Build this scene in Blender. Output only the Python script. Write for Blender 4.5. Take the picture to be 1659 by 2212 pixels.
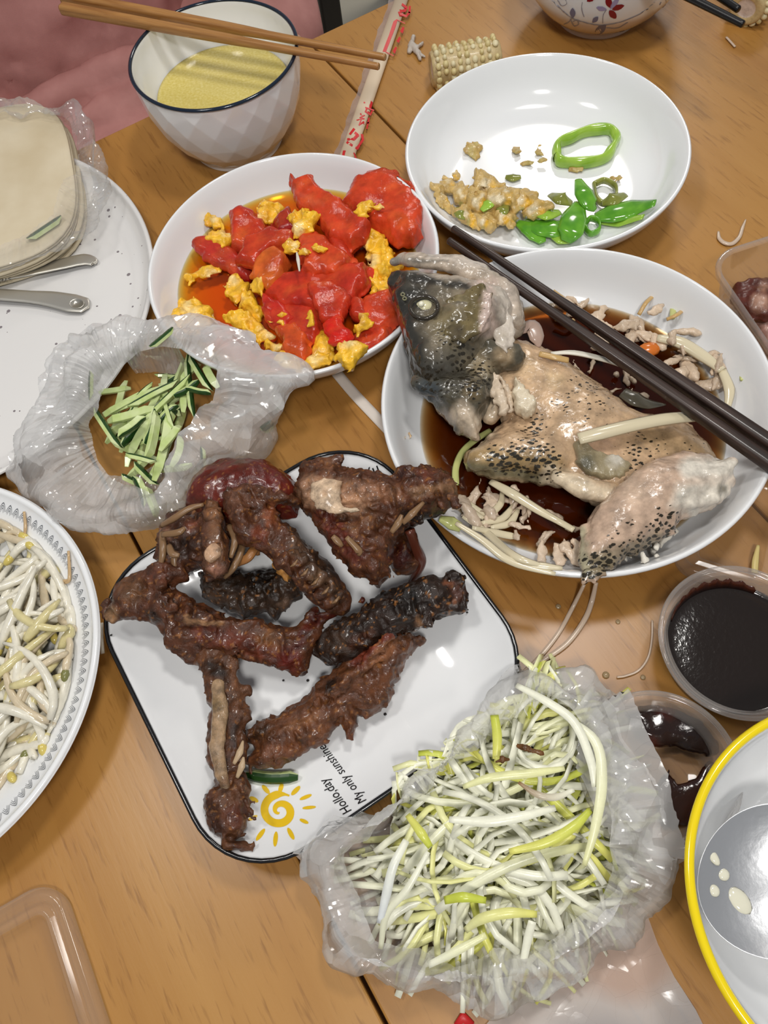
import bpy, bmesh, math, random
import numpy as np
from mathutils import Vector, Matrix

for o in list(bpy.data.objects):
    bpy.data.objects.remove(o, do_unlink=True)
SC = bpy.context.scene
COL = SC.collection

# ------------------------------------------------------------------ camera
# table top is z = 0 ; camera stands 45 cm above it
FPX, PITCH, ROLL, CAMH = 1750.0, math.radians(63.5), math.radians(-11.25), 0.45
FW = np.array([0, math.cos(PITCH), -math.sin(PITCH)])
UPV = np.array([0, math.sin(PITCH), math.cos(PITCH)])
RT = np.array([1.0, 0, 0])
CR = math.cos(ROLL) * RT + math.sin(ROLL) * UPV
CU = -math.sin(ROLL) * RT + math.cos(ROLL) * UPV
camd = bpy.data.cameras.new('camera')
camd.sensor_fit = 'VERTICAL'
camd.sensor_height = 36.0
camd.lens = FPX / 2212.0 * 36.0
camd.clip_start = 0.01
cam = bpy.data.objects.new('camera', camd)
COL.objects.link(cam)
m = Matrix.Identity(4)
for i in range(3):
    m[i][0], m[i][1], m[i][2] = CR[i], CU[i], -FW[i]
m[2][3] = CAMH
cam.matrix_world = m
SC.camera = cam

# ------------------------------------------------------------------ light
SC.view_settings.view_transform = 'Standard'
SC.view_settings.look = 'None'
SC.view_settings.gamma = 1.0
SC.view_settings.use_curve_mapping = False
SC.view_settings.exposure = -0.06
SC.cycles.max_bounces = 6; SC.cycles.diffuse_bounces = 3; SC.cycles.glossy_bounces = 2
SC.cycles.transmission_bounces = 3; SC.cycles.transparent_max_bounces = 12
SC.cycles.caustics_reflective = False; SC.cycles.caustics_refractive = False
SC.cycles.use_adaptive_sampling = True; SC.cycles.adaptive_threshold = 0.05
wd = bpy.data.worlds.new('room_light'); SC.world = wd
wd.use_nodes = True
bg = wd.node_tree.nodes['Background']
bg.inputs[0].default_value = (0.92, 0.95, 1.0, 1)
bg.inputs[1].default_value = 0.23

def area(name, loc, target, size, power, color, sy=None):
    d = bpy.data.lights.new(name, 'AREA')
    d.energy = power; d.color = color
    d.shape = 'RECTANGLE'; d.size = size; d.size_y = sy or size
    o = bpy.data.objects.new(name, d); COL.objects.link(o)
    o.location = loc
    o.rotation_euler = (Vector(target) - Vector(loc)).to_track_quat('-Z', 'Y').to_euler()
    return o
for lx, ly, lz, pw in ((0.32, 0.48, 1.25, 4.9), (-0.42, 0.34, 1.25, 4.0), (0.02, -0.42, 1.15, 6.4)):
    area('ceiling_lamp_light', (lx, ly, lz), (0.0, 0.22, 0), 0.16, pw, (1.0, 0.97, 0.925))
area('floor_fill_light', (0.9, 2.3, 1.6), (0.4, 2.0, -0.75), 0.4, 11, (1.0, 0.95, 0.88))  # unseen fill added beyond the table to brighten the floor tiles

# ------------------------------------------------------------------ helpers
def W(px, py, z=0.0):
    """pixel of the 1659x2212 frame -> point of the plane at height z"""
    d = FW + (px - 829.5) / FPX * CR - (py - 1106.0) / FPX * CU
    t = (z - CAMH) / d[2]
    return np.array([d[0] * t, d[1] * t, z])
def depth(p):
    return float(np.dot(np.asarray(p) - np.array([0, 0, CAMH]), FW))
def pxm(px, py, z=0.0):
    """size in metres of one pixel at that point"""
    return depth(W(px, py, z)) / FPX
def PX(P):
    """points -> pixels"""
    Q = np.asarray(P) - np.array([0, 0, CAMH])
    dz = Q @ FW
    return np.stack([829.5 + FPX * (Q @ CR) / dz, 1106.0 - FPX * (Q @ CU) / dz], -1)

def lin(r, g, b):
    f = lambda c: (c / 255.0) / 12.92 if c <= 10 else (((c / 255.0) + 0.055) / 1.055) ** 2.4
    return (f(r), f(g), f(b))

def tag(o, label=None, cat=None, group=None, kind=None):
    if label: o['label'] = label
    if cat: o['category'] = cat
    if group: o['group'] = group
    if kind: o['kind'] = kind
    return o
def empty(name, loc=(0, 0, 0), label=None, cat=None, group=None):
    o = bpy.data.objects.new(name, None); COL.objects.link(o)
    o.location = loc; o.empty_display_size = 0.02
    return tag(o, label, cat, group)
def mesh_obj(name, V, F, mats, parent=None, smooth=True, col=None, mi=None, sharp=None):
    me = bpy.data.meshes.new(name)
    V = np.asarray(V, dtype=np.float64)
    if isinstance(F, np.ndarray) and F.ndim == 2:
        nf, k = F.shape
        me.vertices.add(len(V)); me.vertices.foreach_set('co', V.ravel())
        me.loops.add(nf * k); me.loops.foreach_set('vertex_index', F.ravel().astype(np.int32))
        me.polygons.add(nf)
        me.polygons.foreach_set('loop_start', np.arange(0, nf * k, k, dtype=np.int32))
        me.polygons.foreach_set('loop_total', np.full(nf, k, dtype=np.int32))
        me.update(calc_edges=True)
    else:
        me.from_pydata([tuple(v) for v in V], [], [tuple(f) for f in F])
    me.polygons.foreach_set('use_smooth', [bool(smooth)] * len(me.polygons))
    for mt in (mats if isinstance(mats, (list, tuple)) else [mats]):
        me.materials.append(mt)
    if mi is not None:
        me.polygons.foreach_set('material_index', mi)
    if col is not None:
        a = me.color_attributes.new('Col', 'FLOAT_COLOR', 'POINT')
        col = np.asarray(col, float); c = np.ones((len(V), 4)); c[:, :col.shape[1]] = col
        a.data.foreach_set('color', c.ravel())
    me.validate()
    me.update()
    if sharp: me.set_sharp_from_angle(angle=sharp)
    o = bpy.data.objects.new(name, me); COL.objects.link(o)
    if parent is not None:
        o.parent = parent
    return o
def recenter(o):
    """move the origin to the mesh's base centre, geometry stays put"""
    me = o.data
    n = len(me.vertices); a = np.empty(n * 3); me.vertices.foreach_get('co', a); a = a.reshape(-1, 3)
    c = np.array([(a[:, 0].min() + a[:, 0].max()) / 2, (a[:, 1].min() + a[:, 1].max()) / 2, a[:, 2].min()])
    me.vertices.foreach_set('co', (a - c).ravel()); me.update()
    o.location = tuple(c)
    return o

# ---- materials
def mat(name, color=(0.8, 0.8, 0.8), rough=0.5, metal=0.0, spec=0.5, coat=0.0, sss=0.0, trans=0.0, ior=1.45):
    mt = bpy.data.materials.new(name); mt.use_nodes = True
    b = mt.node_tree.nodes['Principled BSDF']
    b.inputs['Base Color'].default_value = (*color, 1)
    b.inputs['Roughness'].default_value = rough
    b.inputs['Metallic'].default_value = metal
    b.inputs['Specular IOR Level'].default_value = spec
    b.inputs['Coat Weight'].default_value = coat
    b.inputs['Coat Roughness'].default_value = 0.08
    b.inputs['IOR'].default_value = ior
    b.inputs['Transmission Weight'].default_value = trans
    if False:
        b.inputs['Subsurface Weight'].default_value = sss
        b.inputs['Subsurface Radius'].default_value = (0.004, 0.003, 0.002)
        b.inputs['Subsurface Scale'].default_value = 1.0
    return mt
def N(mt, t, **kw):
    n = mt.node_tree.nodes.new(t)
    for k, v in kw.items():
        if k in ('operation', 'blend_type', 'data_type', 'feature', 'noise_dimensions', 'attribute_name', 'distance', 'interpolation_type', 'wave_type', 'bands_direction', 'invert'):
            setattr(n, k, v)
        else:
            n.inputs[k.replace('_', ' ')].default_value = v
    return n
def L(mt, a, ai, b, bi):
    mt.node_tree.links.new(a.outputs[ai], b.inputs[bi])
def ramp(mt, stops):
    n = mt.node_tree.nodes.new('ShaderNodeValToRGB')
    el = n.color_ramp.elements
    while len(el) < len(stops): el.new(0.5)
    for e, (p, c) in zip(el, stops):
        e.position = p; e.color = (*c, 1) if len(c) == 3 else c
    return n
def coords(mt, scale=(1, 1, 1), rot=(0, 0, 0), kind='Object'):
    tc = mt.node_tree.nodes.new('ShaderNodeTexCoord')
    mp = mt.node_tree.nodes.new('ShaderNodeMapping')
    mp.inputs['Scale'].default_value = scale
    mp.inputs['Rotation'].default_value = rot
    L(mt, tc, kind, mp, 'Vector')
    return mp
def P(mt): return mt.node_tree.nodes['Principled BSDF']
def bump(mt, src, out, strength, dist):
    b = N(mt, 'ShaderNodeBump', Strength=strength, Distance=dist)
    L(mt, src, out, b, 'Height')
    L(mt, b, 'Normal', P(mt), 'Normal')
    return b
def vcol_mat(name, rough=0.4, mottle=0.25, mscale=220, bumpd=0.0006, bscale=500, coat=0.0, sss=0.0, spec=0.5, rvar=0.0):
    """colour attribute times fine mottling, with fine relief"""
    mt = mat(name, rough=rough, coat=coat, sss=sss, spec=spec)
    at = N(mt, 'ShaderNodeAttribute', attribute_name='Col')
    co = coords(mt)
    n1 = N(mt, 'ShaderNodeTexNoise', Scale=mscale, Detail=5.0, Roughness=0.65)
    L(mt, co, 0, n1, 'Vector')
    mr = N(mt, 'ShaderNodeMapRange'); mr.inputs[1].default_value = 0.3; mr.inputs[2].default_value = 0.7
    mr.inputs[3].default_value = 1 - mottle; mr.inputs[4].default_value = 1 + mottle
    L(mt, n1, 'Fac', mr, 0)
    mx = N(mt, 'ShaderNodeVectorMath', operation='SCALE')
    L(mt, at, 'Color', mx, 0); L(mt, mr, 0, mx, 'Scale')
    L(mt, mx, 0, P(mt), 'Base Color')
    n2 = N(mt, 'ShaderNodeTexNoise', Scale=bscale, Detail=4.0, Roughness=0.6)
    L(mt, co, 0, n2, 'Vector')
    bump(mt, n2, 'Fac', 0.7, bumpd)
    if rvar:
        m2 = N(mt, 'ShaderNodeMapRange'); m2.inputs[1].default_value = 0.35; m2.inputs[2].default_value = 0.65
        m2.inputs[3].default_value = max(0.05, rough - rvar); m2.inputs[4].default_value = rough + rvar
        n3 = N(mt, 'ShaderNodeTexNoise', Scale=mscale * 0.4, Detail=2.0)
        L(mt, co, 0, n3, 'Vector'); L(mt, n3, 'Fac', m2, 0); L(mt, m2, 0, P(mt), 'Roughness')
    return mt
def film_mat(name, white=(0.85, 0.86, 0.88), alpha=0.3, rough=0.12, gloss=0.5, bscale=60, bumpd=0.002, glow=0.5, edge=0.35):
    """thin plastic film: partly see-through, milky, with flat crumple facets that catch glints"""
    mt = bpy.data.materials.new(name); mt.use_nodes = True
    nt = mt.node_tree; nt.nodes.remove(nt.nodes['Principled BSDF'])
    out = nt.nodes['Material Output']
    tr = N(mt, 'ShaderNodeBsdfTransparent')
    di = N(mt, 'ShaderNodeBsdfDiffuse', Color=(*white, 1))
    tl = N(mt, 'ShaderNodeBsdfTranslucent', Color=(*white, 1))
    gl = N(mt, 'ShaderNodeBsdfGlossy', Roughness=rough)
    m0 = N(mt, 'ShaderNodeMixShader', Fac=glow); L(mt, di, 0, m0, 1); L(mt, tl, 0, m0, 2)
    lw = N(mt, 'ShaderNodeLayerWeight', Blend=0.3)
    mr = N(mt, 'ShaderNodeMapRange'); mr.inputs[3].default_value = alpha; mr.inputs[4].default_value = min(1, alpha + edge)
    L(mt, lw, 'Facing', mr, 0)
    m1 = N(mt, 'ShaderNodeMixShader'); L(mt, mr, 0, m1, 0); L(mt, tr, 0, m1, 1); L(mt, m0, 0, m1, 2)
    fr = N(mt, 'ShaderNodeFresnel', IOR=1.5)
    ad = N(mt, 'ShaderNodeMath', operation='MULTIPLY'); ad.inputs[1].default_value = gloss; L(mt, fr, 0, ad, 0)
    mn = N(mt, 'ShaderNodeMath', operation='MINIMUM'); mn.inputs[1].default_value = 0.25; L(mt, ad, 0, mn, 0)
    m2 = N(mt, 'ShaderNodeMixShader'); L(mt, mn, 0, m2, 0); L(mt, m1, 0, m2, 1); L(mt, gl, 0, m2, 2)
    L(mt, m2, 0, out, 'Surface')
    if bumpd:
        co = coords(mt)
        hs = []
        for k, sc in enumerate((bscale, bscale * 1.9)):
            n0 = N(mt, 'ShaderNodeTexNoise', Scale=sc * 0.7, Detail=1.0); L(mt, co, 0, n0, 'Vector')
            w0 = N(mt, 'ShaderNodeVectorMath', operation='SCALE'); w0.inputs['Scale'].default_value = 0.5 / sc; L(mt, n0, 'Color', w0, 0)
            av = N(mt, 'ShaderNodeVectorMath', operation='ADD'); L(mt, co, 0, av, 0); L(mt, w0, 0, av, 1)
            vo = N(mt, 'ShaderNodeTexVoronoi', Scale=sc); L(mt, av, 0, vo, 'Vector')
            df_ = N(mt, 'ShaderNodeVectorMath', operation='SUBTRACT'); L(mt, av, 0, df_, 0); L(mt, vo, 'Position', df_, 1)
            cc = N(mt, 'ShaderNodeVectorMath', operation='SUBTRACT'); L(mt, vo, 'Color', cc, 0); cc.inputs[1].default_value = (0.5, 0.5, 0.5)
            dt = N(mt, 'ShaderNodeVectorMath', operation='DOT_PRODUCT'); L(mt, df_, 0, dt, 0); L(mt, cc, 0, dt, 1)
            ms = N(mt, 'ShaderNodeMath', operation='MULTIPLY'); ms.inputs[1].default_value = bumpd * (1.0, 0.45)[k]; L(mt, dt, 'Value', ms, 0)
            hs.append(ms)
        sm = N(mt, 'ShaderNodeMath', operation='ADD'); L(mt, hs[0], 0, sm, 0); L(mt, hs[1], 0, sm, 1)
        b = N(mt, 'ShaderNodeBump', Strength=1.0, Distance=1.0); L(mt, sm, 0, b, 'Height')
        L(mt, b, 0, gl, 'Normal'); L(mt, b, 0, di, 'Normal'); L(mt, b, 0, tl, 'Normal')
    return mt
def liquid_mat(name, rough=0.05):
    """thin clear liquid: light filtered by the colour attribute, shiny surface"""
    mt = bpy.data.materials.new(name); mt.use_nodes = True
    nt = mt.node_tree; nt.nodes.remove(nt.nodes['Principled BSDF'])
    out = nt.nodes['Material Output']
    at = N(mt, 'ShaderNodeAttribute', attribute_name='Col')
    tr = N(mt, 'ShaderNodeBsdfTransparent'); L(mt, at, 'Color', tr, 0)
    gl = N(mt, 'ShaderNodeBsdfGlossy', Roughness=rough)
    fr = N(mt, 'ShaderNodeFresnel', IOR=1.4)
    mx = N(mt, 'ShaderNodeMixShader'); L(mt, fr, 0, mx, 0); L(mt, tr, 0, mx, 1); L(mt, gl, 0, mx, 2)
    L(mt, mx, 0, out, 'Surface')
    co = coords(mt)
    n1 = N(mt, 'ShaderNodeTexNoise', Scale=70, Detail=2.0); L(mt, co, 0, n1, 'Vector')
    b = N(mt, 'ShaderNodeBump', Strength=0.5, Distance=0.001); L(mt, n1, 'Fac', b, 'Height'); L(mt, b, 0, gl, 'Normal')
    return mt

# ---- numpy noise + implicit surfaces
_rs = np.random.RandomState(7)
_PERM = _rs.permutation(4096)
_VAL = _rs.rand(4096) * 2 - 1
def vnoise(p, scale, seed=0):
    q = np.asarray(p) * scale + seed * 17.31 + 500.0
    i = np.floor(q).astype(np.int64); f = q - i
    f = f * f * (3 - 2 * f)
    def h(a, b, c): return _VAL[_PERM[(_PERM[(_PERM[a & 4095] + b) & 4095] + c) & 4095]]
    x0, y0, z0 = i[..., 0], i[..., 1], i[..., 2]
    r = 0
    for dx in (0, 1):
        wx = f[..., 0] if dx else 1 - f[..., 0]
        for dy in (0, 1):
            wy = f[..., 1] if dy else 1 - f[..., 1]
            for dz in (0, 1):
                wz = f[..., 2] if dz else 1 - f[..., 2]
                r = r + wx * wy * wz * h(x0 + dx, y0 + dy, z0 + dz)
    return r
def fbm(p, scale, oct=3, seed=0, gain=0.5):
    r = 0; a = 1.0
    for k in range(oct):
        r = r + a * vnoise(p, scale * 2 ** k, seed + k * 3); a *= gain
    return r
def surface_nets(V, org, h):
    ins = V < 0
    nx, ny, nz = V.shape
    c = [ins[dx:nx - 1 + dx, dy:ny - 1 + dy, dz:nz - 1 + dz] for dx in (0, 1) for dy in (0, 1) for dz in (0, 1)]
    s = sum(a.astype(np.int8) for a in c)
    act = (s > 0) & (s < 8)
    I = np.argwhere(act)
    idx = -np.ones(act.shape, np.int64); idx[act] = np.arange(len(I))
    acc = np.zeros((len(I), 3)); cnt = np.zeros(len(I))
    offs = [(dx, dy, dz) for dx in (0, 1) for dy in (0, 1) for dz in (0, 1)]
    cv = [V[I[:, 0] + o[0], I[:, 1] + o[1], I[:, 2] + o[2]] for o in offs]
    for a in range(8):
        for b in range(a + 1, 8):
            oa, ob = np.array(offs[a]), np.array(offs[b])
            if np.abs(oa - ob).sum() != 1: continue
            va, vb = cv[a], cv[b]
            k = (va < 0) != (vb < 0)
            t = va[k] / (va[k] - vb[k])
            acc[k] += oa + t[:, None] * (ob - oa); cnt[k] += 1
    Vt = (I + acc / cnt[:, None]) * h + org
    Q = []
    for ax in range(3):
        sl0 = [slice(None)] * 3; sl1 = [slice(None)] * 3
        sl0[ax] = slice(0, -1); sl1[ax] = slice(1, None)
        a = ins[tuple(sl0)]; b = ins[tuple(sl1)]
        for sign in (0, 1):
            E = np.argwhere((a & ~b) if sign == 0 else (~a & b))
            u, v = (ax + 1) % 3, (ax + 2) % 3
            ok = (E[:, u] > 0) & (E[:, v] > 0)
            E = E[ok]
            lim = np.array(idx.shape)
            ok = np.all(E < lim, axis=1); E = E[ok]
            def g(du, dv):
                e = E.copy(); e[:, u] -= du; e[:, v] -= dv
                return idx[e[:, 0], e[:, 1], e[:, 2]]
            q = np.stack([g(1, 1), g(0, 1), g(0, 0), g(1, 0)], 1)
            if sign: q = q[:, ::-1]
            Q.append(q)
    Q = np.concatenate(Q)
    Q = Q[(Q >= 0).all(1)]
    return Vt, Q
def poly_sdf(poly, x, y):
    """signed distance to a polygon in the plane (negative inside)"""
    d = np.full(x.shape, 1e9); ins = np.zeros(x.shape, bool)
    n = len(poly)
    for i in range(n):
        ax, ay = poly[i]; bx, by = poly[(i + 1) % n]
        ex, ey = bx - ax, by - ay
        wx, wy = x - ax, y - ay
        t = np.clip((wx * ex + wy * ey) / (ex * ex + ey * ey + 1e-18), 0, 1)
        d = np.minimum(d, (wx - ex * t) ** 2 + (wy - ey * t) ** 2)
        c = ((ay <= y) & (by > y)) | ((by <= y) & (ay > y))
        xi = ax + (y - ay) / (by - ay if by != ay else 1e-18) * ex
        ins ^= c & (x < xi)
    return np.where(ins, -1, 1) * np.sqrt(d)
class Blob:
    """organic solid: tapered strokes and pillow shapes, given by pixel and height, melted together"""
    def __init__(s, k=0.004): s.pr = []; s.k = k
    def cap(s, pts, flat=1.0, sub=False, k=None):
        q = [(W(a, b, z), r * pxm(a, b, z)) for a, b, z, r in pts]
        s.pr.append(('c', q, flat, sub, k)); return s
    def pil(s, poly, z, t, edge=None, sub=False, tilt=None, k=None):
        """poly px outline on height z, half thickness t; edge = rounding width (m)"""
        w = np.array([W(a, b, z)[:2] for a, b in poly])
        s.pr.append(('p', w, z, t, edge, sub, tilt, k)); return s
    def mesh(s, res=0.0012, ragged=(), relief=(), zmin=None, shift=(0, 0, 0), clip=None):
        lo = np.full(3, 1e9); hi = -lo
        for p in s.pr:
            if p[0] == 'c':
                for c, r in p[1]:
                    lo = np.minimum(lo, c - r); hi = np.maximum(hi, c + r)
            else:
                lo = np.minimum(lo, [*p[1].min(0), p[2] - p[3]]); hi = np.maximum(hi, [*p[1].max(0), p[2] + p[3]])
                if p[6]: hi[2] += 0.02; lo[2] -= 0.004
        lo -= 0.006; hi += 0.006
        n = np.ceil((hi - lo) / res).astype(int) + 1
        X, Y, Z = [lo[i] + np.arange(n[i]) * res for i in range(3)]
        G = np.stack(np.meshgrid(X, Y, Z, indexing='ij'), -1)
        D = None
        XY = np.stack(np.meshgrid(X, Y, indexing='ij'), -1)
        for p in s.pr:
            if p[0] == 'c':
                d = None
                for (a, ra), (b, rb) in zip(p[1][:-1], p[1][1:]) if len(p[1]) > 1 else [(p[1][0], p[1][0])]:
                    f = np.array([1, 1, 1 / p[2]])
                    A = (G - a) * f; B = (b - a) * f
                    t = np.clip((A @ B) / (B @ B + 1e-18), 0, 1)
                    dd = np.linalg.norm(A - t[..., None] * B, axis=-1) - (ra + (rb - ra) * t)
                    d = dd if d is None else np.minimum(d, dd)
                sub, k = p[3], p[4]
            else:
                _, w, z, t, edge, sub, tilt, k = p
                d2 = poly_sdf(w, XY[..., 0], XY[..., 1])
                P3 = np.concatenate([XY, np.zeros(XY.shape[:2] + (1,))], -1)
                for (sc, amp) in ragged:
                    d2 = d2 + amp * fbm(P3, sc, 2, 5)
                e = edge or min(t * 1.6, 0.02)
                x = np.clip(-d2 / e, 0, 1)
                th = t * np.sqrt(np.clip(1 - (1 - x) ** 2, 0, 1))
                th = np.where(d2 > 0, -d2 * 0.7, th)
                zc = np.full(XY.shape[:2], z)
                if tilt:
                    zc = zc + tilt(XY[..., 0], XY[..., 1])
                d = (np.abs(Z[None, None, :] - zc[..., None]) - th[..., None]) * 0.8
            if D is None:
                D = d
            elif sub:
                D = np.maximum(D, -d)
            else:
                k = k or s.k
                hh = np.clip(0.5 + 0.5 * (D - d) / k, 0, 1)
                D = D * (1 - hh) + d * hh - k * hh * (1 - hh)
        near = np.abs(D) < 0.006
        if relief:
            Pn = G[near]; v = 0
            for (sc, amp, st) in relief:
                if st == 'r':
                    v = v + amp * (2 * np.abs(vnoise(Pn, sc, 31)) + np.abs(vnoise(Pn, sc * 2.1, 37)) - 0.7)
                else:
                    v = v + amp * fbm(Pn * (np.array(st) if st is not None else np.ones(3)), sc, 2, 11)
            D[near] += v
        if zmin is not None:
            D = np.maximum(D, zmin - G[..., 2])
        if clip is not None:
            D = np.maximum(D, clip(G))
        D[0], D[-1], D[:, 0], D[:, -1], D[:, :, 0], D[:, :, -1] = 1, 1, 1, 1, 1, 1
        V, Q = surface_nets(D, lo, res)
        return V + np.array(shift), Q
def dabs(V, base, items, warp=6.0, seed=3):
    """colour for each point: soft patches (px, py, radius px, colour, strength) over a base colour"""
    p = PX(V)
    w = np.stack([fbm(V, 160, 3, seed), fbm(V, 160, 3, seed + 9)], -1) * warp
    p = p + w
    c = np.tile(np.array(base, float), (len(V), 1))
    for it in items:
        if len(it) == 5:
            x, y, r, k, s = it; d = np.hypot(p[:, 0] - x, p[:, 1] - y) / r
        else:
            x, y, x2, y2, r, k, s = it
            e = np.array([x2 - x, y2 - y]); q = p - np.array([x, y])
            t = np.clip((q @ e) / (e @ e), 0, 1)
            d = np.linalg.norm(q - t[:, None] * e, axis=1) / r
        a = np.clip(1.5 - d * 1.5 + 0.0, 0, 1) * s
        c = c * (1 - a[:, None]) + np.array(k) * a[:, None]
    return c

# ---- other solids
def lathe_vf(prof, n=96):
    prof = np.array(prof, float)
    th = np.linspace(0, 2 * math.pi, n, endpoint=False)
    V = []
    for r, z in prof:
        V.append(np.stack([r * np.cos(th), r * np.sin(th), np.full(n, z)], -1))
    V = np.concatenate(V)
    k = len(prof)
    i = np.arange(n); j = (i + 1) % n
    F = []
    for a in range(k - 1):
        F.append(np.stack([a * n + i, a * n + j, (a + 1) * n + j, (a + 1) * n + i], -1))
    F = [tuple(x) for x in np.concatenate(F)]
    if prof[0][0] > 1e-5: F.append(tuple(range(n - 1, -1, -1)))
    if prof[-1][0] > 1e-5: F.append(tuple((k - 1) * n + q for q in range(n)))
    return V, F
def smooth_prof(pts, n=8):
    """Catmull-Rom through profile points"""
    p = np.array(pts, float); p = np.vstack([2 * p[0] - p[1], p, 2 * p[-1] - p[-2]])
    out = []
    for i in range(1, len(p) - 2):
        for t in np.linspace(0, 1, n, endpoint=False):
            a, b, c, d = p[i - 1], p[i], p[i + 1], p[i + 2]
            out.append(0.5 * ((2 * b) + (-a + c) * t + (2 * a - 5 * b + 4 * c - d) * t * t + (-a + 3 * b - 3 * c + d) * t ** 3))
    out.append(p[-2]); return np.array(out)
def spline(pts, n=12):
    return smooth_prof(pts, n)
def sweep_vf(path, rad, sides=6, flat=1.0, upv=(0, 0, 1), cap=True, tw=0.0):
    """tube or ribbon along a path; rad = number or list; flat = thickness / width"""
    path = np.array(path, float); n = len(path)
    rad = np.full(n, rad) if np.isscalar(rad) else np.interp(np.linspace(0, 1, n), np.linspace(0, 1, len(rad)), rad)
    T = np.gradient(path, axis=0); T /= np.linalg.norm(T, axis=1)[:, None] + 1e-12
    up = np.array(upv, float)
    V = []
    ph = np.linspace(0, 2 * math.pi, sides, endpoint=False) + math.pi / sides
    for i in range(n):
        s = np.cross(T[i], up)
        if np.linalg.norm(s) < 1e-4: s = np.cross(T[i], [0.3, 1, 0])
        s /= np.linalg.norm(s); u = np.cross(s, T[i])
        a = tw * i / max(1, n - 1)
        s, u = s * math.cos(a) + u * math.sin(a), -s * math.sin(a) + u * math.cos(a)
        V.append(path[i] + rad[i] * (np.cos(ph)[:, None] * s + flat * np.sin(ph)[:, None] * u))
    V = np.concatenate(V)
    F = []
    for i in range(n - 1):
        for j in range(sides):
            k = (j + 1) % sides
            F.append((i * sides + j, i * sides + k, (i + 1) * sides + k, (i + 1) * sides + j))
    if cap:
        F.append(tuple(range(sides - 1, -1, -1))); F.append(tuple((n - 1) * sides + j for j in range(sides)))
    return V, F
def bevelled(o, w, seg=2):
    md = o.modifiers.new('bevel', 'BEVEL'); md.width = w; md.segments = seg; md.limit_method = 'ANGLE'
    return o
def box_vf(sx, sy, z0, z1):
    V = [(x, y, z) for z in (z0, z1) for x, y in ((-sx, -sy), (sx, -sy), (sx, sy), (-sx, sy))]
    F = [(3, 2, 1, 0), (4, 5, 6, 7), (0, 1, 5, 4), (1, 2, 6, 5), (2, 3, 7, 6), (3, 0, 4, 7)]
    return V, F
def join_vf(parts):
    V = []; F = []; n = 0
    for v, f in parts:
        v = np.asarray(v, float); V.append(v); F += [tuple(int(i) + n for i in q) for q in f]; n += len(v)
    return np.concatenate(V), F
rnd = random.Random(11)

# ================================================================== setting
M = {}
M['porcelain'] = mat('white_porcelain', (0.83, 0.84, 0.85), 0.12, coat=0.3)
M['porcelain_warm'] = mat('cream_porcelain', (0.82, 0.81, 0.78), 0.12, coat=0.3)
def wood_mat():
    mt = mat('honey_wood', rough=0.33, coat=0.12)
    P(mt).inputs['Coat Roughness'].default_value = 0.25
    co = coords(mt, (1, 0.07, 1))
    n1 = N(mt, 'ShaderNodeTexNoise', Scale=26, Detail=6.0, Roughness=0.55, Distortion=0.6); L(mt, co, 0, n1, 'Vector')
    co2 = coords(mt, (1, 0.25, 1))
    n2 = N(mt, 'ShaderNodeTexNoise', Scale=6, Detail=3.0); L(mt, co2, 0, n2, 'Vector')
    co3 = coords(mt, (1, 0.10, 1))
    n3 = N(mt, 'ShaderNodeTexNoise', Scale=330, Detail=3.0, Roughness=0.6); L(mt, co3, 0, n3, 'Vector')
    r1 = ramp(mt, [(0.28, (0.30, 0.128, 0.027)), (0.5, (0.405, 0.196, 0.046)), (0.72, (0.475, 0.250, 0.070))])
    ad = N(mt, 'ShaderNodeMath', operation='MULTIPLY_ADD'); ad.inputs[1].default_value = 0.55
    L(mt, n2, 'Fac', ad, 0)
    m2 = N(mt, 'ShaderNodeMath', operation='MULTIPLY'); m2.inputs[1].default_value = 0.45
    L(mt, n1, 'Fac', m2, 0); L(mt, m2, 0, ad, 2)
    L(mt, ad, 0, r1, 0)
    r3 = ramp(mt, [(0.30, (0.50, 0.42, 0.34)), (0.44, (1, 1, 1))]); L(mt, n3, 'Fac', r3, 0)
    mx = N(mt, 'ShaderNodeMix', data_type='RGBA', blend_type='MULTIPLY'); mx.inputs[0].default_value = 0.55
    L(mt, r1, 0, mx, 6); L(mt, r3, 0, mx, 7); L(mt, mx, 2, P(mt), 'Base Color')
    bump(mt, n3, 'Fac', 0.15, 0.0004)
    return mt
M['wood'] = wood_mat()
M['dark_wood'] = mat('dark_edge_wood', (0.06, 0.03, 0.014), 0.5)
TA = math.atan2(0.367, 0.930)
table = empty('dining_table', (0, 0, -0.75), 'honey coloured wooden dining table carrying the whole meal', 'table')
table.rotation_euler = (0, 0, TA)
for u0, u1 in ((-0.62, -0.0597), (-0.0577, 0.2676), (0.2696, 0.85)):
    V, F = box_vf((u1 - u0) / 2, 0.62, -0.024, 0)
    lf = mesh_obj('table_leaf', V, F, M['wood'], table, smooth=False)
    lf.location = ((u0 + u1) / 2, 0.639 - 0.62, 0.75)
    bevelled(lf, 0.0012)
V, F = box_vf(0.70, 0.58, -0.085, -0.0242)
ap = mesh_obj('apron', V, F, M['dark_wood'], table, smooth=False); ap.location = (0.115, 0.03, 0.75)
for sx, sy in ((-0.55, -0.5), (0.78, -0.5), (-0.55, 0.56), (0.78, 0.56)):
    V, F = box_vf(0.03, 0.03, 0.0, 0.664)
    lg = mesh_obj('leg', V, F, M['wood'], table, smooth=False); lg.location = (sx, sy, 0); bevelled(lg, 0.004)

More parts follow.
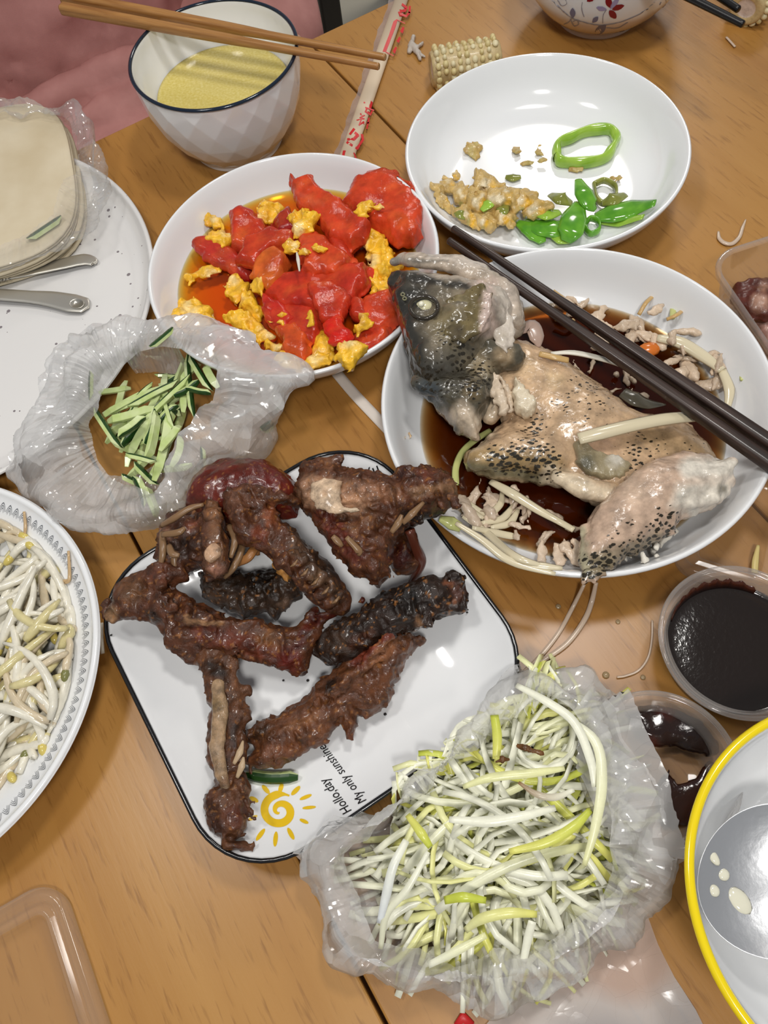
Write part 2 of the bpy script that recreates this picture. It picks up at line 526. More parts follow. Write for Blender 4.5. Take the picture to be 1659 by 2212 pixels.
# floor of beige tiles
M['tile'] = mat('beige_tile', (0.74, 0.68, 0.54), 0.3)
M['grout'] = mat('tile_grout', (0.45, 0.40, 0.32), 0.8)
V, F = box_vf(2.4, 2.4, -0.03, -0.006)
floor = mesh_obj('floor', V, F, M['grout'], smooth=False); floor.location = (0.1, 1.0, -0.75)
floor.rotation_euler = (0, 0, 0.62); tag(floor, kind='structure')
V, F = box_vf(0.297, 0.297, -0.006, 0.0)
t0 = None
for i in range(-3, 4):
    for j in range(-3, 4):
        if t0 is None:
            t0 = mesh_obj('tile', V, F, M['tile'], floor, smooth=False); t = t0
        else:
            t = bpy.data.objects.new('tile', t0.data); COL.objects.link(t); t.parent = floor
        t.location = (i * 0.6 + 0.12, j * 0.6 + 0.2, 0)

# dark chair at the far side of the table: only one post of it shows
M['chair'] = mat('dark_chair_wood', (0.012, 0.009, 0.008), 0.35)
ch = empty('dining_chair', (0, 0, -0.75), 'dark wooden chair behind the far table edge, only its leg in view', 'chair')
cb = W(706, 20, -0.45)
ux, uy = math.cos(TA), math.sin(TA)
def chair_box(name, lx, ly, sx, sy, z0, z1):
    V, F = box_vf(sx, sy, z0, z1)
    o = mesh_obj(name, V, F, M['chair'], ch, smooth=False)
    o.location = (cb[0] + lx * ux - ly * uy, cb[1] + lx * uy + ly * ux, 0); o.rotation_euler = (0, 0, TA)
    bevelled(o, 0.004)
for lx, ly, zt in ((0, 0, 0.43), (0.36, 0, 0.43), (0, 0.38, 0.9), (0.36, 0.38, 0.9)):
    chair_box('leg', lx, ly, 0.02, 0.02, 0, zt)
chair_box('seat', 0.18, 0.19, 0.21, 0.21, 0.432, 0.46)
chair_box('backrest', 0.18, 0.38, 0.16, 0.009, 0.62, 0.9)

# ================================================================== dishes
class Dish:
    def __init__(s, c, prof_in): s.c = np.array(c); s.r = np.array([p[0] for p in prof_in]); s.z = np.array([p[1] for p in prof_in])
    def clip(s, G):
        """positive below the dish's inner face: keeps food out of the porcelain"""
        r = np.hypot(G[..., 0] - s.c[0], G[..., 1] - s.c[1]); R_ = s.r.max()
        zz = np.interp(r, s.r, s.z); zz = np.where(r > R_ + 0.0012, -1.0, zz + 0.0006)
        return zz - G[..., 2]
    def zin(s, x, y): return float(np.interp(math.hypot(x - s.c[0], y - s.c[1]), s.r, s.z))
    def at(s, px, py, lift=0.0):
        """point of the dish's inner face seen at that pixel, raised by lift"""
        z = 0.015
        for _ in range(12):
            w = W(px, py, z); z = s.zin(w[0], w[1]) + lift
        return W(px, py, z)
def dish(name, c, inner, outer, label, material, n=128, cat='plate', group=None):
    """inner: centre -> lip ; outer: lip -> foot, both (r, z)"""
    pi = smooth_prof(inner, 6); po = smooth_prof(outer, 5)
    pi[:, 0] = np.maximum(pi[:, 0], 0)
    prof = np.vstack([pi, po, [[0, po[-1][1] + 0.002]]])
    prof = prof[::-1]
    V, F = lathe_vf(prof, n)
    o = mesh_obj(name, V, F, material)
    o.location = (c[0], c[1], 0)
    tag(o, label, cat, group)
    return o, Dish(c, pi)
def coupe(R, H, rb):
    inner = [(0, 0.0075), (rb * 0.6, 0.0078), (rb * 0.95, 0.0095), (rb + (R - rb) * 0.42, 0.0185), (R - 0.0055, H - 0.005), (R - 0.0026, H - 0.0006), (R - 0.0012, H)]
    outer = [(R, H - 0.001), (R - 0.0005, H - 0.0035), (R - 0.005, H - 0.013), (rb + 0.004, 0.007), (rb - 0.002, 0.0015), (rb - 0.012, 0.0), (rb - 0.016, 0.0), (rb - 0.018, 0.002)]
    return inner, outer
i_, o_ = coupe(0.0999, 0.040, 0.074)
_, D_TOM = dish('deep_plate', (-0.0275, 0.4085), i_, o_, 'white round deep plate holding tomato and scrambled egg', M['porcelain'], group='white deep plates')
_, D_PEP = dish('deep_plate', (0.1634, 0.4657), i_, o_, 'white round deep plate with leftover green pepper and egg', M['porcelain'], group='white deep plates')
i_, o_ = coupe(0.1155, 0.042, 0.088)
_, D_FISH = dish('deep_plate', (0.1246, 0.2550), i_, o_, 'large white round plate holding the steamed fish', M['porcelain'], group='white deep plates')

# speckled flat plate at the left
def speck_mat():
    mt = mat('speckled_stoneware', rough=0.16, coat=0.3)
    co = coords(mt)
    vo = N(mt, 'ShaderNodeTexVoronoi', Scale=150, Randomness=1.0); L(mt, co, 0, vo, 'Vector')
    no = N(mt, 'ShaderNodeTexNoise', Scale=60, Detail=1.0); L(mt, co, 0, no, 'Vector')
    mr = N(mt, 'ShaderNodeMapRange'); mr.inputs[1].default_value = 0.45; mr.inputs[2].default_value = 0.75
    mr.inputs[3].default_value = 0.0; mr.inputs[4].default_value = 0.26
    L(mt, no, 'Fac', mr, 0)
    lt = N(mt, 'ShaderNodeMath', operation='LESS_THAN'); L(mt, vo, 'Distance', lt, 0); L(mt, mr, 0, lt, 1)
    mx = N(mt, 'ShaderNodeMix', data_type='RGBA'); mx.inputs[6].default_value = (0.76, 0.745, 0.73, 1); mx.inputs[7].default_value = (0.24, 0.21, 0.22, 1)
    L(mt, lt, 0, mx, 0); L(mt, mx, 2, P(mt), 'Base Color')
    return mt
R = 0.1655
_, D_SPK = dish('speckled_plate', (-0.2940, 0.4505),
     [(0, 0.0075), (R - 0.040, 0.0077), (R - 0.016, 0.0095), (R - 0.007, 0.0135), (R - 0.003, 0.0185), (R - 0.0012, 0.0190)],
     [(R, 0.019), (R - 0.001, 0.0165), (R - 0.016, 0.007), (R - 0.04, 0.001), (R - 0.05, 0.0), (R - 0.056, 0.0), (R - 0.058, 0.001)],
     'large grey-white speckled plate under the pancake stack and cutlery', speck_mat(), 160)

# plate of sprouts with a grey fan border
R = 0.1195
spo, D_SPR = dish('sprout_plate', (-0.287, 0.171),
     [(0, 0.008), (0.06, 0.008), (0.078, 0.0105), (0.098, 0.022), (0.113, 0.031), (R - 0.003, 0.0345), (R - 0.001, 0.035)],
     [(R, 0.034), (R - 0.001, 0.031), (0.10, 0.017), (0.080, 0.004), (0.070, 0.0), (0.066, 0.0), (0.064, 0.002)],
     'white round plate with grey fan border holding bean sprouts', M['porcelain'], 160)
M['grey_print'] = mat('grey_glaze_print', (0.12, 0.13, 0.145), 0.2)
M['light_print'] = mat('pale_grey_print', (0.42, 0.44, 0.47), 0.2)
parts = []
NF = 132
for k in range(NF):
    a0 = 2 * math.pi * k / NF
    for ring in range(3):
        vv = []; ff = []
        hw = 2 * math.pi / NF * (0.46 - 0.13 * ring)
        r1 = 0.1050 + 0.0; 
        for q in range(7):
            t = -1 + 2 * q / 6
            for w_ in (0, 1):
                rr = 0.1128 - (0.0014 * ring) - 0.0042 * abs(t) ** 1.6 * (1 - 0.2 * ring) - w_ * 0.00055
                a = a0 + hw * t
                z = float(np.interp(rr, D_SPR.r, D_SPR.z)) + 0.00035
                vv.append((rr * math.cos(a), rr * math.sin(a), z))
        for q in range(6): ff.append((2 * q, 2 * q + 1, 2 * q + 3, 2 * q + 2))
        parts.append((vv, ff))
V, F = join_vf(parts)
mesh_obj('border_print', V, F, M['grey_print'], spo)

# faceted soup bowl with navy rim
BC = np.array([-0.0576, 0.5846])
bowl = empty('soup_bowl', (BC[0], BC[1], 0), 'white faceted bowl with navy rim holding yellow soup', 'bowl')
BI = [(0, 0.012), (0.022, 0.013), (0.040, 0.024), (0.0517, 0.045), (0.0585, 0.063), (0.0608, 0.0745), (0.0613, 0.0755)]
pi = smooth_prof(BI, 6); pi[:, 0] = np.maximum(pi[:, 0], 0)
prof = np.vstack([pi, [[0.0619, 0.0757], [0.0624, 0.0750]]])[::-1]
V, F = lathe_vf(prof, 96)
F = [f for f in F if len(f) < 50]
mesh_obj('inner_wall', V, F, M['porcelain'], bowl)
OUT = [(0.0624, 0.0750), (0.0628, 0.063), (0.0612, 0.049), (0.0570, 0.034), (0.0500, 0.020), (0.0405, 0.0075)]
nf = 18; V = []; F = []
for k, (r, z) in enumerate(OUT):
    for q in range(nf):
        a = 2 * math.pi * (q + 0.5 * (k % 2)) / nf
        V.append((r * math.cos(a), r * math.sin(a), z))
for k in range(len(OUT) - 1):
    for q in range(nf):
        a, b = k * nf + q, k * nf + (q + 1) % nf
        c, d = (k + 1) * nf + q, (k + 1) * nf + (q + 1) % nf
        if k % 2 == 0: F += [(a, c, b), (b, c, d)]
        else: F += [(a, c, d), (a, d, b)]
fa = mesh_obj('faceted_wall', V, F, M['porcelain'], bowl, smooth=False)
bevelled(fa, 0.0008, 2)
fa.modifiers['bevel'].angle_limit = 0.02
V, F = lathe_vf(smooth_prof([(0.0405, 0.0080), (0.0375, 0.0050), (0.0370, 0.002), (0.0365, 0.0), (0.032, 0.0), (0.031, 0.003), (0.0, 0.004)], 4), 64)
mesh_obj('foot_ring', V, F, M['porcelain'], bowl)
M['navy'] = mat('navy_glaze', (0.006, 0.014, 0.030), 0.12, coat=0.5)
V, F = lathe_vf(np.array([(0.06225 + 0.00145 * math.cos(t), 0.0752 + 0.0013 * math.sin(t)) for t in np.linspace(0, 2 * math.pi, 11)]), 96)
F = [f for f in F if len(f) < 50]
mesh_obj('rim_band', V, F, M['navy'], bowl)
def soup_mat():
    mt = mat('millet_soup', (0.62, 0.50, 0.13), 0.08, coat=0.4)
    co = coords(mt)
    n = N(mt, 'ShaderNodeTexNoise', Scale=520, Detail=4.0); L(mt, co, 0, n, 'Vector')
    r = ramp(mt, [(0.3, (0.60, 0.48, 0.12)), (0.6, (0.68, 0.57, 0.19)), (0.8, (0.74, 0.66, 0.30))]); L(mt, n, 'Fac', r, 0)
    L(mt, r, 0, P(mt), 'Base Color'); bump(mt, n, 'Fac', 0.05, 0.0003)
    return mt
V, F = lathe_vf([(0.0, 0.0), (0.03, 0.0), (0.050, 0.0001), (0.0516, 0.0010), (0.0512, 0.0002), (0.035, -0.006), (0, -0.01)][::-1], 72)
so = mesh_obj('millet_soup', V, F, soup_mat()); so.location = (BC[0], BC[1], 0.0455)
tag(so, 'pale yellow millet soup inside the navy-rimmed bowl', 'soup')

# square plate with black rim
SQC = np.array([-0.0555, 0.1462]); SQA = math.radians(22.3); SQH, SQR, SQZ = 0.0945, 0.043, 0.030
def sq_contour(d, z, per=12):
    h = SQH - d; r = max(SQR - d, 0.006); out = []
    for q, (sx, sy) in enumerate(((1, 1), (-1, 1), (-1, -1), (1, -1))):
        for k in range(per):
            a = math.pi / 2 * (q + k / (per - 1.0))
            out.append((sx * (h - r) + r * math.cos(a), sy * (h - r) + r * math.sin(a), z))
    return out
def sq_z(d):
    s = np.clip(d / 0.046, 0, 1)
    return 0.0075 + (SQZ - 0.0075) * (1 - s) ** 2.1
def loft(rings, close0=True, close1=True):
    n = len(rings[0]); V = [p for r in rings for p in r]; F = []
    for a in range(len(rings) - 1):
        for i in range(n):
            j = (i + 1) % n
            F.append((a * n + i, a * n + j, (a + 1) * n + j, (a + 1) * n + i))
    if close0: F.append(tuple(range(n - 1, -1, -1)))
    if close1: F.append(tuple((len(rings) - 1) * n + i for i in range(n)))
    return V, F
rings = [sq_contour(0.045, 0.002), sq_contour(0.044, 0.0), sq_contour(0.040, 0.0), sq_contour(0.038, 0.003), sq_contour(0.022, 0.010), sq_contour(0.006, 0.0225), sq_contour(0.0008, SQZ - 0.002), sq_contour(0.0002, SQZ - 0.0006)]
rings += [sq_contour(d, float(sq_z(d))) for d in (0.0012, 0.004, 0.008, 0.012, 0.016, 0.020, 0.025, 0.030, 0.036, 0.042, 0.050, 0.065)]
V, F = loft(rings)
sqp = mesh_obj('square_plate', V, F, M['porcelain']); sqp.location = (SQC[0], SQC[1], 0); sqp.rotation_euler = (0, 0, SQA)
tag(sqp, 'white square plate with black rim and yellow sun print under the duck bones', 'plate')
M['black_glaze'] = mat('black_rim_glaze', (0.006, 0.006, 0.007), 0.15, coat=0.5)
rr = []
for t in np.linspace(0, 2 * math.pi, 9):
    rr.append(sq_contour(0.0004 - 0.00125 * math.cos(t), SQZ - 0.0006 + 0.0011 * math.sin(t)))
V, F = loft(rr, False, False)
mesh_obj('rim_line', V, F, M['black_glaze'], sqp)
ca, sa = math.cos(SQA), math.sin(SQA)
def sq_local(w):
    x, y = w[0] - SQC[0], w[1] - SQC[1]
    return np.array([x * ca + y * sa, -x * sa + y * ca])
def sq_zat(lx, ly):
    q = np.abs([lx, ly]) - (SQH - SQR)
    sd = np.hypot(max(q[0], 0), max(q[1], 0)) + min(max(q[0], q[1]), 0) - SQR
    return float(sq_z(max(0, -sd)))
def sq_at(px, py, lift=0.0):
    z = 0.015
    for _ in range(14):
        w = W(px, py, z); l = sq_local(w); z = sq_zat(*l) + lift
    return W(px, py, z)
def sq_clip(G):
    x, y = G[..., 0] - SQC[0], G[..., 1] - SQC[1]
    lx, ly = np.abs(x * ca + y * sa) - (SQH - SQR), np.abs(-x * sa + y * ca) - (SQH - SQR)
    sd = np.hypot(np.maximum(lx, 0), np.maximum(ly, 0)) + np.minimum(np.maximum(lx, ly), 0) - SQR
    return np.where(sd > 0.001, -1.0, sq_z(np.maximum(0, -sd)) + 0.0006) - G[..., 2]
def on_plate(pts2, lift=0.0004):
    """local plate xy -> xyz lying on the glaze"""
    return [(p[0], p[1], sq_zat(p[0], p[1]) + lift) for p in pts2]
def px_local(px, py):
    return sq_local(sq_at(px, py))
M['sun_print'] = mat('yellow_glaze_print', (0.80, 0.52, 0.02), 0.2)
# spiral
ctl = []
for k in range(90):
    t = k / 89.0
    ang = math.radians(100 + 560 * t)          # screen angle, clockwise
    rad = 4 + 34 * t ** 0.9
    wd_ = (2.5 + 6.0 * min(1, t * 2.2)) * (1 if t < 0.93 else max(0.25, (1 - t) / 0.07))
    ctl.append((605 + rad * math.cos(ang) * 1.06, 1752 + rad * math.sin(ang), wd_, ang))
V = []; F = []
for k, (x, y, w_, ang) in enumerate(ctl):
    for s in (-1, 1):
        l = px_local(x + s * w_ * math.cos(ang), y + s * w_ * math.sin(ang)); V.append((l[0], l[1], sq_zat(*l) + 0.0004))
    if k: F.append((2 * k - 2, 2 * k - 1, 2 * k + 1, 2 * k))
mesh_obj('sun_spiral', V, F, M['sun_print'], sqp)
for (x0, y0, x1, y1, w_) in ((567, 1697, 582, 1714, 5), (610, 1692, 604, 1712, 5), (648, 1699, 630, 1717, 5), (673, 1717, 648, 1727, 4), (682, 1743, 654, 1746, 3.6), (666, 1778, 648, 1770, 4),
                             (635, 1813, 622, 1789, 5), (594, 1828, 597, 1797, 5), (554, 1815, 572, 1791, 5), (540, 1722, 558, 1732, 5), (536, 1772, 556, 1762, 4)):
    e = np.array([x1 - x0, y1 - y0]) / 2.0; ln = np.hypot(*e); nrm = np.array([-e[1], e[0]]) / ln
    c = np.array([x0 + x1, y0 + y1]) / 2.0; pts = []
    for k in range(14):
        a = 2 * math.pi * k / 14
        q = c + e * 1.06 * math.cos(a) + nrm * w_ * math.sin(a)
        pts.append(px_local(*q))
    mesh_obj('sun_ray', on_plate(pts), [tuple(range(14))[::-1]], M['sun_print'], sqp)
def text_vf(body, font=None):
    cu = bpy.data.curves.new('t', 'FONT'); cu.body = body; cu.size = 1.0; cu.resolution_u = 3
    o = bpy.data.objects.new('t', cu); COL.objects.link(o)
    bpy.context.view_layer.update()
    me = bpy.data.meshes.new_from_object(o.evaluated_get(bpy.context.evaluated_depsgraph_get()))
    V = np.array([v.co[:] for v in me.vertices]) if len(me.vertices) else np.zeros((0, 3))
    F = [tuple(p.vertices) for p in me.polygons]
    bpy.data.objects.remove(o); bpy.data.curves.remove(cu); bpy.data.meshes.remove(me)
    return V, F
M['black_print'] = mat('black_glaze_print', (0.01, 0.01, 0.012), 0.25)
def plate_text(body, p0, p1, height_px, shear=0.18):
    V, F = text_vf(body)
    if not len(V): return
    wd_ = V[:, 0].max() - V[:, 0].min()
    e = np.array(p1, float) - np.array(p0, float); ln = np.hypot(*e); e /= ln
    up = np.array([e[1], -e[0]])               # screen up of the letters (y down)
    sx = ln / wd_; sy = height_px / 0.72
    out = []
    for v in V:
        q = np.array(p0) + e * ((v[0] - V[:, 0].min()) * sx + shear * v[1] * sy) + up * v[1] * sy
        l = px_local(*q); out.append((l[0], l[1], sq_zat(*l) + 0.0005))
    mesh_obj('lettering', out, F, M['black_print'], sqp, smooth=False)
plate_text('Hollo,day', (760, 1750), (706, 1680), 22)
plate_text('My only sunshine', (792, 1728), (702, 1608), 21)
plate_text('hy', (815, 1006), (789, 1022), 18)

# floral bowl top right
FC = np.array([0.2625, 0.6520])
FO = smooth_prof([(0.0, 0.003), (0.030, 0.003), (0.031, 0.0), (0.034, 0.0), (0.0350, 0.005), (0.050, 0.016), (0.0625, 0.034), (0.0685, 0.056), (0.0705, 0.076), (0.0695, 0.0775), (0.0680, 0.076), (0.066, 0.056), (0.060, 0.036), (0.047, 0.018), (0.030, 0.010), (0.0, 0.009)], 5)
FO[:, 0] = np.maximum(FO[:, 0], 0)
V, F = lathe_vf(FO, 96)
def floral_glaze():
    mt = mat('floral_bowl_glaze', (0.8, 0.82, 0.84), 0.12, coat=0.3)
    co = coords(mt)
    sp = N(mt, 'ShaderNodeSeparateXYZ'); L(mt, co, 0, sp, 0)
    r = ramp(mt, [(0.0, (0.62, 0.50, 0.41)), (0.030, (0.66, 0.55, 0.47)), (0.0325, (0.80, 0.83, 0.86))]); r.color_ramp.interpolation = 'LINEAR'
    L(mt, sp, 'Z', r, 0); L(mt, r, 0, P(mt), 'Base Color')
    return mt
M['floral_glaze'] = floral_glaze()
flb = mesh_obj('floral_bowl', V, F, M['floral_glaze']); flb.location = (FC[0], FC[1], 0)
tag(flb, 'white rice bowl with red and lilac flower print at the far edge', 'bowl')
_ir = FO[:, 0]; k0 = int(np.argmax(_ir))
FR, FZ = FO[8:k0, 0], FO[8:k0, 1]
def fl_surf(th, z, lift=0.0004):
    r = float(np.interp(z, FZ, FR)) + lift
    return (r * math.cos(th), r * math.sin(th), z)
M['petal_red'] = mat('dark_red_petal_print', (0.24, 0.008, 0.018), 0.2)
M['petal_lilac'] = mat('lilac_petal_print', (0.36, 0.32, 0.52), 0.2)
M['vine'] = mat('grey_vine_print', (0.32, 0.31, 0.36), 0.2)
M['leaf_blue'] = mat('slate_leaf_print', (0.16, 0.16, 0.27), 0.2)
def fl_tz(px, py):
    """pixel -> (theta, z) on the bowl's outer wall"""
    best = None
    for z in np.linspace(0.006, 0.074, 120):
        w = W(px, py, z); r = math.hypot(w[0] - FC[0], w[1] - FC[1])
        e = abs(r - float(np.interp(z, FZ, FR)))
        if best is None or e < best[0]: best = (e, math.atan2(w[1] - FC[1], w[0] - FC[0]), z)
    return best[1], best[2]
def petal(name, a, b, wpx, mtl):
    a = np.array(a, float); b = np.array(b, float); e = b - a; ln = np.hypot(*e); nrm = np.array([-e[1], e[0]]) / ln
    top = []; bot = []
    for k in range(8):
        t = k / 7.0; w_ = wpx * math.sin(math.pi * min(1, t * 0.98 + 0.01)) ** 0.7
        top.append(a + e * t + nrm * w_); bot.append(a + e * t - nrm * w_)
    V = [fl_surf(*fl_tz(*q)) for q in top + bot]
    F = [(k, k + 1, 8 + k + 1, 8 + k) for k in range(7)]
    mesh_obj(name, V, F, mtl, flb)
for a, b, w_, mt_ in (((1318, 16), (1312, -8), 7, 'petal_red'), ((1322, 20), (1348, 11), 6, 'petal_red'), ((1316, 22), (1331, 39), 7, 'petal_red'), ((1310, 20), (1288, 16), 5, 'petal_lilac'), ((1318, 18), (1337, -4), 5, 'petal_lilac'), ((1268, 2), (1285, -6), 5, 'petal_red')):
    petal('petal_print', a, b, w_, M[mt_])
for a, b, w_ in (((1238, 38), (1237, 17), 6), ((1285, 74), (1309, 54), 8), ((1334, 78), (1349, 66), 5), ((1424, 18), (1438, 0), 6), ((1280, 48), (1292, 36), 5)):
    petal('leaf_print', a, b, w_, M['leaf_blue'])
def vine(pts, wpx=0.9):
    c = spline([(x, y) for x, y in pts], 6)
    V = []; F = []
    for k, (x, y) in enumerate(c):
        q = c[min(k + 1, len(c) - 1)] - c[max(k - 1, 0)]; q = np.array([-q[1], q[0]]) / (np.hypot(*q) + 1e-9) * wpx
        V += [fl_surf(*fl_tz(x + q[0], y + q[1]), 0.0003), fl_surf(*fl_tz(x - q[0], y - q[1]), 0.0003)]
        if k: F.append((2 * k - 2, 2 * k - 1, 2 * k + 1, 2 * k))
    mesh_obj('vine_print', V, F, M['vine'], flb)
vine([(1310, 20), (1303, 33), (1302, 50)]); vine([(1193, 0), (1215, 22), (1235, 38), (1262, 48), (1295, 54), (1330, 50), (1360, 40), (1392, 24), (1412, 6), (1420, -8)])
vine([(1218, 53), (1228, 48), (1235, 40)]); vine([(1232, 40), (1240, 56), (1250, 52), (1246, 44), (1238, 46)]); vine([(1310, 60), (1335, 60), (1356, 48)], 0.8)
vine([(1205, 0), (1214, 12), (1224, 8), (1222, -2)], 0.7); vine([(1258, 4), (1257, 20), (1262, 36)], 0.7)

# yellow-rimmed bowl bottom right
YC = np.array([0.1712, -0.0260]); YR, YH = 0.0795, 0.068
yb = empty('yellow_rimmed_bowl', (YC[0], YC[1], 0), 'white bowl with yellow rim and a steel spoon at the near right', 'bowl')
YI = [(0, 0.010), (0.03, 0.011), (0.048, 0.018), (0.062, 0.034), (0.0725, 0.054), (YR - 0.0042, YH - 0.004), (YR - 0.0030, YH - 0.001)]
pi = smooth_prof(YI, 6); pi[:, 0] = np.maximum(pi[:, 0], 0)
po = smooth_prof([(YR, YH - 0.002), (YR - 0.001, YH - 0.006), (0.0745, 0.050), (0.064, 0.030), (0.048, 0.012), (0.040, 0.007), (0.039, 0.0), (0.035, 0.0), (0.034, 0.004)], 5)
V, F = lathe_vf(np.vstack([pi, po, [[0, 0.005]]])[::-1], 128)
mesh_obj('bowl_wall', V, F, M['porcelain'], yb)
M['yellow_glaze'] = mat('yellow_rim_glaze', (0.86, 0.66, 0.006), 0.15, coat=0.5)
V, F = lathe_vf(np.array([(YR - 0.0016 + 0.0021 * math.cos(t), YH - 0.0012 + 0.0019 * math.sin(t)) for t in np.linspace(0, 2 * math.pi, 15)]), 128)
F = [f for f in F if len(f) < 50]
mesh_obj('rim_band', V, F, M['yellow_glaze'], yb)
D_YEL = Dish(YC, pi)

# sauce cups
def cup_mat():
    return film_mat('clear_cup_plastic', (0.92, 0.88, 0.85), 0.12, 0.06, 0.5, 90, 0.0, 0.6, 0.3)
M['clear_plastic'] = cup_mat()
def cup(c, R, H, label, group=None):
    o = empty('sauce_cup', (c[0], c[1], 0), label, 'cup', group)
    rb = R * 0.74
    prof = [(0.0, 0.0008), (rb - 0.002, 0.0008), (rb, 0.003), (R - 0.0055, H - 0.004), (R - 0.0050, H - 0.0016), (R - 0.003, H - 0.0008), (R - 0.001, H), (R, H - 0.0015), (R - 0.0008, H - 0.004), (R - 0.002, H - 0.004), (R - 0.0022, H - 0.002), (R - 0.0044, H - 0.003), (R - 0.0046, H - 0.0045), (rb + 0.0008, 0.0022), (rb - 0.001, 0.0), (0, 0.0)]
    V, F = lathe_vf(prof[::-1], 96)
    mesh_obj('cup_wall', V, F, M['clear_plastic'], o)
    V, F = lathe_vf(np.array([(R - 0.0012 + 0.0011 * math.cos(t), H - 0.001 + 0.0011 * math.sin(t)) for t in np.linspace(0, 2 * math.pi, 11)]), 96)
    mesh_obj('rolled_rim', V, [f for f in F if len(f) < 50], M['clear_plastic'], o)
    return o, rb
C1 = np.array([0.1670, 0.0959]); C2 = np.array([0.1075, 0.0425])
cup(C1, 0.0412, 0.034, 'clear plastic cup nearly full of black bean sauce')
cup(C2, 0.0392, 0.030, 'clear plastic cup with only a smear of brown sauce left')

# ================================================================== chopsticks, cutlery, wrappers
def streak_mat(name, c0, c1, rough, axis_scale=(1, 1, 0.06), scale=420, coat=0.2):
    mt = mat(name, rough=rough, coat=coat)
    co = coords(mt, axis_scale)
    n = N(mt, 'ShaderNodeTexNoise', Scale=scale, Detail=4.0, Roughness=0.6); L(mt, co, 0, n, 'Vector')
    r = ramp(mt, [(0.3, c0), (0.7, c1)]); L(mt, n, 'Fac', r, 0); L(mt, r, 0, P(mt), 'Base Color')
    bump(mt, n, 'Fac', 0.3, 0.0003)
    return mt
M['bamboo'] = streak_mat('brown_bamboo', (0.26, 0.11, 0.03), (0.46, 0.23, 0.07), 0.35)
M['ebony'] = streak_mat('dark_brown_wood', (0.012, 0.006, 0.004), (0.050, 0.026, 0.018), 0.42)
M['black_lacquer'] = mat('black_lacquer', (0.008, 0.007, 0.007), 0.3)
def stick(name, tip, back, rt, rb, mtl, label, group, sq=0.55, roll=0.0):
    """chopstick: round tip growing into a square handle; built along local z"""
    tip = np.array(tip); back = np.array(back); ln = np.linalg.norm(back - tip)
    n = 28; S = 16; V = []; F = []
    zs = np.concatenate([[0, 0.0006], np.linspace(0.002, ln - 0.001, n), [ln]])
    for i, z in enumerate(zs):
        t = z / ln
        r = rt + (rb - rt) * t
        if i == 0: r *= 0.82
        if i == len(zs) - 1: r *= 0.9
        s = min(1.0, max(0.0, (t - sq + 0.2) / 0.2))
        for k in range(S):
            a = 2 * math.pi * (k + 0.5) / S
            c, sn = math.cos(a), math.sin(a)
            p = 2.0 + 6.0 * s
            q = (abs(c) ** p + abs(sn) ** p) ** (-1.0 / p) * (1.0 - 0.0 * s)
            V.append((r * q * c, r * q * sn, z))
    m_ = len(zs)
    for i in range(m_ - 1):
        for k in range(S):
            j = (k + 1) % S
            F.append((i * S + k, i * S + j, (i + 1) * S + j, (i + 1) * S + k))
    F.append(tuple(range(S - 1, -1, -1))); F.append(tuple((m_ - 1) * S + k for k in range(S)))
    o = mesh_obj(name, V, F, mtl)
    d = Vector(back - tip).normalized()
    xa = Vector((0, 0, 1)).cross(d).normalized(); za = d.cross(xa)
    R3 = Matrix((xa, za, d)).transposed()
    o.matrix_world = Matrix.Translation(Vector(tip)) @ (R3 @ Matrix.Rotation(roll, 3, 'Z')).to_4x4()
    return tag(o, label, 'chopstick', group)
stick('chopstick', W(833, 124, 0.0790), W(134, -8, 0.0805), 0.0024, 0.0042, M['bamboo'], 'brown wooden chopstick on the soup bowl, the farther of the pair', 'brown chopsticks on the soup bowl')
stick('chopstick', W(819, 144, 0.0785), W(134, 18, 0.0805), 0.0024, 0.0040, M['bamboo'], 'brown wooden chopstick on the soup bowl, the nearer of the pair', 'brown chopsticks on the soup bowl')
stick('chopstick', W(978, 493, 0.0490), W(1752, 1018, 0.0480), 0.0024, 0.0042, M['ebony'], 'dark brown chopstick across the fish plate, upper of the pair', 'dark chopsticks across the fish plate')
stick('chopstick', W(969, 519, 0.0480), W(1735, 1051, 0.0470), 0.0024, 0.0040, M['ebony'], 'dark brown chopstick across the fish plate, lower of the pair', 'dark chopsticks across the fish plate')
stick('chopstick', W(1596, 21, 0.0790), W(1280, -190, 0.082), 0.0025, 0.0040, M['black_lacquer'], 'black chopstick resting on the floral bowl, the farther one', 'black chopsticks on the floral bowl')
stick('chopstick', W(1606, 53, 0.0760), W(1262, -120, 0.082), 0.0025, 0.0040, M['black_lacquer'], 'black chopstick resting on the floral bowl, the nearer one', 'black chopsticks on the floral bowl')

# wrapped disposable chopsticks
M['sleeve'] = mat('cream_paper_sleeve', (0.66, 0.53, 0.38), 0.45)
M['sleeve_film'] = film_mat('sleeve_film', (0.85, 0.78, 0.78), 0.35, 0.15, 0.4, 120, 0.3)
M['red_ink'] = mat('red_ink', (0.62, 0.02, 0.022), 0.4)
wa, wb = W(880, -30), W(748, 352)
wd2 = (wb - wa); WL = float(np.linalg.norm(wd2)); wd2 /= WL
wn = np.array([-wd2[1], wd2[0], 0])
if wn[0] < 0: wn = -wn
wr = empty('wrapped_chopsticks', tuple((wa + wb) / 2), 'paper-wrapped disposable chopsticks with red print lying on the table', 'chopsticks')
wr.rotation_euler = (0, 0, math.atan2(wd2[1], wd2[0]))
hl = WL / 2
def wl_box(name, x0, x1, y0, y1, z0, z1, mtl, bev=0.0):
    V, F = box_vf((x1 - x0) / 2, (y1 - y0) / 2, z0, z1)
    o = mesh_obj(name, V, F, mtl, wr, smooth=False); o.location = ((x0 + x1) / 2, (y0 + y1) / 2, 0)
    if bev: bevelled(o, bev, 3)
    return o
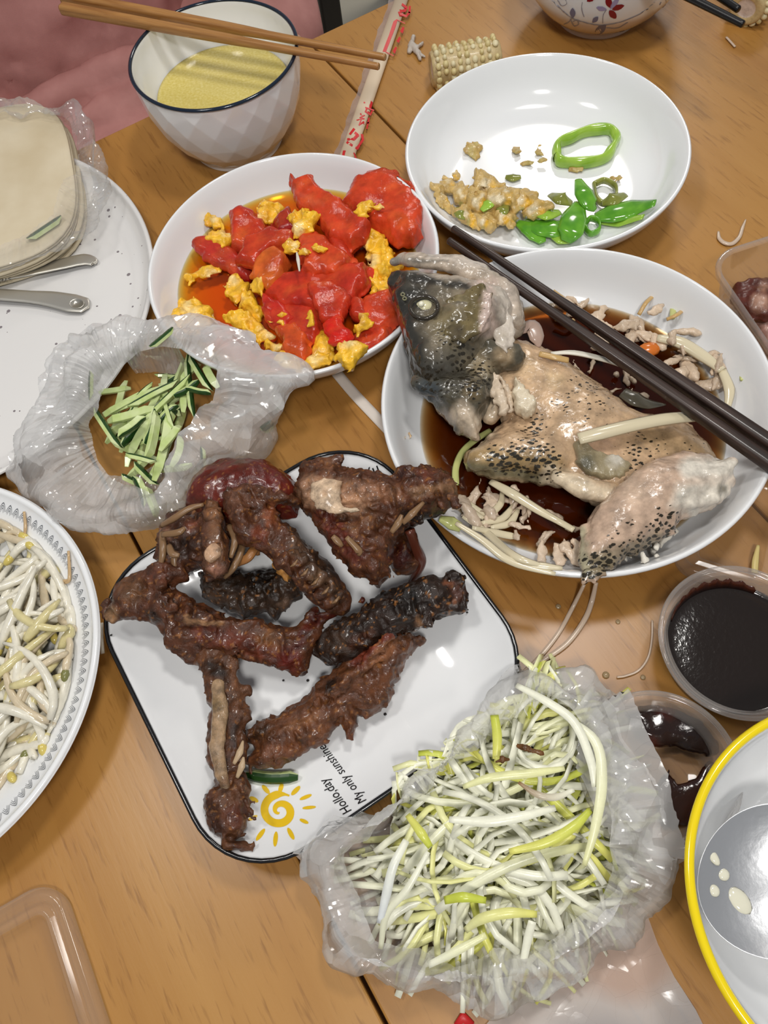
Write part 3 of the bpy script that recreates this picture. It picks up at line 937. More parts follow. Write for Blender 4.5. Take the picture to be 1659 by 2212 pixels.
# local y: left of travel (towards wn sign)
sgn = 1.0 if (-math.sin(wr.rotation_euler[2]) * wn[0] + math.cos(wr.rotation_euler[2]) * wn[1]) > 0 else -1.0
V, F = sweep_vf([(-hl, 0, 0.0030), (hl, 0, 0.0030)], 0.0062, 20, 0.45)
mesh_obj('paper_sleeve', V, F, M['sleeve'], wr)
V = []; F = []
nn = 40
for i in range(nn):
    x = -hl + 2 * hl * i / (nn - 1)
    w_ = 0.0066 + 0.0014 * math.sin(i * 0.7) * 0.5 + 0.0006 * math.sin(i * 1.9)
    for k, t in enumerate((0, 0.33, 0.66, 1.0)):
        V.append((x, -sgn * (0.0050 + w_ * t), 0.0030 * (1 - t) + 0.0006 + 0.0005 * math.sin(i * 0.9 + k)))
for i in range(nn - 1):
    for k in range(3): F.append((i * 4 + k, i * 4 + k + 1, i * 4 + k + 5, i * 4 + k + 4))
mesh_obj('film_flap', V, F, M['sleeve_film'], wr)
def ink(pts_px, closed=True):
    """flat red mark printed on the sleeve, outline in pixels"""
    V = []
    cz, sz = math.cos(-wr.rotation_euler[2]), math.sin(-wr.rotation_euler[2])
    for x, y in pts_px:
        w = W(x, y, 0.0056); lx, ly = w[0] - wr.location[0], w[1] - wr.location[1]
        X, Y = lx * cz - ly * sz, lx * sz + ly * cz
        t = min(0.98, abs(Y) / 0.0062)
        V.append((X, Y, 0.0030 + 0.0062 * 0.45 * math.sqrt(1 - t * t) + 0.0003))
    mesh_obj('red_print', V, [tuple(range(len(V)))], M['red_ink'], wr, smooth=False)
def cr4(pts): return [(680 + x * 0.1627, 0 + y * 0.1627) for x, y in pts]
def stroke(pts, w):
    p = np.array(pts, float)
    for a, b in zip(p[:-1], p[1:]):
        e = b - a; e /= np.hypot(*e); n_ = np.array([-e[1], e[0]]) * w
        a2, b2 = a - e * w * 0.6, b + e * w * 0.6
        ink(cr4([a2 + n_, b2 + n_, b2 - n_, a2 - n_]))
# upper character block and red bar with notches
stroke([(1165, 60), (1215, 75), (1190, 120), (1140, 140)], 17); stroke([(1130, 165), (1140, 190)], 22); stroke([(1260, 60), (1255, 140), (1210, 190), (1150, 180)], 14)
ink(cr4([(1085, 255), (1045, 290), (985, 470), (900, 690), (945, 690), (1010, 520), (1070, 360), (1100, 262)]))
for q in ([(1165, 325), (1190, 345), (1165, 420), (1130, 390)], [(1120, 455), (1140, 480), (1115, 545), (1080, 520)], [(1070, 590), (1090, 610), (1060, 690), (1030, 650)]):
    ink(cr4(q))
stroke([(1090, 262), (1195, 285)], 6); stroke([(945, 690), (1045, 715)], 6)
# characters lower down
stroke([(655, 1365), (730, 1385)], 10); stroke([(755, 1340), (735, 1410)], 13); stroke([(675, 1430), (780, 1440)], 9); stroke([(670, 1480), (735, 1500), (760, 1440)], 10); stroke([(690, 1440), (675, 1480)], 10); stroke([(705, 1470), (725, 1475)], 7)
stroke([(610, 1515), (650, 1630)], 9); stroke([(660, 1530), (600, 1570)], 8); stroke([(655, 1570), (560, 1600)], 8); stroke([(650, 1610), (590, 1660)], 9); stroke([(635, 1540), (590, 1665)], 8); stroke([(715, 1545), (690, 1680)], 11); stroke([(720, 1600), (690, 1610)], 9)
stroke([(520, 1720), (470, 1780)], 17); stroke([(540, 1770), (570, 1790), (520, 1850), (440, 1850)], 18); stroke([(625, 1770), (635, 1830), (590, 1900), (560, 1950), (490, 1930), (430, 1890)], 16)
stroke([(390, 2010), (380, 2060)], 18); stroke([(400, 2010), (520, 2020), (545, 2080)], 10)

# white flat strip between tomato and fish plates
M['pale_strip'] = mat('translucent_white_strip', (0.72, 0.66, 0.60), 0.35)
V, F = sweep_vf(spline([W(716, 792, 0.0012), W(760, 845, 0.001), W(800, 888, 0.001), W(845, 935, 0.0011)], 6), 0.0040, 8, 0.12)
tag(recenter(mesh_obj('paper_strip', V, F, M['pale_strip'])), 'flat white paper strip on the table between the tomato and fish plates', 'strip')

# cutlery handles on the speckled plate
M['steel'] = mat('brushed_steel', (0.70, 0.67, 0.60), 0.36, metal=0.9)
def handle(name, pts, widths, zs, label, thick=0.0011, dimple=None):
    c = spline([W(x, y, z) for (x, y), z in zip(pts, zs)], 10)
    wv = np.interp(np.linspace(0, 1, len(c)), np.linspace(0, 1, len(widths)), widths)
    T = np.gradient(c, axis=0); T /= np.linalg.norm(T, axis=1)[:, None]
    NS = 12; V = []; F = []
    for i in range(len(c)):
        s = np.cross(T[i], [0, 0, 1]); s /= np.linalg.norm(s); u = np.cross(s, T[i])
        for k in range(NS):
            a = 2 * math.pi * k / NS
            V.append(c[i] + s * wv[i] * np.sign(math.cos(a)) * abs(math.cos(a)) ** 0.8 + u * thick * (math.sin(a) + 0.55 * math.cos(a) ** 2))
    for i in range(len(c) - 1):
        for k in range(NS):
            F.append((i * NS + k, i * NS + (k + 1) % NS, (i + 1) * NS + (k + 1) % NS, (i + 1) * NS + k))
    F.append(tuple(range(NS - 1, -1, -1))); F.append(tuple((len(c) - 1) * NS + k for k in range(NS)))
    root = empty(name, tuple(c[-1]), label, 'cutlery', 'steel cutlery handles on the speckled plate')
    o = mesh_obj('handle', V - c[-1], F, M['steel'], root)
    if dimple:
        x, y, r = dimple
        dv, df = lathe_vf(smooth_prof([(0, -0.0012), (0.5, -0.0009), (0.85, -0.0001), (1.0, 0.0004), (1.08, 0.0000)], 4), 40)
        w = W(x, y, zs[-2] + 0.0019)
        t = T[-4]; s = np.cross(t, [0, 0, 1]); 
        V2 = [w + t * v[0] * r * 1.35 + s * v[1] * r + np.array([0, 0, v[2]]) - c[-1] for v in dv]
        mesh_obj('dimple', V2, df, M['steel'], root)
    return root, o
h1, _ = handle('steel_handle', [(-150, 628), (-40, 607), (60, 588), (140, 570), (180, 562), (202, 566), (205, 569)], [0.0042, 0.0040, 0.0046, 0.0056, 0.0056, 0.0040, 0.0007], [0.018, 0.015, 0.0125, 0.0115, 0.011, 0.0105, 0.0105], 'steel cutlery handle with plain tapered end, nearer the pancakes', 0.0013)
h2, _ = handle('steel_handle', [(-150, 620), (-40, 634), (60, 642), (110, 647), (155, 656), (183, 661), (192, 663)], [0.0052, 0.0052, 0.0056, 0.0070, 0.0082, 0.0068, 0.0010], [0.014, 0.0125, 0.0115, 0.011, 0.0105, 0.0100, 0.0100], 'steel spoon handle with round dimple at its end', 0.0014, (166, 656, 0.0042))
V, F = text_vf('STEEL')
if len(V):
    e0, e1 = W(26, 601, 0.0142), W(-14, 608, 0.0148)
    ex = (e1 - e0) / np.linalg.norm(e1 - e0); ey = np.cross([0, 0, 1], ex)
    s = np.linalg.norm(e1 - e0) / (V[:, 0].max())
    Q = [e0 + ex * v[0] * s + ey * v[1] * s * 0.9 + np.array([0, 0, 0.0012]) - np.array(h1.location) for v in V]
    mesh_obj('lettering', Q, F, mat('engraved_mark', (0.10, 0.09, 0.08), 0.5), h1, smooth=False)

# stack of thin pancakes
def pancake_mat():
    mt = mat('flour_pancake', rough=0.5, sss=0.15)
    co = coords(mt)
    n = N(mt, 'ShaderNodeTexNoise', Scale=28, Detail=4.0); L(mt, co, 0, n, 'Vector')
    r = ramp(mt, [(0.3, (0.60, 0.50, 0.33)), (0.7, (0.70, 0.61, 0.44))]); L(mt, n, 'Fac', r, 0); L(mt, r, 0, P(mt), 'Base Color')
    return mt
M['pancake'] = pancake_mat()
pc = W(-20, 400, 0.03)
pcx, pcy = -0.262, 0.553
for k in range(7):
    z0 = 0.0085 + k * 0.0028; per = []; pb = []
    rj = random.Random(k)
    ox, oy = (rj.uniform(-0.002, 0.002) for _ in range(2))
    if k == 6: ox = oy = 0
    rings = []
    for rr_, zz in ((0.3, 0.0), (0.985, 0.0), (1.0, 0.0012), (0.99, 0.0024), (0.93, 0.0027), (0.3, 0.0026)):
        ring = []
        for q in range(64):
            a = 2 * math.pi * q / 64
            e = 3.4; c_, s_ = math.cos(a), math.sin(a)
            f_ = (abs(c_) ** e + abs(s_) ** e) ** (-1 / e)
            x, y = 0.078 * f_ * c_ * rr_, 0.090 * f_ * s_ * rr_
            an = 0.10
            ring.append((x * math.cos(an) - y * math.sin(an) + ox, x * math.sin(an) + y * math.cos(an) + oy, z0 + zz + 0.0006 * math.sin(3 * a + k)))
        rings.append(ring)
    V, F = loft(rings)
    o = mesh_obj('thin_pancake', V, F, M['pancake']); o.location = (pcx, pcy, 0)
    tag(o, ['bottom', 'second lowest', 'third lowest', 'middle', 'third highest', 'second highest', 'topmost'][k] + ' cream flour pancake of the stack in the clear bag', 'pancake', 'thin pancakes stacked in the clear bag')

# corn cob pieces
M['corn'] = vcol_mat('pale_corn', 0.35, 0.2, 300, 0.0003, 600, coat=0.1)
M['kernel'] = mat('pale_kernel', (0.66, 0.55, 0.27), 0.3, sss=0.1)
M['kernel_b'] = mat('paler_kernel', (0.72, 0.64, 0.40), 0.35, sss=0.1)
def ico(r=(1, 1, 1), sub=1):
    bm = bmesh.new(); bmesh.ops.create_icosphere(bm, subdivisions=sub, radius=1)
    V = np.array([v.co[:] for v in bm.verts]) * np.array(r); F = [tuple(v.index for v in f.verts) for f in bm.faces]; bm.free()
    return V, F
KV, KF = ico((0.0030, 0.0028, 0.0023), 2)
kme = None
def corn(name, c0, c1, rad, rows, cols, label, seed=0, eaten=0.25):
    global kme
    rj = random.Random(seed)
    c0, c1 = np.array(c0), np.array(c1); ax = c1 - c0; ln = np.linalg.norm(ax); ax /= ln
    root = empty(name, tuple((c0 + c1) / 2 - np.array([0, 0, rad])), label, 'corn', 'leftover corn cob pieces')
    base = np.array(root.location)
    s = np.cross(ax, [0, 0, 1]); s /= np.linalg.norm(s); u = np.cross(s, ax)
    prof = smooth_prof([(0, -ln / 2), (rad * 0.35, -ln / 2), (rad * 0.55, -ln / 2 - 0.001), (rad * 0.82, -ln / 2 + 0.001), (rad * 0.88, 0), (rad * 0.82, ln / 2 - 0.001), (rad * 0.55, ln / 2 + 0.001), (rad * 0.35, ln / 2), (0, ln / 2)], 4)
    V, F = lathe_vf(prof, 32)
    mid = (c0 + c1) / 2 - base
    Vw = [mid + s * v[0] + u * v[1] + ax * v[2] for v in V]
    rr_ = np.hypot(V[:, 0], V[:, 1]) / rad
    colr = np.where((rr_ < 0.45)[:, None], np.array([[0.66, 0.56, 0.50]]), np.array([[0.55, 0.43, 0.22]]))
    mesh_obj('core', Vw, F, M['corn'], root, col=colr)
    for i in range(rows):
        for j in range(cols):
            if rj.random() < eaten * 0.4: continue
            a = 2 * math.pi * (i + 0.15 * (j % 2)) / rows; x = (j + 0.5) / cols * ln - ln / 2
            p = mid + (s * math.cos(a) + u * math.sin(a)) * rad * 0.90 + ax * x
            if kme is None:
                k = mesh_obj('kernel', KV, KF, M['kernel'], root); kme = k.data
                k2 = kme.copy(); k2.materials.clear(); k2.materials.append(M['kernel_b']); corn.b = k2
            else:
                k = bpy.data.objects.new('kernel', kme if rj.random() < 0.6 else corn.b); COL.objects.link(k); k.parent = root
            nrm = Vector(s * math.cos(a) + u * math.sin(a))
            R3 = Matrix((nrm, nrm.cross(Vector(ax)), Vector(ax))).transposed()
            sc_ = rj.uniform(0.75, 1.1)
            k.matrix_local = Matrix.Translation(Vector(p)) @ R3.to_4x4() @ Matrix.Diagonal((sc_ * (0.6 if rj.random() < eaten else 1), sc_, sc_, 1))
corn('corn_cob', W(935, 150, 0.016), W(1075, 125, 0.016), 0.0165, 18, 9, 'eaten piece of pale corn cob behind the pepper plate', 2)
corn('corn_cob', W(1612, 18, 0.016), W(1648, -45, 0.018), 0.0175, 18, 6, 'corn cob piece showing its cut end beside the black chopsticks', 5)

# scraps on the table
M['bone'] = mat('grey_white_scrap', (0.50, 0.44, 0.38), 0.45)
def strip(name, pts, rad, mtl, label, cat='strip', group=None, flat=0.5, sides=7, nsub=6, lift=None):
    z = lift if lift is not None else 0.0013
    q = [W(p[0], p[1], p[2] if len(p) > 2 else z) for p in pts]
    V, F = sweep_vf(spline(q, nsub), rad, sides, flat)
    return tag(recenter(mesh_obj(name, V, F, mtl)), label, cat, group)
b = Blob(0.0015)
b.cap([(893, 80, 0.002, 4), (888, 98, 0.0025, 7), (884, 112, 0.002, 4)]); b.cap([(890, 95, 0.003, 6), (900, 110, 0.003, 6), (908, 128, 0.002, 3)]); b.cap([(900, 104, 0.003, 4), (913, 92, 0.002, 2.5)]); b.cap([(904, 112, 0.002, 3), (917, 122, 0.002, 2)])
V, Q = b.mesh(0.0007, relief=((400, 0.0006, None),))
tag(recenter(mesh_obj('bone_scrap', V, Q, M['bone'])), 'small grey bone scrap on the table by the corn cob', 'scrap')
M['shred_clear'] = mat('pale_translucent_shred', (0.60, 0.47, 0.36), 0.2, sss=0.1)
M['shred_white'] = mat('pale_white_shred', (0.70, 0.66, 0.56), 0.25, sss=0.1)
strip('vegetable_shred', [(1552, 500), (1554, 515), (1566, 525), (1582, 526), (1597, 512), (1604, 492), (1611, 474)], [0.0008, 0.0016, 0.0018, 0.0017, 0.0014, 0.0012, 0.0005], M['shred_clear'], 'curled pale shred on the table above the clear food box', 'shred')
strip('vegetable_shred', [(1262, 1262, 0.012), (1238, 1310), (1205, 1370), (1160, 1425), (1118, 1460)], [0.0010, 0.0013, 0.0013, 0.0014, 0.0008], M['shred_clear'], 'long pale shred hanging from the fish plate towards the leek bag', 'shred')
strip('vegetable_shred', [(1288, 1258, 0.010), (1278, 1300), (1262, 1340), (1225, 1390), (1170, 1430), (1130, 1462)], [0.0012, 0.0016, 0.0016, 0.0016, 0.0014, 0.0008], M['shred_clear'], 'thicker pale shred beside the long one, below the fish tail', 'shred')
strip('vegetable_shred', [(1409, 1340), (1408, 1380), (1400, 1420), (1380, 1448), (1352, 1460), (1333, 1463)], 0.0006, M['shred_clear'], 'hair-thin curved shred on the table left of the sauce cup', 'shred')
strip('leek_bit', [(219, 1346, 0.012), (219, 1378, 0.012), (222, 1412, 0.012)], 0.0013, M['shred_white'], 'small white leek bit between the sprout plate and square plate', 'leek bit', flat=0.6)
strip('vegetable_shred', [(1569, 80), (1580, 92), (1588, 101)], 0.0011, M['shred_clear'], 'short pale shred lying under the cut corn cob', 'shred')
strip('leek_bit', [(1638, 1178, 0.006), (1632, 1210, 0.006), (1630, 1238, 0.006)], [0.001, 0.002, 0.002], mat('yellow_shred', (0.62, 0.50, 0.20), 0.3), 'yellowish leek bit on the clear lid by the sauce cup', 'leek bit')
M['drop'] = mat('clear_oil_drop', (0.75, 0.55, 0.30), 0.05, trans=0.6, coat=0.5)
dv, df = ico((1, 1, 0.4), 2)
for x, y, r in ((1206, 1310, 0.0016), (1309, 1458, 0.0020), (1389, 1463, 0.0015), (1335, 1343, 0.0014)):
    o = mesh_obj('oil_drop', dv * r, df, M['drop']); o.location = tuple(W(x, y, r * 0.3))
    tag(o, 'tiny oily drop on the table between fish plate and sauce cups', 'drop', 'oil drops on the table')

# steel spoon in the yellow-rimmed bowl with soup drops in it
SPC = W(1668, 1906, 0.056)
sp = empty('soup_spoon', tuple(SPC), 'steel soup spoon lying in the yellow-rimmed bowl with soup drops on it', 'spoon')
def spoon_xy(a, k): return (0.0335 * k * math.cos(a), 0.0295 * k * math.sin(a) * (1 + 0.08 * math.cos(a)))
rings = []
for k in (0.02, 0.25, 0.5, 0.75, 0.9, 0.985, 1.0, 0.985, 0.9, 0.6, 0.3, 0.02):
    rings.append(k)
R_ = []
for i, k in enumerate(rings):
    under = i > 6
    R_.append([(*spoon_xy(2 * math.pi * q / 64, k), 0.0095 * (k ** 2.2) - (0.0011 if under else 0)) for q in range(64)])
V, F = loft(R_)
s_rot = 0.25
def srot(v): return (v[0] * math.cos(s_rot) - v[1] * math.sin(s_rot), v[0] * math.sin(s_rot) + v[1] * math.cos(s_rot), v[2] - 0.003 + 0.10 * v[0])
M['spoon_steel'] = mat('scratched_steel', (0.74, 0.75, 0.77), 0.34, metal=0.9)
_co = coords(M['spoon_steel']); _n = N(M['spoon_steel'], 'ShaderNodeTexNoise', Scale=260, Detail=4.0); L(M['spoon_steel'], _co, 0, _n, 'Vector'); bump(M['spoon_steel'], _n, 'Fac', 0.35, 0.0004)
mesh_obj('spoon_bowl', [srot(v) for v in V], [f[::-1] for f in F], M['spoon_steel'], sp)
c = spline([srot((0.034, 0, 0.0085)), srot((0.05, 0.002, 0.017)), srot((0.075, 0.004, 0.030)), srot((0.13, 0.006, 0.052))], 6)
V, F = sweep_vf(c, [0.005, 0.0045, 0.005, 0.007], 10, 0.25)
mesh_obj('handle', V, F, M['spoon_steel'], sp)
M['soup_drop'] = mat('cloudy_soup_drop', (0.74, 0.72, 0.58), 0.06, coat=0.6, sss=0.2)
for x, y, rx, ry, a in ((1541, 1851, 0.0021, 0.0040, 0.3), (1563, 1889, 0.0027, 0.0027, 0), (1543, 1924, 0.0024, 0.0026, 0), (1598, 1946, 0.0042, 0.0062, 0.4)):
    pz = 0.05
    for _ in range(8):
        w = W(x, y, pz); l = w - SPC
        q = np.array([l[0] * math.cos(-s_rot) - l[1] * math.sin(-s_rot), l[0] * math.sin(-s_rot) + l[1] * math.cos(-s_rot)])
        k = min(1.0, math.hypot(q[0] / 0.0335, q[1] / 0.0295)); pz = SPC[2] + 0.0095 * k ** 2.2 - 0.003 + 0.10 * q[0]
    o = mesh_obj('soup_drop', dv * np.array([rx, ry, 0.0022]), df, M['soup_drop'])
    o.location = tuple(W(x, y, pz + 0.0004)); o.rotation_euler = (0, 0.06, a)
    tag(o, 'largest cloudy soup drop on the steel spoon' if rx > 0.004 else 'small cloudy soup drop on the steel spoon', 'drop', 'soup drops on the spoon')
# sauces
M['bean_sauce'] = mat('black_bean_sauce', (0.012, 0.007, 0.005), 0.10, coat=0.4)
_n = N(M['bean_sauce'], 'ShaderNodeTexNoise', Scale=420, Detail=3.0); _co = coords(M['bean_sauce']); L(M['bean_sauce'], _co, 0, _n, 'Vector'); bump(M['bean_sauce'], _n, 'Fac', 0.25, 0.0005)
V, F = lathe_vf(smooth_prof([(0, 0.0205), (0.02, 0.0205), (0.032, 0.0202), (0.0350, 0.0212), (0.0353, 0.0195), (0.0300, 0.003), (0.020, 0.0015), (0, 0.0015)], 6)[::-1], 72)
o = mesh_obj('bean_sauce', V, F, M['bean_sauce']); o.location = (C1[0], C1[1], 0)
tag(o, 'glossy black bean sauce filling the larger clear cup', 'sauce')
M['brown_sauce'] = vcol_mat('brown_sauce_smear', 0.10, 0.2, 300, 0.0003, 300, coat=0.4)
b = Blob(0.003)
b.pil([(1350, 1540), (1385, 1525), (1420, 1520), (1470, 1535), (1515, 1560), (1550, 1600), (1556, 1625), (1535, 1636), (1500, 1628), (1460, 1615), (1410, 1615), (1380, 1600)], 0.0105, 0.0055, 0.008)
V, Q = b.mesh(0.001, ragged=((300, 0.0010),), relief=((90, 0.0006, None),))
tag(recenter(mesh_obj('bean_sauce', V, Q, M['brown_sauce'], col=dabs(V, (0.016, 0.006, 0.004), [(1440, 1520, 40, (0.07, 0.012, 0.006), 0.8), (1400, 1615, 30, (0.08, 0.014, 0.007), 0.8)]))), 'thick tongue of brown sauce in the emptied cup', 'sauce')
b = Blob(0.003)
b.pil([(1420, 1690), (1445, 1665), (1465, 1690), (1500, 1680), (1530, 1640), (1545, 1650), (1520, 1720), (1490, 1780), (1440, 1790), (1415, 1750)], 0.0035, 0.0018, 0.005)
V, Q = b.mesh(0.001, ragged=((300, 0.0010),))
tag(recenter(mesh_obj('bean_sauce', V, Q, M['brown_sauce'], col=dabs(V, (0.03, 0.008, 0.004), []))), 'thin brown sauce film in the emptied cup beside the yellow bowl', 'sauce')
# sauce stain on the inner wall of the fuller cup
def ring_patch(c, R0, z0, R1, z1, a0, a1, mtl, name, parent_loc, label):
    V = []; F = []; n = 40
    for i in range(n):
        a = a0 + (a1 - a0) * i / (n - 1)
        lo = 0.1 + 0.25 * abs(math.sin(i * 0.5)) * math.sin(math.pi * i / (n - 1))
        hi = 0.35 + 0.6 * math.sin(math.pi * i / (n - 1)) ** 0.5 * (0.75 + 0.25 * math.sin(i * 1.3))
        for t in (0.0, hi):
            r = R0 + (R1 - R0) * t - 0.0006; z = z0 + (z1 - z0) * t
            V.append((r * math.cos(a), r * math.sin(a), z))
        if i: F.append((2 * i - 2, 2 * i - 1, 2 * i + 1, 2 * i))
    o = mesh_obj(name, V, F, mtl); o.location = (c[0], c[1], 0)
    md = o.modifiers.new('thick', 'SOLIDIFY'); md.thickness = 0.0004
    return tag(o, label, 'sauce')
M['sauce_stain'] = mat('red_brown_sauce', (0.06, 0.014, 0.006), 0.12, coat=0.4)
ring_patch(C1, 0.0335, 0.020, 0.0362, 0.0305, 0.9, 2.5, M['sauce_stain'], 'sauce_stain', None, 'red-brown sauce stain up the far wall of the fuller cup')

# clear lids and food box
M['lid'] = film_mat('clear_lid_plastic', (0.92, 0.86, 0.82), 0.08, 0.10, 0.5, 60, 0.0, 0.6, 0.2)
M['lid_edge'] = film_mat('clear_lid_edge', (0.92, 0.85, 0.80), 0.20, 0.12, 0.6, 60, 0.0, 0.6, 0.3)
def rr_contour(hx, hy, r, z, per=10):
    out = []
    for q, (sx, sy) in enumerate(((1, 1), (-1, 1), (-1, -1), (1, -1))):
        for k in range(per):
            a = math.pi / 2 * (q + k / (per - 1.0))
            out.append((sx * (hx - r) + r * math.cos(a), sy * (hy - r) + r * math.sin(a), z))
    return out
def lid(name, c, ang, hx, hy, r, label, z0=0.0):
    root = empty(name, (c[0], c[1], z0), label, 'lid'); root.rotation_euler = (0, 0, ang)
    ring = lambda i, z: rr_contour(hx - i, hy - i, max(r - i, 0.004), z)
    V, F = loft([ring(0.0125, 0.0035), ring(0.0135, 0.0012), ring(0.020, 0.0008)], False, True)
    mesh_obj('panel', V, F, M['lid'], root)
    V, F = loft([ring(0.0, 0.0005), ring(-0.0005, 0.004), ring(0.001, 0.0078), ring(0.004, 0.0080), ring(0.0058, 0.006), ring(0.0066, 0.0040), ring(0.008, 0.0040), ring(0.0095, 0.0060), ring(0.0115, 0.0060), ring(0.0125, 0.0035)], False, False)
    mesh_obj('snap_rim', V, F, M['lid_edge'], root)
    return root
# lid at bottom left: right top corner near (120,1905)
k0, k1 = W(0, 1868, 0.006), W(78, 2212, 0.006)
la = math.radians(19)
cx = W(118, 1905, 0.006)
e1 = np.array([math.cos(la), math.sin(la), 0]); e2 = np.array([-math.sin(la), math.cos(la), 0])
lc = cx - e1 * 0.083 - e2 * 0.059
lid('container_lid', lc, la, 0.085, 0.062, 0.018, 'clear rectangular plastic lid at the near left corner of the table')
lid('container_lid', W(1600, 1120, 0.004), math.radians(58), 0.045, 0.030, 0.012, 'small clear lid tucked under the right side of the fish plate')
# food box at right
bx = empty('food_box', (0, 0, 0), 'clear plastic box of roast meat at the right edge', 'box')
bc = W(1540, 560, 0.035); ba = math.radians(8)
e1 = np.array([math.cos(ba), math.sin(ba), 0]); e2 = np.array([-math.sin(ba), math.cos(ba), 0])
BXC = bc + e1 * 0.062 - e2 * 0.050
bx.location = (BXC[0], BXC[1], 0); bx.rotation_euler = (0, 0, ba)
ring = lambda i, z: rr_contour(0.066 - i, 0.054 - i, max(0.020 - i, 0.004), z)
V, F = loft([ring(0.0145, 0.0012), ring(0.012, 0.0012), ring(0.010, 0.004), ring(0.004, 0.034)], True, False)
mesh_obj('box_wall', V, F, M['lid'], bx)
V, F = loft([ring(0.004, 0.034), ring(0.003, 0.0355), ring(0.0006, 0.036), ring(0.0, 0.034), ring(0.0008, 0.031)], False, False)
mesh_obj('rolled_rim', V, F, M['lid_edge'], bx)
M['meat'] = vcol_mat('roast_meat', 0.3, 0.3, 200, 0.0006, 400, coat=0.2)
def meat(poly, z, t, base, dab, label, name='roast_meat', edge=None):
    b = Blob(0.003); b.pil(poly, z, t, edge)
    V, Q = b.mesh(0.0012, ragged=((250, 0.0012),), relief=((140, 0.0012, None), (500, 0.0004, None)))
    o = recenter(mesh_obj(name, V, Q, M['meat'], col=dabs(V, base, dab)))
    return tag(o, label, 'meat', 'roast meat in the clear box')
meat([(1576, 650), (1585, 620), (1600, 612), (1650, 605), (1720, 600), (1720, 690), (1640, 690), (1605, 680)], 0.020, 0.010, (0.09, 0.020, 0.012), [(1640, 655, 26, (0.45, 0.26, 0.18), 0.8), (1650, 620, 16, (0.40, 0.22, 0.14), 0.6)], 'dark red-skinned roast slice on top in the clear box')
meat([(1605, 672), (1660, 690), (1730, 690), (1730, 800), (1660, 760), (1640, 720)], 0.010, 0.008, (0.36, 0.20, 0.16), [(1640, 690, 14, (0.50, 0.34, 0.30), 0.6)], 'pinkish roast slice lower in the clear box')

# printed film sheet at the bottom
def sheet_mat():
    mt = film_mat('printed_film', (0.86, 0.86, 0.88), 0.60, 0.18, 0.7, 45, 0.25, 0.2)
    co = coords(mt)
    n = N(mt, 'ShaderNodeTexNoise', Scale=14, Detail=1.0); L(mt, co, 0, n, 'Vector')
    r = ramp(mt, [(0.40, (0.78, 0.62, 0.55)), (0.50, (0.80, 0.80, 0.80)), (0.60, (0.60, 0.64, 0.68))]); L(mt, n, 'Fac', r, 0)
    for nd in mt.node_tree.nodes:
        if nd.type == 'BSDF_DIFFUSE': L(mt, r, 0, nd, 'Color')
    return mt
poly = [(1180, 2120), (1330, 2010), (1395, 1975), (1420, 2040), (1455, 2110), (1500, 2180), (1540, 2260), (1250, 2290), (1010, 2260), (1060, 2200)]
cw = np.array([W(x, y)[:2] for x, y in poly]); cen = cw.mean(0)
V = []; F = []; nr = 14
for i in range(nr):
    t = i / (nr - 1.0)
    for k in range(60):
        s = k / 60.0 * len(cw); a = int(s); f_ = s - a
        q = cw[a % len(cw)] * (1 - f_) + cw[(a + 1) % len(cw)] * f_
        p = cen + (q - cen) * t
        V.append((p[0], p[1], 0.0016 + 0.0012 * float(fbm(np.array([[p[0], p[1], 0]]), 60, 2, 4)[0])))
for i in range(nr - 1):
    for k in range(60):
        F.append((i * 60 + k, i * 60 + (k + 1) % 60, (i + 1) * 60 + (k + 1) % 60, (i + 1) * 60 + k))
tag(recenter(mesh_obj('plastic_sheet', V, F, sheet_mat())), 'shiny printed plastic sheet lying under the leek bag at the near edge', 'plastic sheet')
V, F = sweep_vf([W(985, 2216, 0.001), W(1000, 2196, 0.0012), W(1020, 2216, 0.001)], [0.0015, 0.003, 0.002], 6, 0.15)
tag(recenter(mesh_obj('red_wrapper_scrap', V, F, M['red_ink'])), 'small red wrapper scrap at the near edge below the leek bag', 'scrap')

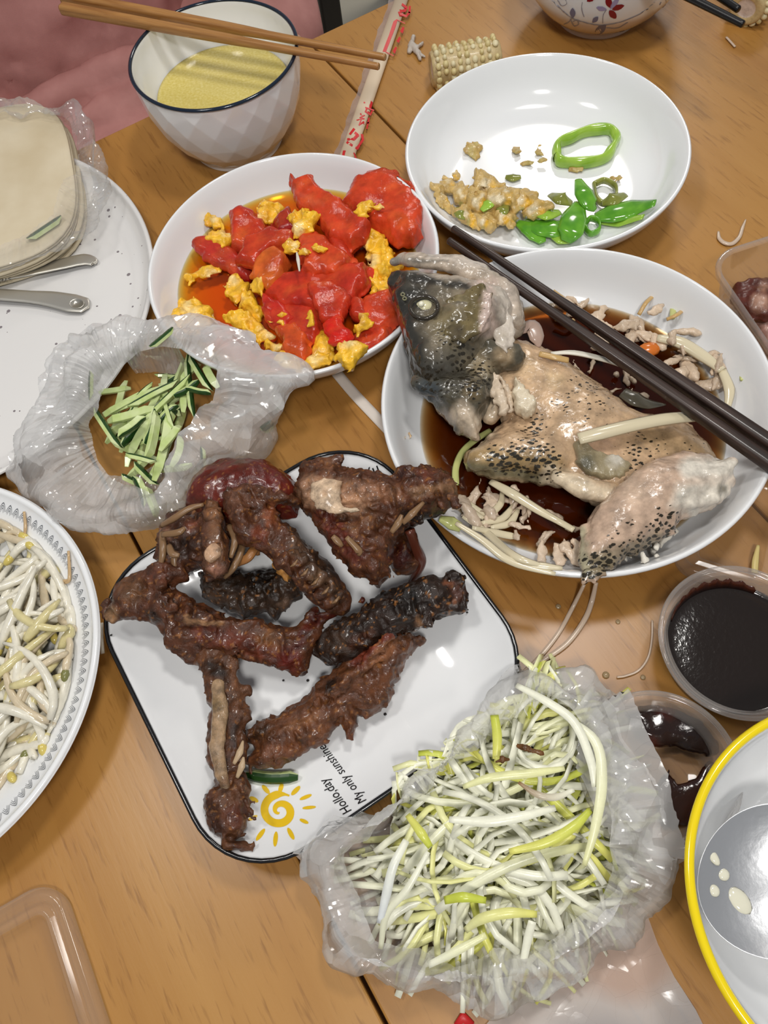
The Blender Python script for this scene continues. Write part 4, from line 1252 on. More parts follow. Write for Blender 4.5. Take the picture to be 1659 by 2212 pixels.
# ================================================================== steamed fish
def fish_mat(name, rough=0.22, scale=300, strength=1.0):
    """colour attribute; its alpha sets how densely dark scale marks sit on the skin"""
    mt = mat(name, rough=rough, coat=0.35)
    P(mt).inputs['Coat Roughness'].default_value = 0.10
    at = N(mt, 'ShaderNodeAttribute', attribute_name='Col')
    co = coords(mt, (1, 1, 0.6), (0, 0, 0.5))
    nz = N(mt, 'ShaderNodeTexNoise', Scale=500, Detail=3.0); L(mt, co, 0, nz, 'Vector')
    mp = coords(mt, (0.75, 1.5, 1), (0, 0, 0.9))
    wv = N(mt, 'ShaderNodeVectorMath', operation='SCALE'); wv.inputs['Scale'].default_value = 0.0026
    L(mt, nz, 'Color', wv, 0)
    av = N(mt, 'ShaderNodeVectorMath', operation='ADD'); L(mt, mp, 0, av, 0); L(mt, wv, 0, av, 1)
    vo = N(mt, 'ShaderNodeTexVoronoi', Scale=scale, Randomness=0.55); L(mt, av, 0, vo, 'Vector')
    th = N(mt, 'ShaderNodeMath', operation='MULTIPLY'); th.inputs[1].default_value = 0.55; L(mt, at, 'Alpha', th, 0)
    sb = N(mt, 'ShaderNodeMath', operation='SUBTRACT'); L(mt, th, 0, sb, 0); L(mt, vo, 'Distance', sb, 1)
    ml = N(mt, 'ShaderNodeMath', operation='MULTIPLY'); ml.inputs[1].default_value = 9.0 * strength; ml.use_clamp = True; L(mt, sb, 0, ml, 0)
    n1 = N(mt, 'ShaderNodeTexNoise', Scale=130, Detail=5.0, Roughness=0.6); L(mt, co, 0, n1, 'Vector')
    mr = N(mt, 'ShaderNodeMapRange'); mr.inputs[1].default_value = 0.3; mr.inputs[2].default_value = 0.7; mr.inputs[3].default_value = 0.62; mr.inputs[4].default_value = 1.34
    L(mt, n1, 'Fac', mr, 0)
    sc = N(mt, 'ShaderNodeVectorMath', operation='SCALE'); L(mt, at, 'Color', sc, 0); L(mt, mr, 0, sc, 'Scale')
    mx = N(mt, 'ShaderNodeMix', data_type='RGBA'); mx.inputs[7].default_value = (0.025, 0.020, 0.012, 1)
    L(mt, ml, 0, mx, 0); L(mt, sc, 0, mx, 6); L(mt, mx, 2, P(mt), 'Base Color')
    v2 = N(mt, 'ShaderNodeTexVoronoi', Scale=scale * 1.25, Randomness=0.5); L(mt, mp, 0, v2, 'Vector')
    ad = N(mt, 'ShaderNodeMath', operation='MULTIPLY_ADD'); ad.inputs[1].default_value = 0.5; L(mt, v2, 'Distance', ad, 0); L(mt, nz, 'Fac', ad, 2)
    bump(mt, ad, 0, 0.5, 0.0005)
    return mt
M['fish_skin'] = fish_mat('speckled_fish_skin')
M['fish_flesh'] = vcol_mat('white_fish_flesh', 0.26, 0.15, 260, 0.0008, 420, coat=0.25, sss=0.12)
def fish_col(V, base, items, spots):
    c = dabs(V, base, items)
    a = dabs(V, (0, 0, 0), [(*s[:-1], (s[-1],) * 3, 1.0) for s in spots])[:, :1]
    return np.concatenate([c, a], 1)
def fclip(G):
    return np.maximum(D_FISH.clip(G), D_TOM.clip(G))
FISHLOC = np.array([0.124, 0.256, 0.008])
fish = empty('steamed_fish', tuple(FISHLOC), 'half-eaten steamed fish with dark head lying on the large white plate', 'fish')
def fpart(name, V, Q, mtl, col, parent=None):
    return mesh_obj(name, V - FISHLOC, Q, mtl, parent or fish, col=col)
def flake(parent, name, poly, z, t, base, dab=(), mtl=None, rag=0.0010, res=0.001, edge=None):
    sd = random.Random(poly[0][0] * 7 + poly[0][1]); tx, ty = sd.uniform(-0.25, 0.25), sd.uniform(-0.25, 0.25); cw_ = W(poly[0][0], poly[0][1], z)
    b = Blob(0.002); b.pil(poly, z, t, edge or 0.0025, tilt=lambda X, Y: tx * (X - cw_[0]) + ty * (Y - cw_[1]))
    V, Q = b.mesh(clip=fclip, res=res, ragged=((300, rag * 1.6), (800, rag * 0.6)), relief=((120, 0.0007, 'r'), (500, 0.0003, None)))
    return V, Q, dabs(V, base, dab)
# --- head
b = Blob(0.006)
hz = lambda x, y: 0.0
b.pil([(843, 604), (841, 618), (850, 655), (866, 705), (880, 755), (893, 800), (930, 850), (990, 815), (1050, 760), (1095, 715), (1108, 670), (1095, 640), (1050, 622), (980, 612), (900, 602)], 0.050, 0.0175, 0.016)
b.cap([(850, 610, 0.056, 13), (905, 614, 0.060, 13), (960, 622, 0.062, 12), (1000, 632, 0.063, 9)], k=0.004)
b.cap([(870, 640, 0.060, 20), (905, 720, 0.060, 26), (930, 790, 0.056, 30)], k=0.008)
b.cap([(985, 690, 0.062, 36), (1030, 660, 0.060, 34)], k=0.008)
b.cap([(1040, 610, 0.066, 8), (1062, 650, 0.067, 8), (1046, 700, 0.066, 9), (1020, 730, 0.064, 8)], k=0.003)
b.cap([(1070, 640, 0.045, 30), (1096, 670, 0.042, 34), (1100, 705, 0.040, 32)], k=0.004)
b.cap([(915, 664, 0.0745, 21)], sub=True)
b.cap([(1000, 740, 0.068, 6), (1040, 725, 0.066, 7), (1075, 700, 0.064, 7)], sub=True)
V, Q = b.mesh(clip=fclip, res=0.0011, relief=((130, 0.0012, None), (380, 0.0005, None)))
dark = (0.026, 0.025, 0.021); pale = (0.46, 0.38, 0.30); olive = (0.16, 0.125, 0.055)
c = fish_col(V, (0.20, 0.165, 0.115), [
    (840, 600, 905, 800, 46, dark, 0.96), (895, 640, 60, dark, 0.9), (860, 585, 930, 600, 16, dark, 0.7),
    (975, 700, 60, olive, 0.75), (1000, 760, 60, (0.10, 0.085, 0.055), 0.8), (950, 800, 60, (0.05, 0.048, 0.04), 0.85),
    (870, 560, 1080, 610, 26, pale, 0.9), (930, 553, 1060, 572, 14, (0.56, 0.48, 0.40), 0.9), (856, 566, 20, (0.30, 0.27, 0.23), 0.9),
    (1045, 620, 1050, 700, 34, (0.56, 0.43, 0.37), 0.9), (1085, 600, 1108, 700, 34, (0.60, 0.53, 0.45), 0.9),
    (850, 598, 1010, 618, 12, (0.03, 0.026, 0.02), 0.9)],
    [(970, 720, 60, 0.5), (1000, 770, 70, 0.9), (920, 820, 60, 1.0)])
head = fpart('head', V, Q, M['fish_skin'], c)
# lower jaw: pale, gaping away from the dark snout
b = Blob(0.004)
b.cap([(852, 566, 0.052, 9), (880, 562, 0.055, 12), (930, 566, 0.057, 15), (985, 578, 0.056, 19), (1040, 600, 0.053, 27), (1085, 640, 0.048, 34), (1102, 690, 0.044, 32)], flat=0.9)
b.cap([(862, 553, 0.054, 6), (920, 552, 0.057, 7), (990, 560, 0.057, 8), (1050, 582, 0.052, 10)], k=0.003)
b.cap([(870, 562, 0.0625, 3.5), (920, 562, 0.0655, 3.5), (980, 572, 0.0665, 3)], sub=True)
V, Q = b.mesh(clip=fclip, res=0.0010, relief=((140, 0.0010, None), (380, 0.0004, None)))
c = fish_col(V, (0.46, 0.38, 0.30), [(852, 562, 22, (0.24, 0.22, 0.19), 0.9), (880, 560, 960, 566, 8, (0.12, 0.11, 0.09), 0.7), (930, 552, 1060, 575, 12, (0.60, 0.52, 0.44), 0.9), (860, 582, 985, 600, 9, (0.05, 0.04, 0.03), 0.9), (1090, 640, 40, (0.60, 0.51, 0.43), 0.8), (1060, 610, 20, (0.52, 0.40, 0.34), 0.6)], [(930, 580, 10, 0.0)])  # dark dab along the jaw's lower edge paints the mouth gap's shade
fpart('lower_jaw', V, Q, M['fish_skin'], c)
# gill cover plate and pale membrane
V, Q, c = flake(fish, '', [(962, 650), (1010, 632), (1045, 626), (1062, 650), (1060, 690), (1040, 722), (1000, 738), (960, 722), (950, 685)], 0.0685, 0.0022, (0.15, 0.115, 0.05), [(1050, 640, 1048, 705, 16, (0.58, 0.45, 0.39), 0.95), (1000, 650, 18, (0.36, 0.30, 0.17), 0.6), (985, 720, 24, (0.07, 0.055, 0.035), 0.8)], rag=0.0008)
gc = fpart('gill_cover', V, Q, M['fish_skin'], np.concatenate([c, np.full((len(c), 1), 0.35)], 1), head)
V, Q, c = flake(fish, '', [(1068, 640), (1095, 650), (1112, 690), (1116, 722), (1095, 745), (1070, 735), (1060, 705)], 0.060, 0.0018, (0.60, 0.53, 0.45), [(1080, 730, 20, (0.42, 0.36, 0.28), 0.7)], rag=0.0008)
fpart('gill_membrane', V, Q, M['fish_flesh'], c, head)
ev, ef = ico((1, 1, 1), 3)
ew = W(916, 662, 0.0655); er = 16 * pxm(916, 662, 0.065)
mesh_obj('eye', ev * np.array([er * 1.25, er, er * 0.75]) + ew - FISHLOC, ef, mat('cooked_eye', (0.70, 0.66, 0.42), 0.12, coat=0.5), head)
pv, pf = ico((1, 1, 1), 2)
mesh_obj('eye_lens', pv * er * 0.42 + W(910, 657, 0.0775) - FISHLOC, pf, mat('cooked_lens', (0.82, 0.80, 0.62), 0.1, coat=0.5), head)
V, F = sweep_vf([W(886 + 30 * 1.0 + 30 * math.cos(a) * 1.0, 664 + 24 * math.sin(a), 0.0700) for a in np.linspace(0, 2 * math.pi, 22)], 0.0013, 6, 1.0)
mesh_obj('eye_rim', V - FISHLOC, F, mat('eye_rim_skin', (0.035, 0.028, 0.02), 0.15, coat=0.3), head)
M['nostril'] = mat('nostril_skin', (0.20, 0.19, 0.11), 0.2)
for x, y in ((870, 636), (874, 645)):
    V, F = sweep_vf([W(x + 4 * math.cos(a), y + 3.4 * math.sin(a), 0.0690) for a in np.linspace(0, 2 * math.pi, 12)], 0.0005, 5)
    mesh_obj('nostril', V - FISHLOC, F, M['nostril'], head)
# --- collar behind the gills, dark and torn
b = Blob(0.004)
b.pil([(884, 800), (900, 835), (935, 870), (960, 900), (985, 930), (1030, 948), (1040, 905), (1060, 870), (1080, 840), (1060, 780), (1010, 755), (950, 770)], 0.040, 0.013, 0.012)
b.cap([(905, 830, 0.050, 18), (960, 840, 0.053, 28), (1030, 850, 0.050, 26)], k=0.006)
b.cap([(985, 870, 0.040, 24), (1015, 905, 0.032, 22), (1030, 942, 0.026, 10)], k=0.004)
b.cap([(1050, 765, 0.049, 30), (1100, 770, 0.045, 30)], k=0.006)
V, Q = b.mesh(clip=fclip, res=0.0011, ragged=((260, 0.0016),), relief=((130, 0.0014, None), (420, 0.0007, None)))
c = fish_col(V, (0.085, 0.075, 0.052), [
    (925, 845, 45, (0.045, 0.055, 0.062), 0.9), (985, 805, 40, (0.05, 0.045, 0.035), 0.8), (1040, 790, 40, (0.36, 0.28, 0.17), 0.7),
    (1020, 845, 30, (0.17, 0.12, 0.055), 0.8), (1000, 895, 1035, 950, 34, (0.62, 0.50, 0.37), 0.95), (960, 900, 26, (0.40, 0.33, 0.27), 0.7), (1090, 770, 30, (0.40, 0.29, 0.17), 0.8)],
    [(1020, 820, 80, 0.95), (940, 830, 60, 0.9), (1010, 920, 50, 0.0)])
fpart('collar', V, Q, M['fish_skin'], c)
# --- body
b = Blob(0.006)
def btilt(X, Y): return -0.35 * np.maximum(0, X - 0.13) * 0.6
b.pil([(1030, 770), (1090, 738), (1150, 748), (1205, 772), (1265, 810), (1330, 852), (1385, 888), (1440, 884), (1500, 895), (1530, 930), (1548, 965), (1592, 1003), (1580, 1050), (1480, 1065), (1400, 1075), (1330, 1108), (1280, 1088), (1235, 1058), (1150, 1040), (1060, 1032), (1008, 1012), (1002, 985), (1050, 950), (1085, 915), (1075, 880), (1050, 850)], 0.024, 0.0135, 0.020, tilt=btilt)
b.cap([(1110, 800, 0.030, 50), (1180, 870, 0.030, 62), (1280, 930, 0.027, 60), (1400, 965, 0.022, 52), (1500, 985, 0.018, 36)], flat=0.55, k=0.012)
b.cap([(1030, 995, 0.034, 24), (1110, 970, 0.037, 34), (1190, 985, 0.036, 34)], flat=0.8, k=0.008)
b.cap([(1205, 1030, 0.0375, 20), (1260, 1050, 0.039, 26), (1320, 1068, 0.036, 24)], flat=0.8, k=0.003)
b.cap([(1060, 900, 0.035, 18), (1080, 865, 0.036, 22), (1100, 830, 0.036, 20)], k=0.004)
V, Q = b.mesh(clip=fclip, res=0.0012, ragged=((260, 0.0014), (700, 0.0006)), relief=((70, 0.0012, None), (330, 0.0004, None)))
skin = (0.52, 0.355, 0.215)
c = fish_col(V, skin, [
    (1010, 990, 1190, 1010, 44, (0.30, 0.20, 0.075), 0.8), (1010, 1010, 1200, 1040, 18, (0.13, 0.125, 0.075), 0.8),
    (1130, 790, 40, (0.60, 0.42, 0.24), 0.6), (1200, 820, 26, (0.66, 0.47, 0.27), 0.7),
    (1195, 1030, 1330, 1080, 32, (0.66, 0.545, 0.39), 0.95), (1200, 1075, 1330, 1110, 18, (0.45, 0.38, 0.28), 0.8),
    (1045, 900, 1085, 860, 34, (0.60, 0.48, 0.34), 0.9), (1020, 960, 1060, 930, 20, (0.62, 0.50, 0.36), 0.8),
    (1400, 940, 1560, 1000, 44, (0.33, 0.22, 0.11), 0.7), (1300, 960, 50, (0.46, 0.30, 0.21), 0.6), (1550, 1010, 30, (0.22, 0.16, 0.09), 0.6)],
    [(1080, 990, 1180, 1000, 60, 1.0), (1150, 930, 60, 0.80), (1260, 860, 110, 0.62), (1380, 980, 90, 0.72), (1500, 960, 60, 0.45), (1120, 800, 50, 0.35), (1200, 820, 24, 0.0), (1260, 1060, 34, 0.0), (1320, 1075, 30, 0.0), (1065, 885, 36, 0.0)])
fpart('body', V, Q, M['fish_skin'], c)
# torn skin hole with grey lining and a lump of flesh, small fins
V, Q, c = flake(fish, '', [(1238, 962), (1250, 945), (1290, 975), (1340, 985), (1365, 1000), (1350, 1028), (1300, 1035), (1262, 1020), (1240, 990)], 0.038, 0.0035, (0.30, 0.25, 0.15), [(1265, 1000, 30, (0.08, 0.075, 0.05), 0.9), (1330, 990, 26, (0.62, 0.58, 0.50), 0.9)])
fpart('torn_skin', V, Q, M['fish_flesh'], c)
V, Q, c = flake(fish, '', [(1112, 818), (1124, 832), (1148, 848), (1160, 870), (1150, 890), (1135, 897), (1112, 882), (1105, 850)], 0.046, 0.0055, (0.68, 0.58, 0.42))
fpart('flesh_lump', V, Q, M['fish_flesh'], c)
for poly_, z__ in (([(1050, 800), (1075, 815), (1092, 850), (1100, 885), (1085, 900), (1068, 875), (1058, 840)], 0.046), ([(1080, 815), (1098, 825), (1112, 860), (1112, 888), (1098, 878), (1088, 845)], 0.047)):
    V, Q, c = flake(fish, '', poly_, z__, 0.0030, (0.62, 0.50, 0.37), rag=0.0014)
    fpart('flesh_strip', V, Q, M['fish_flesh'], c)
M['fin'] = mat('grey_fin', (0.10, 0.09, 0.065), 0.2, coat=0.3)
V, F = sweep_vf(spline([W(1345, 848, 0.026), W(1372, 862, 0.027), W(1400, 872, 0.024), W(1438, 874, 0.020)], 6), [0.004, 0.0055, 0.004, 0.0006], 8, 0.3)
mesh_obj('fin', V - FISHLOC, F, M['fin'], fish)
V, F = sweep_vf(spline([W(1120, 715, 0.036), W(1148, 705, 0.038), W(1160, 730, 0.036), W(1165, 750, 0.033)], 6), [0.003, 0.0055, 0.005, 0.001], 8, 0.25)
mesh_obj('fin', V - FISHLOC, F, mat('pink_fin_flesh', (0.46, 0.33, 0.27), 0.2, coat=0.3), fish)
# --- tail chunk
b = Blob(0.005)
b.pil([(1255, 1165), (1275, 1112), (1330, 1052), (1400, 1003), (1470, 982), (1520, 985), (1578, 1008), (1588, 1045), (1560, 1085), (1520, 1105), (1475, 1120), (1455, 1150), (1400, 1180), (1345, 1210), (1318, 1240), (1275, 1246), (1252, 1210)], 0.036, 0.012, 0.016)
b.cap([(1300, 1190, 0.042, 34), (1350, 1110, 0.045, 48), (1420, 1060, 0.045, 52), (1480, 1040, 0.042, 46)], flat=0.7, k=0.01)
b.cap([(1262, 1140, 0.040, 10), (1262, 1190, 0.040, 12), (1275, 1235, 0.041, 14)], k=0.003)
b.cap([(1480, 1060, 0.048, 20), (1540, 1030, 0.046, 22), (1580, 1000, 0.043, 14)], k=0.003); b.cap([(1490, 1090, 0.044, 14), (1540, 1075, 0.043, 16)], k=0.003)
b.cap([(1290, 1240, 0.044, 10), (1285, 1258, 0.044, 5)], k=0.003); b.cap([(1270, 1240, 0.044, 7), (1262, 1258, 0.043, 3)], k=0.003); b.cap([(1305, 1238, 0.044, 6), (1318, 1252, 0.043, 2.5)], k=0.003)
V, Q = b.mesh(clip=fclip, res=0.0011, ragged=((260, 0.0016), (700, 0.0006)), relief=((90, 0.0012, None), (380, 0.0005, None)))
c = fish_col(V, (0.52, 0.37, 0.27), [
    (1260, 1230, 1420, 1170, 34, (0.20, 0.165, 0.105), 0.8), (1258, 1150, 1265, 1240, 16, (0.36, 0.33, 0.22), 0.9), (1300, 1220, 40, (0.22, 0.18, 0.10), 0.6),
    (1370, 1060, 40, (0.60, 0.45, 0.33), 0.5), (1490, 1010, 1590, 1010, 34, (0.70, 0.65, 0.56), 0.95), (1480, 1080, 1560, 1060, 42, (0.70, 0.645, 0.55), 0.97), (1500, 1105, 20, (0.68, 0.64, 0.56), 0.9),
    (1560, 1055, 18, (0.14, 0.12, 0.08), 0.8)],
    [(1260, 1240, 1340, 1190, 60, 0.95), (1340, 1190, 1450, 1140, 48, 0.9), (1350, 1150, 50, 0.6), (1440, 1110, 34, 0.8), (1540, 1040, 60, 0.0)])
tl = recenter(mesh_obj('fish_tail_piece', V, Q, M['fish_skin'], col=c))
tag(tl, 'speckled tail piece of the fish by the near rim of its plate', 'fish piece')
# --- loose flakes
def flakes(region, n, seed, label, group, base, z0, smin=18, smax=42):
    rj = random.Random(seed); k = 0
    xs = [p[0] for p in region]; ys = [p[1] for p in region]
    R2 = np.array(region, float)
    while k < n:
        x, y = rj.uniform(min(xs), max(xs)), rj.uniform(min(ys), max(ys))
        if poly_sdf(R2, np.array([x]), np.array([y]))[0] > 0: continue
        s = rj.uniform(smin, smax); a0 = rj.uniform(0, 6.28); el = rj.uniform(0.22, 0.5)
        poly = []
        for q in range(9):
            a = 2 * math.pi * q / 9; r = s * rj.uniform(0.75, 1.15)
            ex, ey = r * math.cos(a), r * el * math.sin(a)
            poly.append((x + ex * math.cos(a0) - ey * math.sin(a0), y + ex * math.sin(a0) + ey * math.cos(a0)))
        w = D_FISH.at(x, y, 0.006); sc1 = rj.uniform(0.82, 1.12)
        V, Q, c = flake(None, '', poly, w[2] + rj.uniform(0, z0), rj.uniform(0.0014, 0.0026), [v * sc1 for v in base], res=0.0013)
        o = recenter(mesh_obj('fish_flake', V, Q, M['fish_flesh'], col=c)); tag(o, label, 'fish flake', group); k += 1
flakes([(1185, 640), (1240, 640), (1330, 690), (1420, 640), (1500, 720), (1560, 780), (1570, 850), (1500, 850), (1420, 760), (1330, 770), (1250, 700)], 34, 5, 'loose beige fish flake behind the dark chopsticks on the fish plate', 'loose flakes at the far side of the fish plate', (0.60, 0.46, 0.33), 0.006)
flakes([(1230, 775), (1330, 790), (1400, 850), (1380, 870), (1290, 815), (1220, 785)], 9, 6, 'small fish flake between the fish body and the chopsticks', 'flakes between fish and chopsticks', (0.60, 0.47, 0.34), 0.004, 10, 24)
flakes([(990, 1060), (1060, 1050), (1150, 1090), (1250, 1130), (1245, 1215), (1150, 1210), (1060, 1160), (1000, 1120)], 32, 7, 'loose fish flake in the near left part of the fish plate', 'loose flakes at the near side of the fish plate', (0.60, 0.47, 0.35), 0.006)
flakes([(1330, 1195), (1400, 1170), (1480, 1125), (1500, 1130), (1430, 1190), (1350, 1225)], 9, 8, 'white fish flake along the near rim below the tail piece', 'flakes below the tail piece', (0.70, 0.66, 0.58), 0.004, 12, 26)
# --- braise liquid
def liquid(name, D, zl, k, label, n=96, mtl=None, rr=None):
    rmax = float(np.interp(zl, D.z, D.r)) if rr is None else rr
    rs = np.concatenate([np.linspace(0, rmax * 0.8, 10)[1:], np.linspace(rmax * 0.82, rmax - 0.0002, 26)])
    V = [(0, 0, zl)]; th = [zl - D.z[0]]
    for r in rs:
        for q in range(n):
            a = 2 * math.pi * q / n
            V.append((r * math.cos(a), r * math.sin(a), zl)); th.append(max(0, zl - np.interp(r, D.r, D.z)))
    F = [(0, 1 + q, 1 + (q + 1) % n) for q in range(n)]
    for i in range(len(rs) - 1):
        for q in range(n):
            F.append((1 + i * n + q, 1 + (i + 1) * n + q, 1 + (i + 1) * n + (q + 1) % n, 1 + i * n + (q + 1) % n))
    th = np.array(th)[:, None]
    c = np.exp(-th * np.array(k)[None, :])
    o = mesh_obj(name, V, F, mtl or liquid_mat(name + '_liquid'), col=c); o.location = (D.c[0], D.c[1], 0)
    return tag(o, label, 'sauce')
liquid('soy_sauce', D_FISH, 0.0135, (260, 450, 760), 'dark soy braising sauce pooled in the fish plate')
# --- shreds on the fish plate
M['leek_w'] = mat('cooked_white_leek', (0.66, 0.58, 0.40), 0.2, coat=0.3, sss=0.1)
M['leek_g'] = mat('cooked_green_leek', (0.52, 0.54, 0.20), 0.2, coat=0.3, sss=0.1)
M['ginger'] = mat('ginger_shred', (0.56, 0.36, 0.14), 0.25, coat=0.2)
def fshred(pts, rad, mtl, label, flat=0.45, lift=0.007, kind='leek_shred', cat='leek shred'):
    q = [D_FISH.at(p[0], p[1], lift) if len(p) == 2 else W(*p) for p in pts]
    V, F = sweep_vf(spline(q, 6), rad, 7, flat)
    return tag(recenter(mesh_obj(kind, V, F, mtl)), label, cat, 'shreds on the fish plate')
fshred([(1250, 948, 0.048), (1300, 935, 0.049), (1370, 918, 0.048), (1440, 905, 0.044), (1520, 897, 0.036)], [0.0040, 0.0044, 0.0042, 0.0042, 0.0036], M['leek_w'], 'thick pale leek strip lying across the fish body')
fshred([(985, 1048), (985, 1010), (1000, 975), (1030, 948), (1060, 930)], 0.0022, M['leek_g'], 'curved green-edged leek strip beside the sauce at the fish belly')
fshred([(1060, 1040, 0.022), (1105, 1065, 0.026), (1160, 1100, 0.025), (1205, 1125, 0.024), (1240, 1145, 0.026)], [0.0022, 0.0032, 0.0028, 0.0022, 0.002], M['leek_w'], 'long leek strip running below the fish body to the tail')
fshred([(1190, 763, 0.040), (1240, 762, 0.040), (1300, 775, 0.038), (1345, 792, 0.034)], [0.0012, 0.0020, 0.0020, 0.001], M['shred_white'], 'thin white strip above the fish back near the chopsticks')
fshred([(1232, 562), (1222, 585), (1208, 610)], [0.0018, 0.0024, 0.002], M['ginger'], 'ginger strip on the far rim of the fish plate', lift=0.001, kind='ginger_shred', cat='ginger shred')
fshred([(1165, 764, 0.042), (1200, 772, 0.042), (1228, 778, 0.040)], 0.0022, M['ginger'], 'yellow ginger strip on the fish shoulder', kind='ginger_shred', cat='ginger shred')
fshred([(1420, 730), (1470, 740), (1520, 770), (1560, 800)], [0.003, 0.0048, 0.0045, 0.003], M['leek_w'], 'wide pale leek piece at the far right of the fish plate', lift=0.012)
fshred([(1560, 800), (1575, 840), (1572, 880)], [0.003, 0.0036, 0.002], M['leek_w'], 'leek piece curling down at the right of the fish plate', lift=0.010)
fshred([(1452, 634), (1455, 660), (1452, 688)], [0.002, 0.0026, 0.0018], M['leek_g'], 'bright green leek end pointing up at the far side', lift=0.010)
fshred([(1592, 740), (1600, 780), (1604, 822)], [0.0018, 0.0026, 0.0016], M['leek_g'], 'green leek end on the right wall of the fish plate', lift=0.004)
fshred([(950, 1120), (975, 1130), (995, 1140)], [0.002, 0.0042, 0.003], M['leek_g'], 'pale green leek end at the near left rim beside the duck', lift=0.006)
for k, pts in enumerate(([(985, 1130), (1040, 1165), (1090, 1205), (1140, 1225), (1200, 1240)], [(1000, 1115), (1050, 1150), (1110, 1200), (1180, 1225)], [(1010, 1085), (1050, 1110), (1080, 1090), (1085, 1060)], [(1040, 1130), (1085, 1120), (1110, 1090)], [(990, 1070), (1010, 1100), (1045, 1120)], [(1060, 1140), (1100, 1130), (1120, 1100)], [(1020, 1140), (1090, 1155), (1120, 1160)], [(1110, 1215), (1160, 1222), (1215, 1228)])):
    fshred(pts, [0.0014, 0.0024, 0.0024, 0.0012], M['leek_w'], 'soft pale leek shred at the near left of the fish plate', lift=0.009)
for pts in ([(1200, 690), (1225, 700), (1240, 690)], [(1195, 628), (1212, 640), (1225, 648)], [(1440, 690), (1462, 680), (1478, 668)], [(1380, 680), (1395, 655), (1410, 640)]):
    fshred(pts, 0.0014, M['ginger'], 'small ginger strip among the flakes at the far side', lift=0.011, kind='ginger_shred', cat='ginger shred')
V, F = ico((0.0075, 0.0055, 0.003), 2)
o = mesh_obj('carrot_slice', V, F, mat('orange_carrot', (0.62, 0.16, 0.02), 0.2, coat=0.3)); o.location = tuple(D_FISH.at(1402, 755, 0.010)); tag(o, 'orange carrot slice half hidden behind the dark chopsticks', 'carrot')
for x, y, s in ((870, 936, 8), (884, 944, 9)):
    V, Q, c = flake(None, '', [(x - s, y - s * 0.6), (x, y - s), (x + s, y - s * 0.2), (x + s * 0.6, y + s), (x - s * 0.7, y + s * 0.6)], D_FISH.at(x, y, 0.001)[2], 0.0012, (0.60, 0.42, 0.24))
    tag(recenter(mesh_obj('fish_flake', V, Q, M['fish_flesh'], col=c)), 'tiny crumb on the bare left wall of the fish plate', 'crumb', 'crumbs on the left wall of the fish plate')

# ================================================================== duck pieces on the square plate
M['duck'] = vcol_mat('roast_duck', 0.26, 0.60, 170, 0.0008, 800, coat=0.22, rvar=0.20, spec=0.35)
M['duck_skin'] = vcol_mat('glossy_duck_skin', 0.17, 0.45, 120, 0.0005, 500, coat=0.25, rvar=0.06)
BR = (0.085, 0.033, 0.015); RED = (0.105, 0.016, 0.009); BLK = (0.010, 0.007, 0.005); TAN = (0.30, 0.17, 0.085); BONE = (0.62, 0.47, 0.31); LBR = (0.19, 0.085, 0.038)
def duck(b, base, dab, label, res=0.0011, rag=0.0018, rel=0.0015, cat='duck piece', mtl='duck'):
    V, Q = b.mesh(res, clip=sq_clip, ragged=((220, rag), (600, rag * 0.5)), relief=((60, rel * 1.2, None), (150, rel * 1.0, 'r'), (420, rel * 0.55, None)))
    V0 = V.min(0)
    c = dabs(V, base, dab, warp=9) * np.array([[0.92, 0.78, 0.70]])
    sp = fbm(V, 700, 1, 21)
    c = np.where((sp > 0.62)[:, None], c * 0.4 + np.array([[0.30, 0.12, 0.03]]) * 0.6, c)
    o = recenter(mesh_obj('roast_duck_piece', V, Q, M[mtl], col=c))
    tag(o, label, cat, 'roast duck pieces on the square plate')
    return o
def dpart(o, name, V, F, mtl, col=None):
    p = mesh_obj(name, np.asarray(V) - np.array(o.location), F, mtl, o, col=col); return p
M['bone_m'] = mat('pale_duck_bone', (0.46, 0.33, 0.20), 0.35)
M['rib'] = mat('brown_rib_bone', (0.22, 0.125, 0.06), 0.3)
# dark back piece underneath
b = Blob(0.004)
b.pil([(432, 1240), (470, 1225), (530, 1240), (600, 1225), (650, 1250), (655, 1290), (620, 1310), (590, 1345), (575, 1320), (530, 1330), (480, 1310), (440, 1290)], 0.022, 0.011, 0.012)
duck(b, (0.035, 0.022, 0.014), [(560, 1250, 50, BLK, 0.9), (470, 1290, 40, (0.06, 0.035, 0.02), 0.7), (615, 1300, 22, (0.20, 0.14, 0.10), 0.7)], 'charred black back piece lying low in the middle of the square plate')
# red glossy skin piece at the top
b = Blob(0.008)
b.pil([(405, 1105), (415, 1060), (440, 1015), (500, 994), (585, 1002), (622, 1035), (645, 1065), (640, 1115), (570, 1115), (500, 1110), (455, 1130)], 0.046, 0.016, 0.022)
b.cap([(450, 1070, 0.052, 40), (530, 1050, 0.055, 44), (600, 1070, 0.050, 38)], flat=0.8, k=0.012)
duck(b, RED, [(430, 1100, 36, BR, 0.6), (450, 1085, 14, BLK, 0.6), (520, 995, 20, (0.08, 0.04, 0.02), 0.8), (580, 1040, 40, (0.12, 0.012, 0.008), 0.6)], 'dark red glossy duck thigh at the top of the pile beside the cucumber bag', rag=0.0010, rel=0.0004, mtl='duck_skin')
